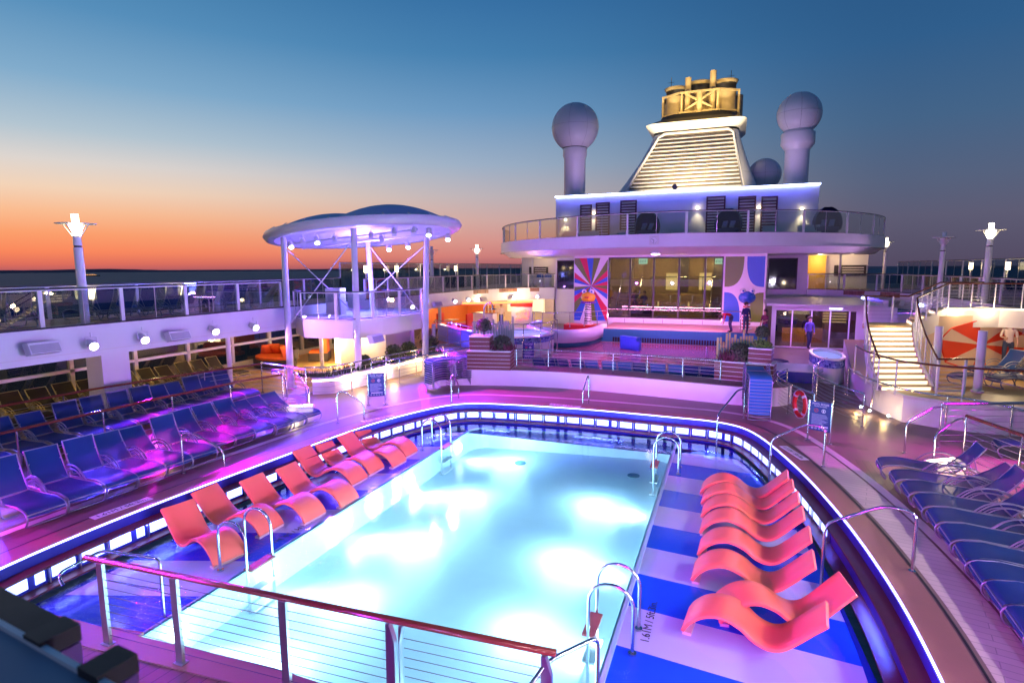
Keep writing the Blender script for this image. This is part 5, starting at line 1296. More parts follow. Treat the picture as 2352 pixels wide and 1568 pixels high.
for i, (x, y, r, nme) in enumerate([(-13.3, 18.6, .26, 'smallest, nearest'), (-13.1, 20.4, .36, 'second from the front'), (-13.0, 21.4, .36, 'third from the front'), (-12.7, 22.8, .42, 'largest, at the far end')]):
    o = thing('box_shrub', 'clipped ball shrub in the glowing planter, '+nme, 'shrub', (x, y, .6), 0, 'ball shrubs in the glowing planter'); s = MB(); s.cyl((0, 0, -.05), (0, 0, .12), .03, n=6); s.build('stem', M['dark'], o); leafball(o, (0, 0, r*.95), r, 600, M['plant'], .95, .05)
tube_rail('steel_railing', 'steel railing with bars in front of the glowing planter', [(-13.7, 15.7), (-12.95, 16.0), (-12.6, 18), (-12.35, 20), (-11.9, 22.4), (-11.4, 24.3)], h=1.05, post=1.9, bars=5)
tube_rail('steel_railing', 'steel railing climbing beside the lounger stack to the splash area', [(-12.3, 17.6), (-11.7, 19.0), (-11.1, 20.6), (-10.5, 22.2)], h=1.0, post=1.3, bars=6)
tube_rail('steel_railing', 'steel railing between the lounger stack and the left brown planter', [(-10.4, 20.2), (-9.6, 20.9)], h=1.25, post=.8, bars=7)
# ================================================================== RAILS ON THE LEFT DECK
tube_rail('wood_top_railing', 'wood-topped railing behind the front row of loungers', [(-14.3, 2), (-14.22, 7), (-14.1, 10.5), (-13.85, 13), (-13.5, 14.4)], h=1.05, post=1.75, bars=0, top='wood_rail', rtop=.035)
tube_rail('wood_top_railing', 'wood-topped railing between the second lounger row and the dark loungers', [(-17.15, 2), (-17.12, 8), (-17.0, 10.8), (-16.6, 13), (-15.75, 15.8)], h=1.05, post=2.0, bars=5, top='wood_rail', rtop=.035)
tube_rail('steel_railing', 'steel railing at the head of the steps beside the left canopy pole', [(-15.75, 15.8), (-14.5, 15.6), (-13.25, 15.2)], h=1.08, post=1.3, bars=6)
def grab(p0, p1, h, label, zt=.0):
    o = thing('grab_rail', label, 'handrail', (p0[0], p0[1], 0), 0, 'short sloping steel grab rails'); dx, dy = p1[0]-p0[0], p1[1]-p0[1]
    s = MB(); s.tube(rounded([(0, 0, 0), (0, 0, h*.72), (dx*.7, dy*.7, h), (dx, dy, h), (dx, dy, h-.12)], .12, 4), .023, 8); s.build('rail', M['steel'], o); s = MB(); s.cyl((0, 0, 0), (0, 0, .02), .05, n=10); s.build('foot_plate', M['steel'], o)
grab(G(712, 944), G(678, 915), .95, 'sloping grab rail at the steps, nearer the pool'); grab(G(660, 917), G(628, 912), .95, 'sloping grab rail at the steps, nearer the loungers')
def step_lamp(px, py, label):
    p = G(px, py); o = thing('glowing_step', label, 'step light', (p[0], p[1], 0), R(35), 'glowing steps beside the loungers')
    s = MB(); s.prism([(-.4, -.16), (.4, -.16), (.4, .16), (-.4, .16)], 0, .2); s.build('body', M['white'], o)
    s = MB(); s.box(-.38, -.172, .03, .38, -.162, .17); s.box(-.36, -.12, .2, .36, .12, .21); s.build('lit_face', emit('step_glow', (1, .78, .55), 5), o)
    point('step_light', (p[0], p[1]-.3, .35), (1, .75, .5), 25, .15)
step_lamp(690, 946, 'glowing white step beyond the left loungers'); step_lamp(2168, 1078, 'glowing white step among the right loungers')
# pool rules signs
def pool_sign(x, y, rz, label):
    o = thing('pool_rules_sign', label, 'sign', (x, y, 0), rz, 'navy pool rules signs')
    for sx in (-.27, .27): s = MB(); s.cyl((sx, 0, 0), (sx, 0, 1.06), .025, n=10); s.cyl((sx, 0, 0), (sx, 0, .02), .07, n=12); s.build('post', M['steel'], o)
    s = MB(); s.box(-.245, -.012, .3, .245, .012, 1.05); p = s.build('panel', mat('navy_panel', (.012, .03, .17), .4), o)
    RM = lambda z, xx=0: Matrix.Translation((xx, -.0145, z)) @ Matrix.Rotation(R(90), 4, 'X')
    text_mesh('title', 'POOL RULES', .07, M['white'], p, RM(.965)); text_mesh('subtitle', 'Normas de la piscina', .036, M['white'], p, RM(.92))
    s = MB(); s.tube([(-.1+.045*math.cos(a), -.014, .82+.045*math.sin(a)) for a in [2*PI*i/14 for i in range(14)]], .006, 4, closed=True); s.bar((-.13, -.014, .79), (-.07, -.014, .85), .008, .006, up=(0, 1, 0)); s.build('no_diving_symbol', M['red'], p)
    s = MB(); s.tube([(.08+.045*math.cos(a), -.014, .82+.045*math.sin(a)) for a in [2*PI*i/14 for i in range(14)]], .006, 4, closed=True); s.bar((.08, -.014, .79), (.08, -.014, .85), .02, .006, up=(0, 1, 0)); s.build('lifeguard_symbol', M['white'], p)
    s = MB(); rnd = random.Random(5)
    for k in range(14): s.box(-.2, -.016, .72-k*.02, -.2+.4*rnd.uniform(.6, 1), -.013, .727-k*.02)
    s.build('rule_lines', mat('sign_print', (.4, .45, .6), .5), p)
    s = MB(); s.box(-.17, -.017, .405, .2, -.013, .43); s.build('white_bar', M['white'], p)
    s = MB()
    for k in range(5): s.tube([(-.17+.085*k+.02*math.cos(a), -.014, .355+.02*math.sin(a)) for a in [2*PI*i/8 for i in range(8)]], .004, 4, closed=True)
    s.build('small_symbols', M['white'], p)
a = G(866, 930); pool_sign(a[0], a[1], R(38), 'navy pool rules sign left of the pool, in front of the glowing planter')
a = G(1880, 1015); pool_sign(a[0], a[1], R(-28), 'navy pool rules sign right of the pool near the life ring')
a = AY(1214, 810, 24.5); pool_sign(a[0], 24.5, R(18), 'small dark pool rules sign behind the left brown planter')

# ================================================================== SPLASH AREA, STAGE
quadsheet('splash_floor', [(-12.0, 24.0), (1.8, 24.0), (1.8, 33.6), (-12.0, 33.6)], .005, mat('splash_floor', (.34, .13, .2), .12, var=.35, scale=.7, bump=.15, bscale=5))
stg = thing('stage_platform', 'low teal-fronted stage with a pink floor below the big window', 'stage', (-3.9, 36, 0))
s = MB(); s.box(-3.3, -2.0, 0, 5.9, -1.9, .78); s.build('teal_front', M['teal'], stg)
s = MB(); s.box(-3.3, -1.9, .0, 5.9, 2.0, .8); s.build('stage_floor', M['pink_stage'], stg)
s = MB()
for k in range(46): s.box(-2.6+k*.145, -2.03, .02, -2.6+k*.145+.1, -2.0, .3)
s.build('grille', M['black'], stg)
area('stage_strip', (-3.9, 33.9, 1.5), (-3.9, 36.5, .8), (1, .35, .6), 160, 7, .2)
# curved white basin wall left of the stage
bw = thing('curved_basin_wall', 'rounded white wall with a teal foot left of the stage', 'low wall', (-8, 32, 0))
pp = spline([(-11.6, 35.5, 0), (-11.3, 32.6, 0), (-10.2, 30.9, 0), (-8.6, 30.5, 0), (-7.5, 31.6, 0), (-7.25, 33.3, 0), (-7.2, 35, 0)], 6); q = [(p.x+8, p.y-32, 0) for p in pp]
s = MB(); s.ribbon(q, [(-.15, .28), (.12, .28), (.16, 1.0), (-.15, 1.0)], smooth=True); s.build('wall', M['white'], bw)
s = MB(); s.ribbon(q, [(-.15, 0), (0, 0), (.0, .28), (-.15, .28)], smooth=True); s.build('teal_foot', M['teal'], bw)
tube_rail('steel_railing', 'steel railing curving along the ramp by the yellow frog figure', [(-11.2, 33.2, .9), (-10.0, 32.2, .95), (-8.6, 32.2, 1.0), (-7.5, 33.3, 1.0), (-6.9, 34.4, 1.0)], h=.85, post=1.0, bars=2)
tube_rail('steel_railing', 'long steel handrail along the front of the stage', [(-6.9, 34.3, .8), (-3, 34.2, .8), (.6, 34.3, .8)], h=1.15, post=8, bars=1)
o = thing('foam_barrel', 'rounded blue foam barrel standing in the splash area', 'foam block', (-4.7, 30.9, 0), R(55))
s = MB(); s.tube([(0, -.25, .0), (0, -.25, .5)], .16, 14); s.build('pillar', M['blue_plastic'], o)
s = MB(); s.prism([(-.16, -.25), (.16, -.25), (.16, .9), (-.16, .9)], 0, .7); s.lathe([(.16, 0), (.16, .7), (.001, .7)], (0, .9, 0), 16, False, 0, PI); s.build('block', M['blue_plastic'], o)
for i, (x, y) in enumerate([(-8.3, 27.0), (-.9, 27.5)]):
    o = thing('water_jet', 'small blurred water jet rising from the splash floor, '+('left' if i == 0 else 'right'), 'water jet', (x, y, 0), 0, 'water jets in the splash area')
    s = MB(); s.lathe([(.1, 0), (.07, .25), (.09, .5), (.05, .75), (.001, .9)], (0, 0, 0), 10); s.build('jet', glass('jet_water', (.8, .8, .95), .5, .3), o)
# frog-headed sculptures
def sculpture(px, head_c, body_pat, label, col, lips):
    Yh = 35.2; x, z = AY(px, 683, Yh)
    o = thing('frog_sculpture', label, 'sculpture', (x, Yh, .9), 0); z -= .9
    s = MB(); s.sphere((0, 0, z), .46, 24, 14, .78); s.build('head', col, o)
    for sx in (-.24, .24):
        s = MB(); s.sphere((sx, -.05, z+.36), .16, 16, 10); e = s.build('eye', M['white_gloss'], o)
        s = MB(); s.sphere((sx+.02, -.19, z+.37), .06, 10, 6); s.build('pupil', M['blue_plastic'], e)
    if lips:
        s = MB(); s.sphere((-.06, -.4, z+.02), .1, 12, 8, .6); s.sphere((.06, -.4, z+.02), .1, 12, 8, .6); s.build('lips', M['red'], o)
        s = MB()
        for k in range(12): a = PI+PI*k/11; s.sphere((.42*math.cos(a), .38*math.sin(a)*1.0, z-.3), .07, 8, 6)
        s.build('collar', mat('collar_purple', (.15, .03, .3), .4), o)
    else:
        s = MB()
        for r in (.05, .11, .17): s.tube([(r*1.1*math.cos(a), -.42+r*.25, z-.02+r*.8*math.sin(a)) for a in [2*PI*i/18 for i in range(18)]], .016, 5, closed=True)
        for k in range(8): a = R(20+k*20); s.bar((.22*math.cos(a), -.38, z-.02+.2*math.sin(a)), (.4*math.cos(a), -.2, z-.02+.28*math.sin(a)), .03, .02, up=(0, 1, 0))
        s.build('face_rings', M['white_gloss'], o)
    s = MB(); s.lathe([(.2, 0), (.24, .25), (.2, z*.55), (.17, z-.25)], (0, 0, 0), 18); s.build('neck', body_pat, o)
    s = MB(); s.cyl((0, 0, 0), (0, 0, .06), .34, n=18); s.build('foot', M['cream'], o)
def pattern(name, ca, cb, sc, cols3=None):
    mt = mat(name, ca, .4, var=.02); N = mt.node_tree.nodes; L = mt.node_tree.links; b = N['Principled BSDF']
    w = N.new('ShaderNodeTexWave'); w.wave_type = 'BANDS'; w.bands_direction = 'Z'; w.inputs['Scale'].default_value = sc; w.inputs['Distortion'].default_value = 4 if cols3 is None else 0; w.inputs['Detail Scale'].default_value = 1.2
    tc = N.new('ShaderNodeTexCoord'); L.new(tc.outputs['Object'], w.inputs['Vector']); r = N.new('ShaderNodeValToRGB'); r.color_ramp.interpolation = 'CONSTANT'; e = r.color_ramp.elements; e[0].color = (*ca, 1); e[1].position = .5; e[1].color = (*cb, 1)
    if cols3: q = e.new(.75); q.color = (*cols3, 1)
    L.new(w.outputs['Color'], r.inputs[0]); L.new(r.outputs[0], b.inputs['Base Color']); return mt
sculpture(1351, 0, pattern('zebra', (.75, .75, .75), (.01, .01, .01), 2.2), 'yellow frog-headed sculpture on a zebra-striped neck before the ray mural', mat('frog_yellow', (.85, .45, .02), .25, coat=.5), True)
sculpture(1716, 0, pattern('bands', (.75, .75, .75), (.8, .35, .02), 1.6, (.4, .05, .02)), 'blue frog-headed sculpture with a swirled face before the petal mural', mat('frog_blue', (.02, .12, .5), .25, coat=.5), False)
o = thing('red_block', 'red and orange block under the yellow frog sculpture', 'plinth', (AY(1350, 745, 34.9)[0], 35.2, 0))
s = MB(); s.box(-1.5, -.5, 0, .9, .5, .86); s.build('body', M['red'], o); s = MB(); s.box(-1.5, -.5, .863, .9, .5, .895); s.build('top', M['orange'], o)
# splash deck loungers, backs to the viewer
for i, px in enumerate([1235, 1265, 1294, 1331, 1362, 1396, 1433, 1471, 1508, 1548, 1588, 1626]):
    x = AY(px, 838, 21.6)[0]; k = 'teal' if i in (4, 5, 6, 8, 9) else 'blue'
    lounger(k, 50, f'{k} lounger seen from behind beyond the white wall, {ORD[i].replace("nearest", "first")} from the left', (x, 23.15, .006), R(-90+random.uniform(-3, 3)), 'loungers behind the low white wall')
# whirlpools
def whirlpool(x, y, rx, ry, h, label, lo=.0):
    o = thing('whirlpool', label, 'whirlpool', (x, y, 0)); E_ = lambda k, z: [(rx*k*math.cos(t), ry*k*math.sin(t), z) for t in [2*PI*i/40 for i in range(41)]]
    s = MB(); s.sheet([E_(1, lo), E_(1, h-.35)]); s.build('outer_wall', M['white'], o)
    s = MB(); s.sheet([E_(1.01, h-.35), E_(1.01, h-.04)]); s.build('mosaic_band', M['mosaic'], o)
    s = MB(); s.sheet([E_(1.03, h-.05), E_(1.03, h), E_(.84, h), E_(.84, h-.2)], False); s.build('rim', M['white_gloss'], o)
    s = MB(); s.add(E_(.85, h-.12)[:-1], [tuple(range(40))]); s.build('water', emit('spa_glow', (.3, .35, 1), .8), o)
mt = mat('mosaic_blue', (.05, .15, .45), .25, var=.1); N = mt.node_tree.nodes; L = mt.node_tree.links; v = N.new('ShaderNodeTexVoronoi'); v.inputs['Scale'].default_value = 14; tc = N.new('ShaderNodeTexCoord'); L.new(tc.outputs['Object'], v.inputs['Vector'])
r = N.new('ShaderNodeValToRGB'); r.color_ramp.elements[0].color = (.02, .05, .3, 1); r.color_ramp.elements[1].color = (.35, .5, .9, 1); sp_ = N.new('ShaderNodeSeparateColor'); L.new(v.outputs['Color'], sp_.inputs[0]); L.new(sp_.outputs[0], r.inputs[0]); L.new(r.outputs[0], N['Principled BSDF'].inputs['Base Color']); M['mosaic'] = mt
whirlpool(-10.6, 28.6, 1.9, 2.3, 1.0, 'raised round whirlpool with mosaic side behind the left slatted screen')
whirlpool(3.75, 25.9, .6, 1.7, .95, 'raised white whirlpool with blue mosaic band near the glass doors')
tube_rail('steel_railing', 'steel railing round the left whirlpool', [(-12.3, 26.5, 0), (-11.0, 25.8, 0), (-9.4, 26.1, 0), (-8.5, 27.4, 0), (-8.5, 29, 0)], h=1.7, post=1.1, bars=3)
# low blue wading pool wall at the far left
wpw = thing('wading_pool_wall', 'low blue-lit wall of the wading pool in front of the cafe', 'low wall', (-14.5, 30, 0))
q = [(p.x+14.5, p.y-30, 0) for p in spline([(-17.0, 31.5, 0), (-14.8, 29.6, 0), (-12.6, 27.8, 0)], 6)]
s = MB(); s.ribbon(q, [(0, 0), (-.2, 0), (-.2, .95), (0, .95)]); s.build('wall', mat('pale_blue_wall', (.3, .4, .75), .4), wpw); s = MB(); s.ribbon(q, [(.03, .955), (-.23, .955), (-.23, 1.0), (.03, 1.0)]); s.build('coping', M['white_gloss'], wpw)
tube_rail('steel_railing', 'tall steel railing in front of the wading pool', [(-16.6, 30.5), (-14.4, 28.7), (-12.4, 26.9)], h=1.35, post=1.7, bars=2)
# shower
a = AY(1112, 775, 24.2); o = thing('outdoor_shower', 'curved steel shower pipe behind the left slatted screen', 'shower', (a[0], 24.2, 0))
s = MB(); s.tube(rounded([(0, 0, 0), (0, 0, 2.55), (.15, 0, 2.85), (.42, 0, 2.85), (.45, 0, 2.6)], .2, 5), .035, 8); s.build('pipe', M['steel'], o); s = MB(); s.lathe([(.02, .05), (.2, .02), (.22, 0), (0.001, -.01)], (.45, 0, 2.55), 16); s.build('shower_head', M['steel'], o)

# ================================================================== CAFE
cf = thing('cafe', 'brightly lit cafe with white counters and red booths under the left deck', 'cafe', (-17, 40, 0))
cb_ = lambda nme, x0, y0, z0, x1, y1, z1, m_, par=None: (lambda s: s.build(nme, m_, par or cf))(MB().box(x0+17, y0-40, z0, x1+17, y1-40, z1))
M['cafe_wall'] = mat('cafe_cream', (.75, .62, .42), .5)
cb_('back_wall', -20.8, 43.9, 0, -13.15, 44.05, 2.55, M['cafe_wall']); cb_('floor', -20.7, 33.5, .006, -13.15, 43.9, .012, mat('cafe_floor', (.7, .6, .5), .25))
cb_('red_wall', -20.8, 43.85, .2, -19.3, 43.9, 2.5, M['orange_wall'])
cb_('counter', -17.6, 38.0, .0, -16.0, 38.8, 1.15, M['white']); cb_('counter_top', -17.65, 37.95, 1.153, -15.95, 38.85, 1.2, M['wood_step'])
cb_('counter', -15.2, 40.2, 0, -13.9, 40.9, 1.1, M['white']); cb_('counter_top', -15.25, 40.15, 1.103, -13.85, 40.95, 1.15, M['wood_step'])
for (x, y) in ((-19.6, 36.4), (-18.1, 36.4)):
    cb_('booth_seat', x, y, 0, x+.7, y+1.0, .5, M['red']); cb_('booth_back', x-.12 if x < -19 else x+.7, y, 0, x if x < -19 else x+.82, y+1.0, 1.2, M['red'])
s = MB(); s.cyl((-18.75+17, -3.1, .0), (-18.75+17, -3.1, .72), .05, n=8); s.box(-19.15+17, -3.5, .722, -18.35+17, -2.7, .76); s.build('booth_table', M['cream'], cf)
cb_('kitchen_panel', -17.0, 43.5, .9, -13.9, 43.8, 2.2, emit('kitchen_glow', (1, .75, .4), 1.1)); cb_('menu_board', -16.9, 43.4, 1.9, -15.4, 43.49, 2.3, M['dark'])
for k in range(3): s = MB(); s.cyl((.35+k*.3, -1.6, 1.2), (.35+k*.3, -1.6, 1.75), .09, n=10); s.build('drink_dispenser', mat('amber_glass', (.6, .25, .05), .2), cf)
cb_('white_partition', -14.9, 38.9, 0, -13.3, 39.0, 2.0, M['white']); cb_('red_header', -14.95, 38.84, 1.65, -13.25, 38.895, 2.0, M['red'])
s = MB(); rnd = random.Random(2); pts = [Vector((2.95+.38*math.cos(t*1.7)+.1*math.cos(t*5), -1.18, 1.05+.3*math.sin(t*2.3)+.08*math.sin(t*6))) for t in [i*.22 for i in range(40)]]
s.tube(pts, .018, 5); s.build('neon_swirl', emit('neon_red', (1, .08, .02), 5), cf)
vp = spline([(-17.2, 35.5, 0), (-16.0, 36.2, 0), (-14.5, 37.2, 0), (-13.2, 38.8, 0)], 5)
s = MB(); s.ribbon([(p.x+17, p.y-40, 0) for p in vp], [(0, 1.97), (.03, 1.97), (.03, 2.1), (0, 2.1)]); s.build('orange_valance', emit('valance_glow', (1, .35, .03), 2.2), cf)
s = MB(); s.ribbon([(p.x+17, p.y-40, 0) for p in vp], [(.0, 1.93), (.035, 1.93), (.035, 1.965), (0, 1.965)]); s.build('red_edge', emit('valance_red', (1, .03, .02), 3), cf)
for x, y in ((-19.5, 37), (-17, 38), (-15, 41.5), (-18.5, 41.5), (-14.6, 38.2)): point('cafe_light', (x, y, 2.2), (1, .72, .38), 130, .15)
for i, x in enumerate((-20.0, -19.1)):
    o = thing('bar_stool', 'tall pale cafe stool at the far left of the cafe, '+('outer' if i == 0 else 'inner'), 'stool', (x, 35.2, .012), 0, 'stools in the cafe'); s = MB(); s.cyl((0, 0, .72), (0, 0, .76), .18, n=14); s.build('seat', M['wood_step'], o)
    for sx, sy in ((-1, -1), (1, -1), (1, 1), (-1, 1)): s = MB(); s.tube([(.1*sx, .1*sy, .72), (.18*sx, .18*sy, 0)], .015, 6); s.build('leg', M['cream'], o)

# ================================================================== ROOM BESIDE THE CANOPY, SOFA
o = thing('glowing_booth', 'white booth with bright warm corner light under the canopy stage', 'booth', (-16.0, 22.3, 0))
s = MB(); s.box(-.9, -.5, 0, 1.6, 2.0, 1.68); s.build('wall', M['cream'], o)
s = MB(); s.box(-1.25, -.45, .05, -1.05, -.3, 1.6); s.build('lit_corner', emit('corner_glow', (1, .75, .4), 9), o)
point('booth_light', (-17.2, 21.5, 1.0), (1, .7, .35), 110, .2); point('booth_light', (-15.5, 21.2, 1.3), (1, .72, .4), 70, .2)
for i, (x, y) in enumerate([(-14.3, 23.9), (-13.9, 24.3), (-13.5, 24.6), (-17.0, 20.6)]): column(x, y, .09, 1.73, 'slim white column under the canopy stage, '+['left of the group', 'middle of the group', 'right of the group', 'alone beside the glowing booth'][i])
quadsheet('ochre_floor', [(-20.8, 15.5), (-14.2, 15.9), (-13.9, 18), (-13.2, 24), (-13.2, 33), (-20.8, 33)], .004, M['ochre'])
for i, (x, y) in enumerate([(-18.8, 27), (-17.9, 27.4), (-17.0, 27.8), (-16.1, 28.2)]):
    lounger('dark', 50, f'dark lounger on the orange floor right of the booth, {ORD[i].replace("nearest", "first")} from the left', (x, y, .006), R(100), 'dark loungers behind the booth')
point('ochre_light', (-17.5, 28.0, 2.4), (1, .62, .2), 160, .2); point('ochre_light', (-18.2, 19.5, 2.4), (1, .68, .3), 90, .2)
sf = thing('wicker_sofa', 'round dark wicker daybed with an orange seat by the sea windows', 'daybed', (-19.3, 20.2, 0), R(-20))
s = MB(); s.prism([(1.15*math.cos(2*PI*i/20), .85*math.sin(2*PI*i/20)) for i in range(20)], .06, .42, True); s.build('base', M['wicker'], sf)
s = MB(); s.ribbon([(1.15*math.cos(t), .85*math.sin(t), 0) for t in [PI*.05+PI*.9*i/12 for i in range(13)]], [(0, .42), (.1, .42), (.12, .85), (0, .85)]); s.build('backrest', M['wicker'], sf)
s = MB(); s.prism([(1.05*math.cos(2*PI*i/20), .76*math.sin(2*PI*i/20)) for i in range(20)], .425, .54, True); s.build('seat_cushion', M['cushion'], sf)
def pillow(x, y, z, rz, tl, label, par=None):
    o = thing('orange_pillow', label, 'pillow', (x, y, z), rz, 'orange pillows on the daybed'); s = MB(); rows = []
    for j in range(9):
        v = j/8*2-1; rows.append([( .26*u, .11*((1-u*u)*(1-v*v))**.4*sgn, .26*v) for sgn in (1,) for u in [i/8*2-1 for i in range(9)]])
    s.sheet(rows); s.sheet([[(a, -b_, c) for a, b_, c in r_] for r_ in rows]); c = s.build('cushion', M['cushion'], o); c.rotation_euler = (tl, 0, 0); c.location = (0, 0, .22)
for i in range(8):
    a = PI*.1+PI*.8*i/7; x = .8*math.cos(a); y = .5*math.sin(a); w = Matrix.Rotation(R(-20), 3, 'Z') @ Vector((x, y, 0))
    pillow(-19.3+w.x, 20.2+w.y-(.15 if i % 2 else 0), .545, a+PI/2-R(20), R(-20-12*(i % 3)), 'orange pillow leaning on the daybed back, '+ORD[i].replace('nearest', 'first')+' from the right')
o = thing('wicker_chair', 'second dark wicker seat with a tall orange back beside the booth', 'chair', (-18.6, 22.4, 0), R(-60)); s = MB(); s.box(-.5, -.45, .05, .5, .45, .42); s.build('base', M['wicker'], o); s = MB(); s.box(-.45, .2, .425, .45, .42, 1.25); s.build('back_cushion', M['cushion'], o); s = MB(); s.box(-.45, -.42, .425, .45, .19, .52); s.build('seat_cushion', M['cushion'], o)

# ================================================================== GLASS DOORS ON THE RIGHT
vs_ = thing('door_vestibule', 'violet-lit glass door vestibule with curved white roof at the right', 'glass entrance', (2.2, 34.7, 0))
vb = lambda nme, x0, y0, z0, x1, y1, z1, m_: MB().box(x0, y0, z0, x1, y1, z1).build(nme, m_, vs_)
for x, w in ((0, .22), (1.0, .06), (1.95, .06), (2.85, .06), (3.75, .06), (4.1, .7)): vb('frame_post', x, 0, 0, x+w, .15, 2.05, M['white'])
vb('header', 0, -.02, 2.05, 4.8, .17, 2.28, M['white']); vb('threshold', .22, 0, 0, 4.1, .14, .05, M['white'])
for x0, x1 in ((.22, 1.0), (1.06, 1.95), (2.01, 2.85), (2.91, 3.75), (3.81, 4.1)): vb('door_glass', x0, .06, .05, x1, .075, 2.05, M['glass_dark'])
vb('side_wall', 4.8, -.1, 0, 5.9, .4, 2.3, M['white']); vb('back_room_wall', .0, 5.2, 0, 6.2, 5.3, 2.4, M['room_dark']); vb('yellow_counter', .8, 2.6, 0, 2.9, 3.2, .8, M['yellow_wall']); vb('shelf', 3.2, 4.2, .0, 3.4, 5.1, 2, M['room_tan'])
s = MB(); rp = [(-.3, -.35, 2.3), (1.5, -.75, 2.3), (3.2, -.65, 2.3), (5.2, -.2, 2.3)]; sp2 = spline(rp, 5); s.sheet([[(p.x, p.y, 2.3) for p in sp2], [(p.x, p.y, 2.42) for p in sp2], [(p.x, 6.5, 2.5) for p in sp2]], False); s.sheet([[(p.x, p.y, 2.3) for p in sp2], [(p.x, 6.5, 2.3) for p in sp2]], False); s.build('curved_roof', M['white'], vs_)
for k in range(5): vb('lit_shelf', 3.05, 4.0-.02*k, 1.1+.17*k, 4.3, 4.05-.02*k, 1.16+.17*k, M['lit_yellow'])
point('vestibule_light', (4.4, 37, 1.9), (.6, .4, 1), 120, .15); point('vestibule_light', (3.3, 36.4, 1.9), (1, .6, .3), 50, .15)
area('door_downlight', (4.4, 34.0, 2.25), (4.4, 33.6, 0), (.6, .25, 1), 90, 3, .3)
o = thing('door_canopy_lamp', 'small cyan-white strip lamp over the right glass doors', 'lamp', (5.2, 33.95, 2.2)); s = MB(); s.box(-.3, -.06, .03, .3, .06, .08); s.build('housing', M['white'], o); s = MB(); s.box(-.28, -.05, 0, .28, .05, .028); s.build('lens', emit('cyan_strip', (.5, .8, 1), 8), o)
# double doors right of it are in shade: wall under the right deck
o = thing('side_wall', 'violet-lit white wall with a door right of the glass entrance', 'wall', (8.1, 36.5, 0)); s = MB(); s.box(0, 0, 0, 2.2, .2, UZ-.95); s.box(-.25, 0, 0, 0, 7, 2.57); s.build('panel', M['white'], o); s = MB(); s.box(.5, -.03, 0, 1.3, -.002, 1.8); s.build('door', M['cream'], o)
# ================================================================== RIGHT STAIRS
PLZ = .75
sr = thing('staircase', 'brightly lit staircase with glowing risers up to the right upper deck', 'staircase', (0, 0, 0))
bl, br = Vector((*G(2025, 896, PLZ), PLZ)), Vector((*G(2137, 896, PLZ), PLZ))
tl, tr_ = Vector((*G(1995, 748, 2.41), 2.41)), Vector((*G(2092, 748, 2.41), 2.41))
NS = 12
M['step_riser'] = emit('riser_glow', (1, .78, .45), 2.0)
M['step_tread'] = mat('sand_tread', (.55, .36, .16), .45)
def bow(t): return Vector((-.12*math.sin(PI*t), -.0, 0))
for k in range(NS):
    t0, t1 = k/NS, (k+1)/NS
    a, b_ = bl.lerp(tl, t0)+bow(t0), br.lerp(tr_, t0)+bow(t0); c_, d_ = bl.lerp(tl, t1)+bow(t1), br.lerp(tr_, t1)+bow(t1)
    z0 = PLZ+(2.41-PLZ)*k/NS; z1 = PLZ+(2.41-PLZ)*(k+1)/NS
    s = MB(); s.add([(a.x, a.y, z0), (b_.x, b_.y, z0), (b_.x, b_.y, z1-.035), (a.x, a.y, z1-.035)], [(0, 1, 2, 3)]); s.build('lit_riser', M['step_riser'], sr)
    s = MB(); f = Vector((0, -.03, 0))
    pts = [(a+f), (b_+f), d_, c_]
    s.add([(p.x, p.y, z1-.035) for p in pts]+[(p.x, p.y, z1) for p in pts], [(3, 2, 1, 0), (4, 5, 6, 7), (0, 1, 5, 4), (1, 2, 6, 5), (2, 3, 7, 6), (3, 0, 4, 7)]); s.build('tread', M['step_tread'], sr)
side = lambda A, B, off, zlo: [(A.lerp(B, k/NS)+bow(k/NS)+off) for k in range(NS+1)]
for A, B, o_x in ((bl, tl, -.05), (br, tr_, .05)):
    L0 = side(A, B, Vector((o_x, 0, 0)), 0); s = MB(); s.sheet([[(p.x, p.y, p.z-.35) for p in L0], [(p.x, p.y, p.z+.12) for p in L0], [(p.x+o_x, p.y, p.z+.12) for p in L0], [(p.x+o_x, p.y, p.z-.35) for p in L0]], False); s.build('stringer', M['white'], sr)
# landing, second flight, bridge
ld = [tl, tr_, tr_+Vector((.25, 1.2, 0)), tl+Vector((.1, 1.5, 0))]
s = MB(); s.prism([(p.x, p.y) for p in ld], 2.2, 2.405); s.build('landing', M['step_tread'], sr)
ba, bb = Vector((*G(2172, 712, UZ), UZ)), Vector((*G(2296, 712, UZ), UZ))
fl0, fl1 = tr_+Vector((.05, .1, 0)), ba+Vector((0, 0, -.0))
for k in range(3):
    t0, t1 = k/3, (k+1)/3; a = fl0.lerp(ba, t0); b_ = fl0.lerp(ba, t1); z1 = 2.41+(UZ-2.41)*(k+1)/3
    s = MB(); w = Vector((.15, 1.25, 0)); pts = [a, b_, b_+w, a+w]; s.add([(p.x, p.y, z1-.04) for p in pts]+[(p.x, p.y, z1) for p in pts], [(3, 2, 1, 0), (4, 5, 6, 7), (0, 1, 5, 4), (1, 2, 6, 5), (2, 3, 7, 6), (3, 0, 4, 7)]); s.build('tread', M['step_tread'], sr)
    s = MB(); s.add([(a.x, a.y, z1-.14), (a.x+w.x, a.y+w.y, z1-.14), (a.x+w.x, a.y+w.y, z1-.045), (a.x, a.y, z1-.045)], [(0, 1, 2, 3)]); s.build('lit_riser', M['step_riser'], sr)
s = MB(); A_ = [tr_+Vector((.04, -.02, 0)), ba+Vector((0, -.03, 0)), bb+Vector((0, -.03, 0)), Vector((XR+.0, bb.y-.3, UZ))]
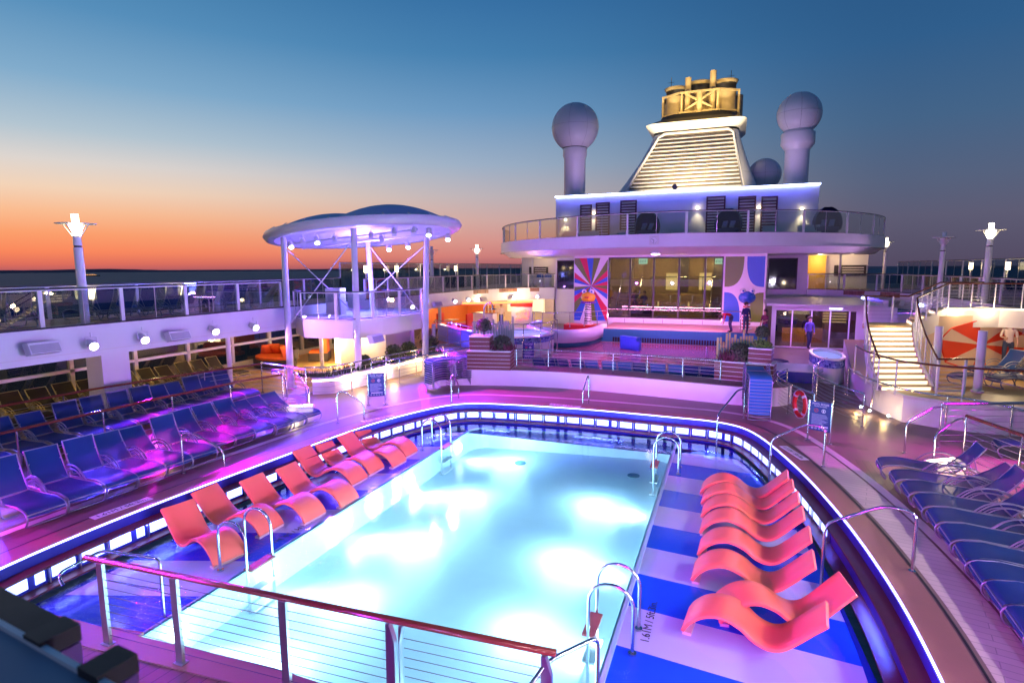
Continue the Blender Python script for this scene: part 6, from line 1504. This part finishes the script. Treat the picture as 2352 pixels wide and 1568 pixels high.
s.sheet([[(p.x, p.y, p.z+.06) for p in A_], [(p.x, p.y, p.z-.62) for p in A_]], False); s.sheet([[(p.x, p.y+.1, p.z+.06) for p in A_], [(p.x, p.y+.1, p.z-.62) for p in A_]], False); s.build('bridge_fascia', M['cream'], sr)
s = MB(); s.prism([(ba.x, ba.y), (bb.x, bb.y), (XR+.3, bb.y-.2), (XR+.3, bb.y+2.2), (ba.x+.2, ba.y+1.5)], UZ-.2, UZ); s.build('bridge_floor', M['step_tread'], sr)
s = MB(); s.sheet([[(p.x, p.y-.035, p.z+.03) for p in A_[1:]], [(p.x, p.y-.035, p.z+.06) for p in A_[1:]]], False); s.build('light_strip', emit('bridge_strip', (1, .8, .5), 9), sr)
for p in (ba.lerp(bb, .2), ba.lerp(bb, .8)): point('bridge_light', (p.x, p.y-.25, p.z+.05), (1, .75, .45), 30, .1)
for t in (.15, .5, .85): c = bl.lerp(br, .5).lerp(tl.lerp(tr_, .5), t); point('stair_light', (c.x, c.y-.1, c.z+.55), (1, .76, .45), 7, .15)
point('landing_light', ((tl.x+tr_.x)/2, tl.y-.1, 2.75), (1, .78, .5), 35, .15)
def stair_rail(path, label, h=.95, bars=5, post=.55):
    tube_rail('stair_railing', label, path, h=h, post=post, bars=bars, top='wood_rail', rtop=.03, group='wood-topped railings of the staircase', postm='white', barm='steel_brushed', cat='railing')
for A, B, off, nme in ((bl, tl, -.12, 'left'), (br, tr_, .12, 'right')):
    stair_rail([tuple(A.lerp(B, k/8)+bow(k/8)+Vector((off, 0, 0))) for k in range(9)], f'wood-topped white railing on the {nme} side of the glowing stairs')
stair_rail([tuple(tr_+Vector((.12, 0, 0))), tuple(ba), tuple(bb), tuple(Vector((XR+.2, bb.y-.25, UZ)))], 'wood-topped railing along the bridge at the top of the stairs', bars=7, post=.75)
stair_rail([tuple(tl+Vector((-.1, .1, 0))), tuple(tl+Vector((.1, 1.5, 0))), tuple(tr_+Vector((.2, 1.3, 0))), tuple(ba+Vector((.2, 1.5, 0))), tuple(bb+Vector((0, 1.6, 0)))], 'wood-topped railing round the back of the stair landing', bars=6, post=.8)
# raised round platform under the stairs
CW = [(4.25, 22.9), (4.2, 21.3), (4.4, 20.1), (4.75, 18.95), (5.6, 18.45), (7.2, 18.3), (9.2, 18.6), (12.5, 18.6)]
CWs = [(p.x, p.y) for p in spline([(*p, 0) for p in CW[:4]], 5)]+[(p.x, p.y) for p in spline([(*p, 0) for p in CW[4:]], 4)]
pf = thing('raised_platform', 'raised round white platform wall with small lamps at the foot of the stairs', 'platform', (4.5, 20, 0))
s = MB(); s.prism([(x-4.5, y-20) for x, y in CWs]+[(8, 13), (1, 13), (-.25, 3.6)], .0, PLZ-.01); s.build('wall', M['white'], pf)
s = MB(); s.add([(x-4.5, y-20, PLZ-.004) for x, y in CWs]+[(8, 13, PLZ-.004), (1, 13, PLZ-.004), (-.25, 3.6, PLZ-.004)], [tuple(range(len(CWs)+3))]); s.build('floor', M['ochre'], pf)
s = MB(); s.ribbon([(x-4.5, y-20, PLZ) for x, y in CWs], [(.03, -.05), (.03, .03), (-.1, .03), (-.1, -.05)]); s.build('rim', M['cream'], pf)
for i, (px, py) in enumerate([(1980, 938), (2000, 947), (2043, 959)]):
    p = G(px, py+4); s = MB(); s.sphere((p[0]-4.5-.05, p[1]-20-.06, .12), .035, 10, 6); s.build('foot_lamp', M['uw'], pf); point('foot_light', (p[0]-.2, p[1]-.25, .14), (1, .65, .25), 9, .04)
tube_rail('wood_top_railing', 'brown-topped railing along the edge of the round platform', [(x, y, PLZ) for x, y in offs(CWs, -.12)[:]][2:], h=1.0, post=1.6, bars=0, top='wood_rail', rtop=.03, postm='white')
tube_rail('steel_handrail', 'lower steel handrail following the foot of the round platform', [(p.x, p.y, .05) for p in spline([(3.9, 22.2, 0), (3.95, 20.9, 0), (4.3, 19.5, 0), (5.0, 18.3, 0), (6.2, 17.6, 0), (6.9, 16.2, 0)], 5)], h=.95, post=2.2, bars=0)
# gate in front of the loungers
g0 = Vector((*G(2150, 905, PLZ), PLZ)); g1 = Vector((*G(2212, 905, PLZ), PLZ))
o = thing('white_gate', 'small white barred gate with brown top beside the foot of the stairs', 'gate', tuple(g0)); d = g1-g0
s = MB(); s.bar((0, 0, .5), (0, 0, .52), .06, .06)
s = MB(); s.bar((0, 0, 0), (0, 0, 1.0), .05, .05); s.bar(d, d+Vector((0, 0, 1.0)), .1, .05); s.bar((0, 0, .1), d+Vector((0, 0, .1)), .04, .05); s.build('frame', M['white'], o)
for k in range(6): s = MB(); s.tube([(0, 0, .22+.12*k), d+Vector((0, 0, .22+.12*k))], .01, 6); s.build('bar', M['white'], o)
s = MB(); s.bar((-.05, 0, 1.03), d*1.3+Vector((0, 0, 1.03)), .06, .05); s.build('top_rail', M['wood_rail'], o)
# umbrella mural
u0 = G(2150, 846, PLZ); u1 = G(2420, 838, PLZ)
UA, UB = Vector((u0[0], u0[1], PLZ)), Vector((u1[0], u1[1], PLZ)); ud = (UB-UA).normalized(); un = Vector((ud.y, -ud.x, 0))
um = thing('umbrella_mural', 'cream wall painted with a red and cream beach umbrella under the right deck', 'mural wall', tuple(UA))
s = MB(); s.bar(ud*-1.2+Vector((0, 0, .95)), ud*(UB-UA).length+Vector((0, 0, .95)), .1, 1.9); s.build('wall', mat('mural_cream', (.75, .55, .35), .5, var=.03), um)
M['mural_r'] = mat('mural_vermilion', (.75, .05, .01), .5, var=.03)
def on_wall(px, py):
    d = _ray(px, py); t = (UA+un*.056).dot(un)/d.dot(un)-Vector((0, 0, EYE)).dot(un)/d.dot(un)
    p = Vector((0, 0, EYE))+d*t; return p-UA
ctr = on_wall(2255, 792)
rim_px = [(2159, 780), (2184, 752), (2262, 735), (2360, 752), (2400, 790), (2372, 800), (2335, 840), (2280, 868), (2228, 862), (2173, 834)]
rim_px = [(2159, 780), (2184, 754), (2250, 735), (2316, 748), (2352, 768), (2372, 800), (2336, 832), (2268, 850), (2230, 850), (2171, 831)]
rw = [on_wall(*p) for p in rim_px]
for k in range(10):
    a, b_ = rw[k], rw[(k+1) % 10]
    if k % 2 == 1: s = MB(); s.add([ctr, a, a.lerp(b_, .5)+(ctr-a.lerp(b_, .5))*-.03, b_], [(0, 1, 2, 3)]); s.build('red_wedge', M['mural_r'], um)
s = MB(); s.tube([p+un*.004 for p in rw], .025, 5, closed=True); s.build('umbrella_edge', M['mural_r'], um)
for px in (2246, 2148):
    p = on_wall(px, 870); c = UA+p; f = G(px-2, 900 if px == 2246 else 880, PLZ); column(f[0], f[1], .11, 2.56, 'round white column before the umbrella mural, '+('in front of its centre' if px == 2246 else 'left of it'), None, PLZ)
point('mural_light', (UA.x+1.5, UA.y-1.6, 2.15), (1, .72, .4), 55, .15); point('mural_light', (UA.x+4, UA.y-1.6, 2.15), (1, .72, .4), 55, .15)
for i, (x, y, rz) in enumerate([(6.6, 21.2, 20), (7.5, 21.0, 20), (8.4, 20.6, 25), (9.3, 20.4, 25), (7.6, 22.8, 30), (8.6, 22.9, 30)]):
    lounger('blue', [1, 34][i % 2] if i < 4 else 50, 'dark blue lounger on the raised platform, '+['leftmost in front', 'second in front', 'third in front', 'rightmost in front', 'left one behind', 'right one behind'][i], (x, y, PLZ+.002), R(rz), 'loungers on the raised platform')
# right curved rails of the ramp, life ring
tube_rail('steel_railing', 'curved steel railing carrying the life ring', [(p.x, p.y, 0) for p in spline([(1.95, 21.6, 0), (1.55, 20.4, 0), (1.7, 19.1, 0), (2.3, 17.5, 0)], 6)], h=.92, post=1.45, bars=7)
tube_rail('steel_railing', 'curved steel railing between the ramp and the raised platform', [(p.x, p.y, 0) for p in spline([(3.6, 24.8, 0), (2.9, 22.6, 0), (2.75, 20.8, 0), (3.05, 19.3, 0), (3.6, 18.0, 0)], 6)], h=.92, post=1.4, bars=7)
lr = thing('life_ring', 'red and white life ring hanging on the curved railing', 'life ring', (2.02, 18.15, .48), R(-64))
s = MB(); s.tube([(.0+.27*math.cos(a), 0, .33*math.sin(a)) for a in [2*PI*i/32 for i in range(32)]], .062, 12, closed=True); s.build('ring', M['red'], lr)
for k in range(4):
    a0 = PI/4+k*PI/2; s = MB(); s.tube([(.27*math.cos(a0+q), 0, .33*math.sin(a0+q)) for q in (-.12, 0, .12)], .0645, 12); s.build('white_band', M['white'], lr)
s = MB(); s.tube([(.36*math.cos(a), -.01, .42*math.sin(a)+.01*math.sin(a*8)) for a in [2*PI*i/40 for i in range(40)]], .008, 5, closed=True); s.build('rope', M['white'], lr)
# pink-lit terrace railings on the right
tube_rail('wood_top_railing', 'magenta-lit railing at the far side of the right loungers', [(4.95, 16.5, .0), (6.8, 17.2, 0), (9.9, 18.0, 0)], h=1.1, post=1.6, bars=6, top='steel', rtop=.04)
tube_rail('wood_top_railing', 'dark wood-topped railing sloping down beside the right loungers', [(5.1, 15.4, 0), (5.6, 13.9, 0), (6.0, 11.5, 0), (6.1, 8, 0)], h=1.08, post=1.6, bars=7, top='wood_rail', rtop=.04)
grab(G(2077, 1040), (4.95, 16.4), 1.05, 'magenta-lit steel grab rail, nearer the glowing step'); grab((4.4, 14.9), (5.1, 15.5), 1.0, 'steel grab rail behind the farthest right lounger')
# small tables and things on the right middle deck
o = thing('sun_shelf', 'low violet-lit platform with blue front edge between planter and ramp', 'bench', (2.2, 24.5, 0)); s = MB(); s.box(-.9, -.4, .0, 1.0, 1.4, .42); s.build('base', M['rim_blue'], o); s = MB(); s.box(-.93, -.43, .422, 1.03, 1.43, .47); s.build('top', M['white'], o)
for i, (x, y) in enumerate([(1.7, 26.4), (2.4, 27.2)]): lounger('blue', 50, 'violet-lit lounger by the right mosaic whirlpool, '+('nearer' if i == 0 else 'farther'), (x, y, .006), R(150), 'loungers by the right whirlpool')

# ================================================================== UPPER DECK LOUNGERS AND FURNITURE
k = 0
for y in [8.6, 9.35, 10.1, 12.1, 12.9, 13.7, 14.5, 15.3, 16.1, 16.9, 17.7]:
    lounger('blue', 66, f'blue lounger on the left upper deck, {ORD[k]} behind the glass railing', (-19.75+.0, y, UZ+.002), R(random.uniform(-6, 6)-3), 'loungers on the left upper deck'); k += 1
for i in range(9):
    y = 28.2+i*.95+(.6 if i > 4 else 0)
    lounger('blue', 66, f'small blue lounger far along the left upper deck, {ORD[i]} past the canopy', (-19.7, y, UZ+.002), R(random.uniform(-6, 6)), 'far loungers on the left upper deck')
for i in range(11):
    y = 27.0+i*1.15
    lounger('blue', 66, f'blue lounger on the right upper deck, {ORD[i]} in the row behind the stairs', (12.9, y, UZ+.002), PI+R(random.uniform(-6, 6)), 'loungers on the right upper deck')
for i, px in enumerate((1240, 1258)):
    x, z = AY(px, 650, 44.4); o = thing('towel_bin', 'white round-topped towel bin with blue lid, '+('left' if i == 0 else 'right')+' of the pair', 'bin', (x, 44.5, UZ), 0, 'towel bins by the deckhouse')
    s = MB(); s.cyl((0, 0, 0), (0, 0, .8), .28, n=18); s.build('body', M['white'], o); s = MB(); s.lathe([(.3, .8), (.3, .95), (.22, 1.1), (.001, 1.16)], (0, 0, 0), 18); s.build('lid', M['blue_plastic'], o)
# egg chairs and sofas on the top deck
def egg(px, py, y, label):
    x, _ = AY(px, py, y); o = thing('cocoon_chair', label, 'chair', (x, y, TZ), 0, 'dark cocoon chairs on the top deck'); s = MB(); rows = []
    for j in range(9):
        v = -.5+j/8*1.5; zz = 1.0+.95*math.sin(v*PI/2*1.0) if v > 0 else 1.0+.95*v
        r = .85*math.sqrt(max(0, 1-((zz-.95)/1.02)**2)); rows.append([(r*math.cos(t), r*.8*math.sin(t), zz) for t in [R(-35)+R(250)*i/16 for i in range(17)]])
    s.sheet(rows); s.build('shell', mat('navy_shell', (.01, .02, .1), .6), o); s = MB(); s.lathe([(.5, .0), (.66, .12), (.7, .4), (.001, .42)], (0, 0, .3), 20); s.build('seat', mat('navy_cushion', (.05, .07, .2), .8), o); s = MB(); s.cyl((0, 0, 0), (0, 0, .32), .45, n=16); s.build('base', M['dark'], o)
    for sx in (-.25, .2): s = MB(); s.bar((sx, -.2, .75), (sx+.1, .0, 1.15), .3, .1); s.build('cushion', mat('pale_cushion', (.25, .3, .45), .8), o)
egg(1487, 510, 39.5, 'dark blue cocoon chair left of the clock'); egg(1673, 510, 39.5, 'dark blue cocoon chair between two shutters'); egg(1900, 510, 41, 'black cocoon chair at the right end of the top deck')
for i, (px, w) in enumerate([(1350, 1.5), (1430, .9), (1560, 1.4), (1776, 1.2), (1860, 1.2), (1305, .9)]):
    x, _ = AY(px, 520, 40.5); o = thing('outdoor_sofa', 'pale low sofa on the top deck, '+['left, by the first sconce', 'left of the first cocoon chair', 'under the middle sconce', 'right of the last shutter', 'under the right sconce', 'at the far left end'][i], 'sofa', (x, 40.5, TZ), 0, 'pale sofas on the top deck')
    s = MB(); s.box(-w/2, -.35, .1, w/2, .35, .42); s.build('seat', M['cream'], o); s = MB(); s.box(-w/2, .2, .423, w/2, .35, .85); s.build('back', M['white'], o); s = MB(); s.box(-w/2, -.35, .423, -w/2+.15, .19, .65); s.build('armrest', M['white'], o)

# ================================================================== NEAR RAILING CORNER AT THE LEFT
def cam_point(px, py, dist): d = _ray(px, py); return Vector((0, 0, EYE))+d*(dist/d.length)
nr_ = thing('near_glass_rail', 'blurred blue-grey rail edge with two black clamps at the near left corner', 'railing', (0, 0, 0))
zt_ = 3.52
P0, P1 = Vector((*G(-160, 1345, zt_), zt_)), Vector((*G(330, 1625, zt_), zt_))
dd = (P1-P0).normalized(); nn_ = Vector((dd.y, -dd.x, 0))
if nn_.dot(Vector((0, 0, 0))-P0) < 0: nn_ = -nn_
s = MB(); A = [P0, P1, P1+nn_*.9, P0+nn_*.9]; s.add([p for p in A]+[p-Vector((0, 0, .03)) for p in A], [(0, 1, 2, 3), (7, 6, 5, 4), (0, 4, 5, 1), (1, 5, 6, 2), (2, 6, 7, 3), (3, 7, 4, 0)]); s.build('shelf_panel', mat('blue_grey_panel', (.16, .25, .36), .5), nr_)
s = MB(); s.bar(P0+Vector((0, 0, .006)), P1+Vector((0, 0, .006)), .014, .012); s.build('pale_edge', M['white'], nr_)
s = MB(); s.bar(P0-nn_*.055+Vector((0, 0, -.03)), P0.lerp(P1, .5)-nn_*.055+Vector((0, 0, -.03)), .09, .04); s.build('dark_edge', M['black'], nr_)
for px, py in ((45, 1500), (172, 1580)):
    q = Vector((*G(px, py, zt_), zt_))-nn_*.02; s = MB(); s.bar(q-dd*.04-nn_*.05, q+dd*.04-nn_*.05, .09, .045); s.build('clamp', M['black'], nr_)
    s = MB(); s.bar(q-dd*.035-nn_*.05+Vector((0, 0, -.1)), q+dd*.035-nn_*.05+Vector((0, 0, -.1)), .09, .14); s.build('clamp_block', mat('violet_block', (.2, .08, .35), .4), nr_)

# ================================================================== PEOPLE
def person(label, loc, rz, joints, mats, sc=1.0):
    """joints: dict of named positions for a 1.75 m body, one connected skeleton with tapered radii"""
    J = {'pelvis': (0, 0, .95), 'belly': (0, 0, 1.1), 'chest': (0, 0, 1.3), 'neck': (0, 0, 1.48), 'jaw': (0, -.02, 1.56), 'head': (0, -.01, 1.66), 'crown': (0, 0, 1.74),
         'shL': (-.17, 0, 1.42), 'elL': (-.23, .0, 1.14), 'wrL': (-.24, -.06, .9), 'haL': (-.24, -.08, .8), 'shR': (.17, 0, 1.42), 'elR': (.23, 0, 1.14), 'wrR': (.24, -.06, .9), 'haR': (.24, -.08, .8),
         'hiL': (-.09, 0, .88), 'knL': (-.1, -.02, .5), 'anL': (-.1, .02, .09), 'toL': (-.11, -.17, .03), 'hiR': (.09, 0, .88), 'knR': (.1, -.02, .5), 'anR': (.1, .02, .09), 'toR': (.11, -.17, .03)}
    J.update(joints)
    rad = {'pelvis': .14, 'belly': .125, 'chest': .145, 'neck': .055, 'jaw': .065, 'head': .095, 'crown': .07, 'sh': .06, 'el': .043, 'wr': .03, 'ha': .034, 'hi': .09, 'kn': .06, 'an': .042, 'to': .035}
    E_ = [('pelvis', 'belly'), ('belly', 'chest'), ('chest', 'neck'), ('neck', 'jaw'), ('jaw', 'head'), ('head', 'crown')]
    for S_ in 'LR': E_ += [('chest', 'sh'+S_), ('sh'+S_, 'el'+S_), ('el'+S_, 'wr'+S_), ('wr'+S_, 'ha'+S_), ('pelvis', 'hi'+S_), ('hi'+S_, 'kn'+S_), ('kn'+S_, 'an'+S_), ('an'+S_, 'to'+S_)]
    nm_ = list(J); me = bpy.data.meshes.new('body'); me.from_pydata([J[k] for k in nm_], [(nm_.index(a), nm_.index(b_)) for a, b_ in E_], [])
    o = bpy.data.objects.new('body', me); COL.objects.link(o); o.modifiers.new('skin', 'SKIN')
    for i, k in enumerate(nm_):
        r = rad.get(k) or rad[k[:2]]; me.skin_vertices[0].data[i].radius = (r, r*(.8 if k in ('belly', 'chest', 'pelvis') else 1)); me.skin_vertices[0].data[i].use_root = (k == 'pelvis')
    o.modifiers.new('sub', 'SUBSURF').levels = 2
    dg = bpy.context.evaluated_depsgraph_get(); m2 = bpy.data.meshes.new_from_object(o.evaluated_get(dg)); bpy.data.objects.remove(o)
    top, bot, skin = mats
    for q in (M['skin'], top, bot, M['hair'], M['dark']): m2.materials.append(q)
    P_ = {k: Vector(J[k]) for k in J}
    segs = [(a, b_, (0 if b_ in ('jaw', 'head', 'crown') or b_[:2] in ('ha',) else 2 if b_[:2] in ('hi', 'kn', 'an') else 4 if b_[:2] == 'to' else 0 if (b_[:2] == 'wr' and skin) else 1)) for a, b_ in E_]
    for p in m2.polygons:
        c = p.center; best = None
        for a, b_, mi in segs:
            A, B = P_[a], P_[b_]; ab = B-A; t = max(0, min(1, (c-A).dot(ab)/ab.length_squared)); dd_ = (A+ab*t-c).length
            if best is None or dd_ < best[0]: best = (dd_, mi)
        p.material_index = best[1]; p.use_smooth = True
    root = thing('person', label, 'person', loc, rz); root.scale = (sc, sc, sc)
    b_ = bpy.data.objects.new('body', m2); COL.objects.link(b_); b_.parent = root
    hd = P_['head']; up = (P_['crown']-P_['jaw']).normalized()
    s = MB(); s.sphere(hd+up*.03+Vector((0, .03, 0)), .115, 14, 8); s.build('hair', M['hair'], root)
    return root
person('person in pale top and dark jeans standing before the umbrella mural', (*G(2310, 846, PLZ), PLZ), R(-10), {'elL': (-.24, -.05, 1.16), 'wrL': (-.12, -.16, 1.1), 'haL': (-.05, -.18, 1.12)}, (M['shirt_white'], M['jeans'], True))
person('person in blue-lit clothes walking out of the right glass doors', (4.05, 34.2, 0), R(20), {'knL': (-.1, -.16, .52), 'anL': (-.1, -.1, .12), 'toL': (-.1, -.27, .08), 'knR': (.1, .03, .48), 'anR': (.1, .2, .12), 'toR': (.1, .05, .03), 'wrL': (-.24, -.14, .95)}, (mat('violet_cloth', (.15, .12, .5), .8), M['jeans'], False))
a = AY(1712, 760, 33.2); person('person in dark jacket standing on the stage steps beside the blue frog sculpture', (a[0], 33.4, .75), R(30), {'wrL': (-.2, -.25, 1.1), 'haL': (-.18, -.33, 1.1)}, (M['shirt_blue'], M['jeans'], False))
a = AY(1688, 760, 33.6); person('person in red top bending down at the right end of the stage', (a[0]-.2, 34.0, .8), R(-70), {'belly': (0, -.1, 1.02), 'chest': (0, -.32, 1.05), 'neck': (0, -.5, 1.02), 'jaw': (0, -.56, .96), 'head': (0, -.62, .9), 'crown': (0, -.68, .84), 'shL': (-.17, -.4, 1.02), 'shR': (.17, -.4, 1.02), 'elL': (-.2, -.45, .76), 'elR': (.2, -.45, .76), 'wrL': (-.18, -.5, .55), 'wrR': (.18, -.5, .55), 'haL': (-.17, -.53, .46), 'haR': (.17, -.53, .46), 'knL': (-.1, -.08, .5), 'knR': (.1, -.08, .5)}, (M['shirt_red'], M['jeans'], True))
a = AY(1757, 760, 33.6); person('person in dark red top leaning at the far right of the stage', (a[0], 34.0, .35), R(-40), {'elR': (.26, -.15, 1.2), 'wrR': (.2, -.38, 1.15), 'haR': (.2, -.46, 1.14)}, (mat('wine_cloth', (.12, .02, .05), .8), M['jeans'], True))
SIT = {'pelvis': (0, 0, .55), 'belly': (0, .0, .7), 'chest': (0, .02, .9), 'neck': (0, 0, 1.08), 'jaw': (0, -.02, 1.16), 'head': (0, -.01, 1.26), 'crown': (0, 0, 1.34), 'shL': (-.17, 0, 1.02), 'elL': (-.22, -.05, .78), 'wrL': (-.16, -.25, .66), 'haL': (-.12, -.33, .64), 'shR': (.17, 0, 1.02), 'elR': (.22, -.05, .78), 'wrR': (.16, -.25, .66), 'haR': (.12, -.33, .64), 'hiL': (-.09, -.05, .52), 'knL': (-.12, -.45, .52), 'anL': (-.12, -.45, .1), 'toL': (-.12, -.62, .04), 'hiR': (.09, -.05, .52), 'knR': (.12, -.45, .52), 'anR': (.12, -.45, .1), 'toR': (.12, -.62, .04)}
a = AY(1458, 690, 39.4)
person('person in teal shirt sitting behind the big window, left of the pair', (a[0], 39.5, 1.5), R(10), SIT, (mat('teal_cloth', (.03, .15, .2), .8), M['jeans'], True))
person('person in blue shirt sitting behind the big window, right of the pair', (a[0]+.62, 39.5, 1.45), R(-10), SIT, (mat('blue_cloth', (.05, .08, .3), .8), M['jeans'], True))
o = thing('window_bench', 'dark bench behind the big window with two people sitting on it', 'bench', (a[0]+.3, 39.62, .75)); s = MB(); s.box(-.9, -.2, 1.05, .9, .3, 1.12); s.build('seat', M['room_dark'], o); s = MB(); s.box(-.8, -.1, 0, .8, .2, 1.05); s.build('base', M['room_dark'], o)
a = AY(1150, 745, 39.6); person('cafe worker in white shirt behind the white counter', (a[0], 39.7, .01), R(20), {}, (M['shirt_white'], M['jeans'], True))

# lanterns added in place of lamp reflections in the windscreen glass
def reflection_lantern(x, y, label, h=1.35):
    o = thing('reflection_lantern', label, 'lamp', (x, y, UZ), 0, 'lanterns added for lamp reflections along the windscreens'); s = MB(); s.cyl((0, 0, 0), (0, 0, h), .035, n=8); s.build('stem', M['white_gloss'], o)
    s = MB(); s.box(-.08, -.08, h, .08, .08, h+.4); s.build('lantern', M['lamp_lantern'], o); s = MB(); s.box(-.1, -.1, h+.403, .1, .1, h+.44); s.build('cap', M['white_gloss'], o)
    point('reflection_lantern_light', (x+(.25 if x < 0 else -.25), y, UZ+1.5), WARM, 14, .08)
M['lamp_lantern'] = emit('reflection_lantern_glow', (1, .75, .4), 6)
for i, y in enumerate((9.9, 13.2, 16.6)): reflection_lantern(-20.4, y, 'added lantern for a warm glow behind the loungers of the left upper deck, '+['nearest', 'second', 'third'][i], .6)
for i, y in enumerate((29.0, 32.4, 36.5, 41.0)): reflection_lantern(-20.4, y, 'tiny added lantern for a reflection far along the left windscreen, '+['first past the canopy', 'second', 'third', 'nearest the deckhouse'][i])
for i, y in enumerate((25.8, 28.2, 30.6, 33.6, 37.5, 42.5)): reflection_lantern(13.55, y, 'added lantern for a lamp reflection in the right windscreen, '+['at the right picture edge', 'second from the right', 'third from the right', 'fourth from the right', 'fifth from the right', 'nearest the deckhouse'][i])
# ================================================================== NEAR CROSS DECK, ADDED UNSEEN FIXTURES BEHIND AND BESIDE THE VIEWER
fascia('balcony_fascia', [(XL, -.45), (XR, -.45)], UZ-.9, UZ-.02, 'white fascia of the near cross deck under the viewer')
s = MB(); s.box(XL, -5.4, UZ-.3, XR, -.5, UZ-.03); struct('upper_deck', s, M['upper_floor'])
for x, c, tx, ty, pw, nme in ((-11.5, PURP, -12, 10, 200, 'far left'), (-7.0, (.5, .4, 1), -6, 16, 300, 'left of centre'), (-2.5, PURP, -4, 20, 420, 'centre'), (2.0, (.8, .25, 1), -2, 10, 200, 'right of centre'), (5.5, (.8, .75, 1), 3.5, 9, 170, 'far right')):  # unseen spotlights added to light the pool, ledges and parapet
    loc = (x, -.05, 2.4); aim = (tx, ty, 0); head('wall_spotlight', loc, aim, 'added unseen wall spotlight on the near cross deck, '+nme, 'spotlights on the balcony fascias', True, 1.15, (.9, .85, 1))
    d = (Vector(aim)-Vector(loc)).normalized(); spot('wall_spot_beam', tuple(Vector(loc)+d*.22), aim, c, pw, 75, .9, .07)
# unseen floodlight masts, added for steep light on pool ledges and deck
for i, (x, y, c, aims) in enumerate(((-12.5, -3.0, (.26, .15, 1), ((-8.6, 8), (-12.5, 9))), (4.5, -3.0, (.3, .32, 1), ((.6, 9.5), (-3, 19))), (12.5, 8.5, (1, .86, .84), ((3.4, 8.5), (4.2, 13.5))), (12.5, 2, (1, .8, .85), ((-8.2, 8), (2.7, 6))))):
    o = thing('added_flood_mast', 'added tall floodlight mast outside the picture, '+['behind the viewer on the left', 'behind the viewer on the right', 'beside the right loungers', 'near right corner'][i], 'light mast', (x, y, UZ), 0, 'added floodlight masts around the pool deck')
    s = MB(); s.cyl((0, 0, 0), (0, 0, 5), .1, .07, 12); s.build('pole', M['white_gloss'], o)
    for k, a in enumerate(aims):
        loc = Vector((x+(.3 if k else -.3), y+.1, UZ+4.8)); d = (Vector((*a, -.2))-loc).normalized(); s = MB(); s.tube([d*-.2+loc-o.location, d*.2+loc-o.location], .14, 12, .18); s.build('flood_head', M['dark'], o)
        spot('added_mast_beam', tuple(loc+d*.26), tuple(loc+d*5), c, [[430, 20], [400, 130], [520, 320], [90, 200]][i][k], [55, 60][k], .9, .12)
# second beams added at wall spotlights to tint the deckhouse and parapet
for x, y, z, aim, c, pw in ((XL+.5, 28.3, 2.35, (-9, 33.5, 6), (.55, .2, 1), 420), (XL+.5, 29.8, 2.35, (-4, 36, 4), (.8, .25, 1), 420), (XR-.5, 37.2, 2.4, (2, 34, 5.6), (.8, .4, .9), 200), (XL+.5, 16.7, 2.35, (-6, 20, .4), (.9, .35, 1), 300)):
    d = (Vector(aim)-Vector((x, y, z))).normalized(); spot('wall_spot_beam', (x, y, z), aim, c, pw, 95, 1, .08)

# added beams, several with no fixture, for magenta and violet pools on deck
for x, y, z, aim, c, pw, an in ((XL+.5, 14.9, 2.3, (-12.8, 12.6, 0), MAG, 330, 70), (XL+.5, 16.7, 2.25, (-11.0, 14.8, 0), (.6, .08, 1), 420, 60), (XL+.5, 12.3, 2.3, (-13, 10.4, 0), (.35, .06, 1), 420, 75), (XL+.5, 10.8, 2.3, (-12.6, 7.6, 0), (.3, .06, 1), 420, 75),
      (PX0+2.6, PY0-1.6, 5.6, (-6.2, 18.5, 0), MAG, 1300, 44), (PX0+3.2, PY0, 5.7, (-9.6, 16.8, 0), (.45, .03, 1), 900, 45), (PX0+3.4, PY0+.6, 5.7, (-4, 28.5, 0), (.75, .05, .9), 1400, 50),
      (XR-.6, 14.5, 2.3, (3.9, 14.6, 0), MAG, 1000, 62), (XR-.6, 37, 2.3, (5.5, 29, 0), (.7, .1, 1), 300, 70), (-.5, -.05, 2.4, (1.1, 9.5, -.5), MAG, 520, 60), (-10, -.05, 2.4, (-10.9, 5.8, 0), MAG, 330, 50)):
    spot('wall_spot_beam', (x, y, z), aim, c, pw, an, 1, .08)

for x, y, z, aim, c, pw, an in ((XR-.5, 8, 2.4, (-17.2, 13, 2.3), (.28, .1, 1), 1900, 45), (XR-.5, 14, 2.4, (-13.6, 21, 2.6), (.36, .1, 1), 1200, 38), (-.5, -.05, 2.5, (-4, 38, 4.2), (.62, .2, 1), 1700, 34), (-2.5, -.05, 2.5, (-5, 20, .4), (.6, .2, 1), 520, 36), (-14, -.05, 2.5, (8, 40, 3), (.6, .25, 1), 900, 26)):
    spot('wall_spot_beam', (x, y, z), aim, c, pw, an, 1, .08)  # added violet beams with no fixture, washing the white fascias and walls

for x, y, aim in ((PX0-3, PY0-2, (-19.3, 13, UZ)), (PX0-3, PY0-2, (-19.3, 9, UZ)), (PX0-2, PY0+2.2, (-19.4, 32, UZ))): spot('stage_beam', (x, y, 5.6), aim, (.1, .12, 1), 420, 60, 1, .08)  # added blue beams to brighten loungers on the left upper deck
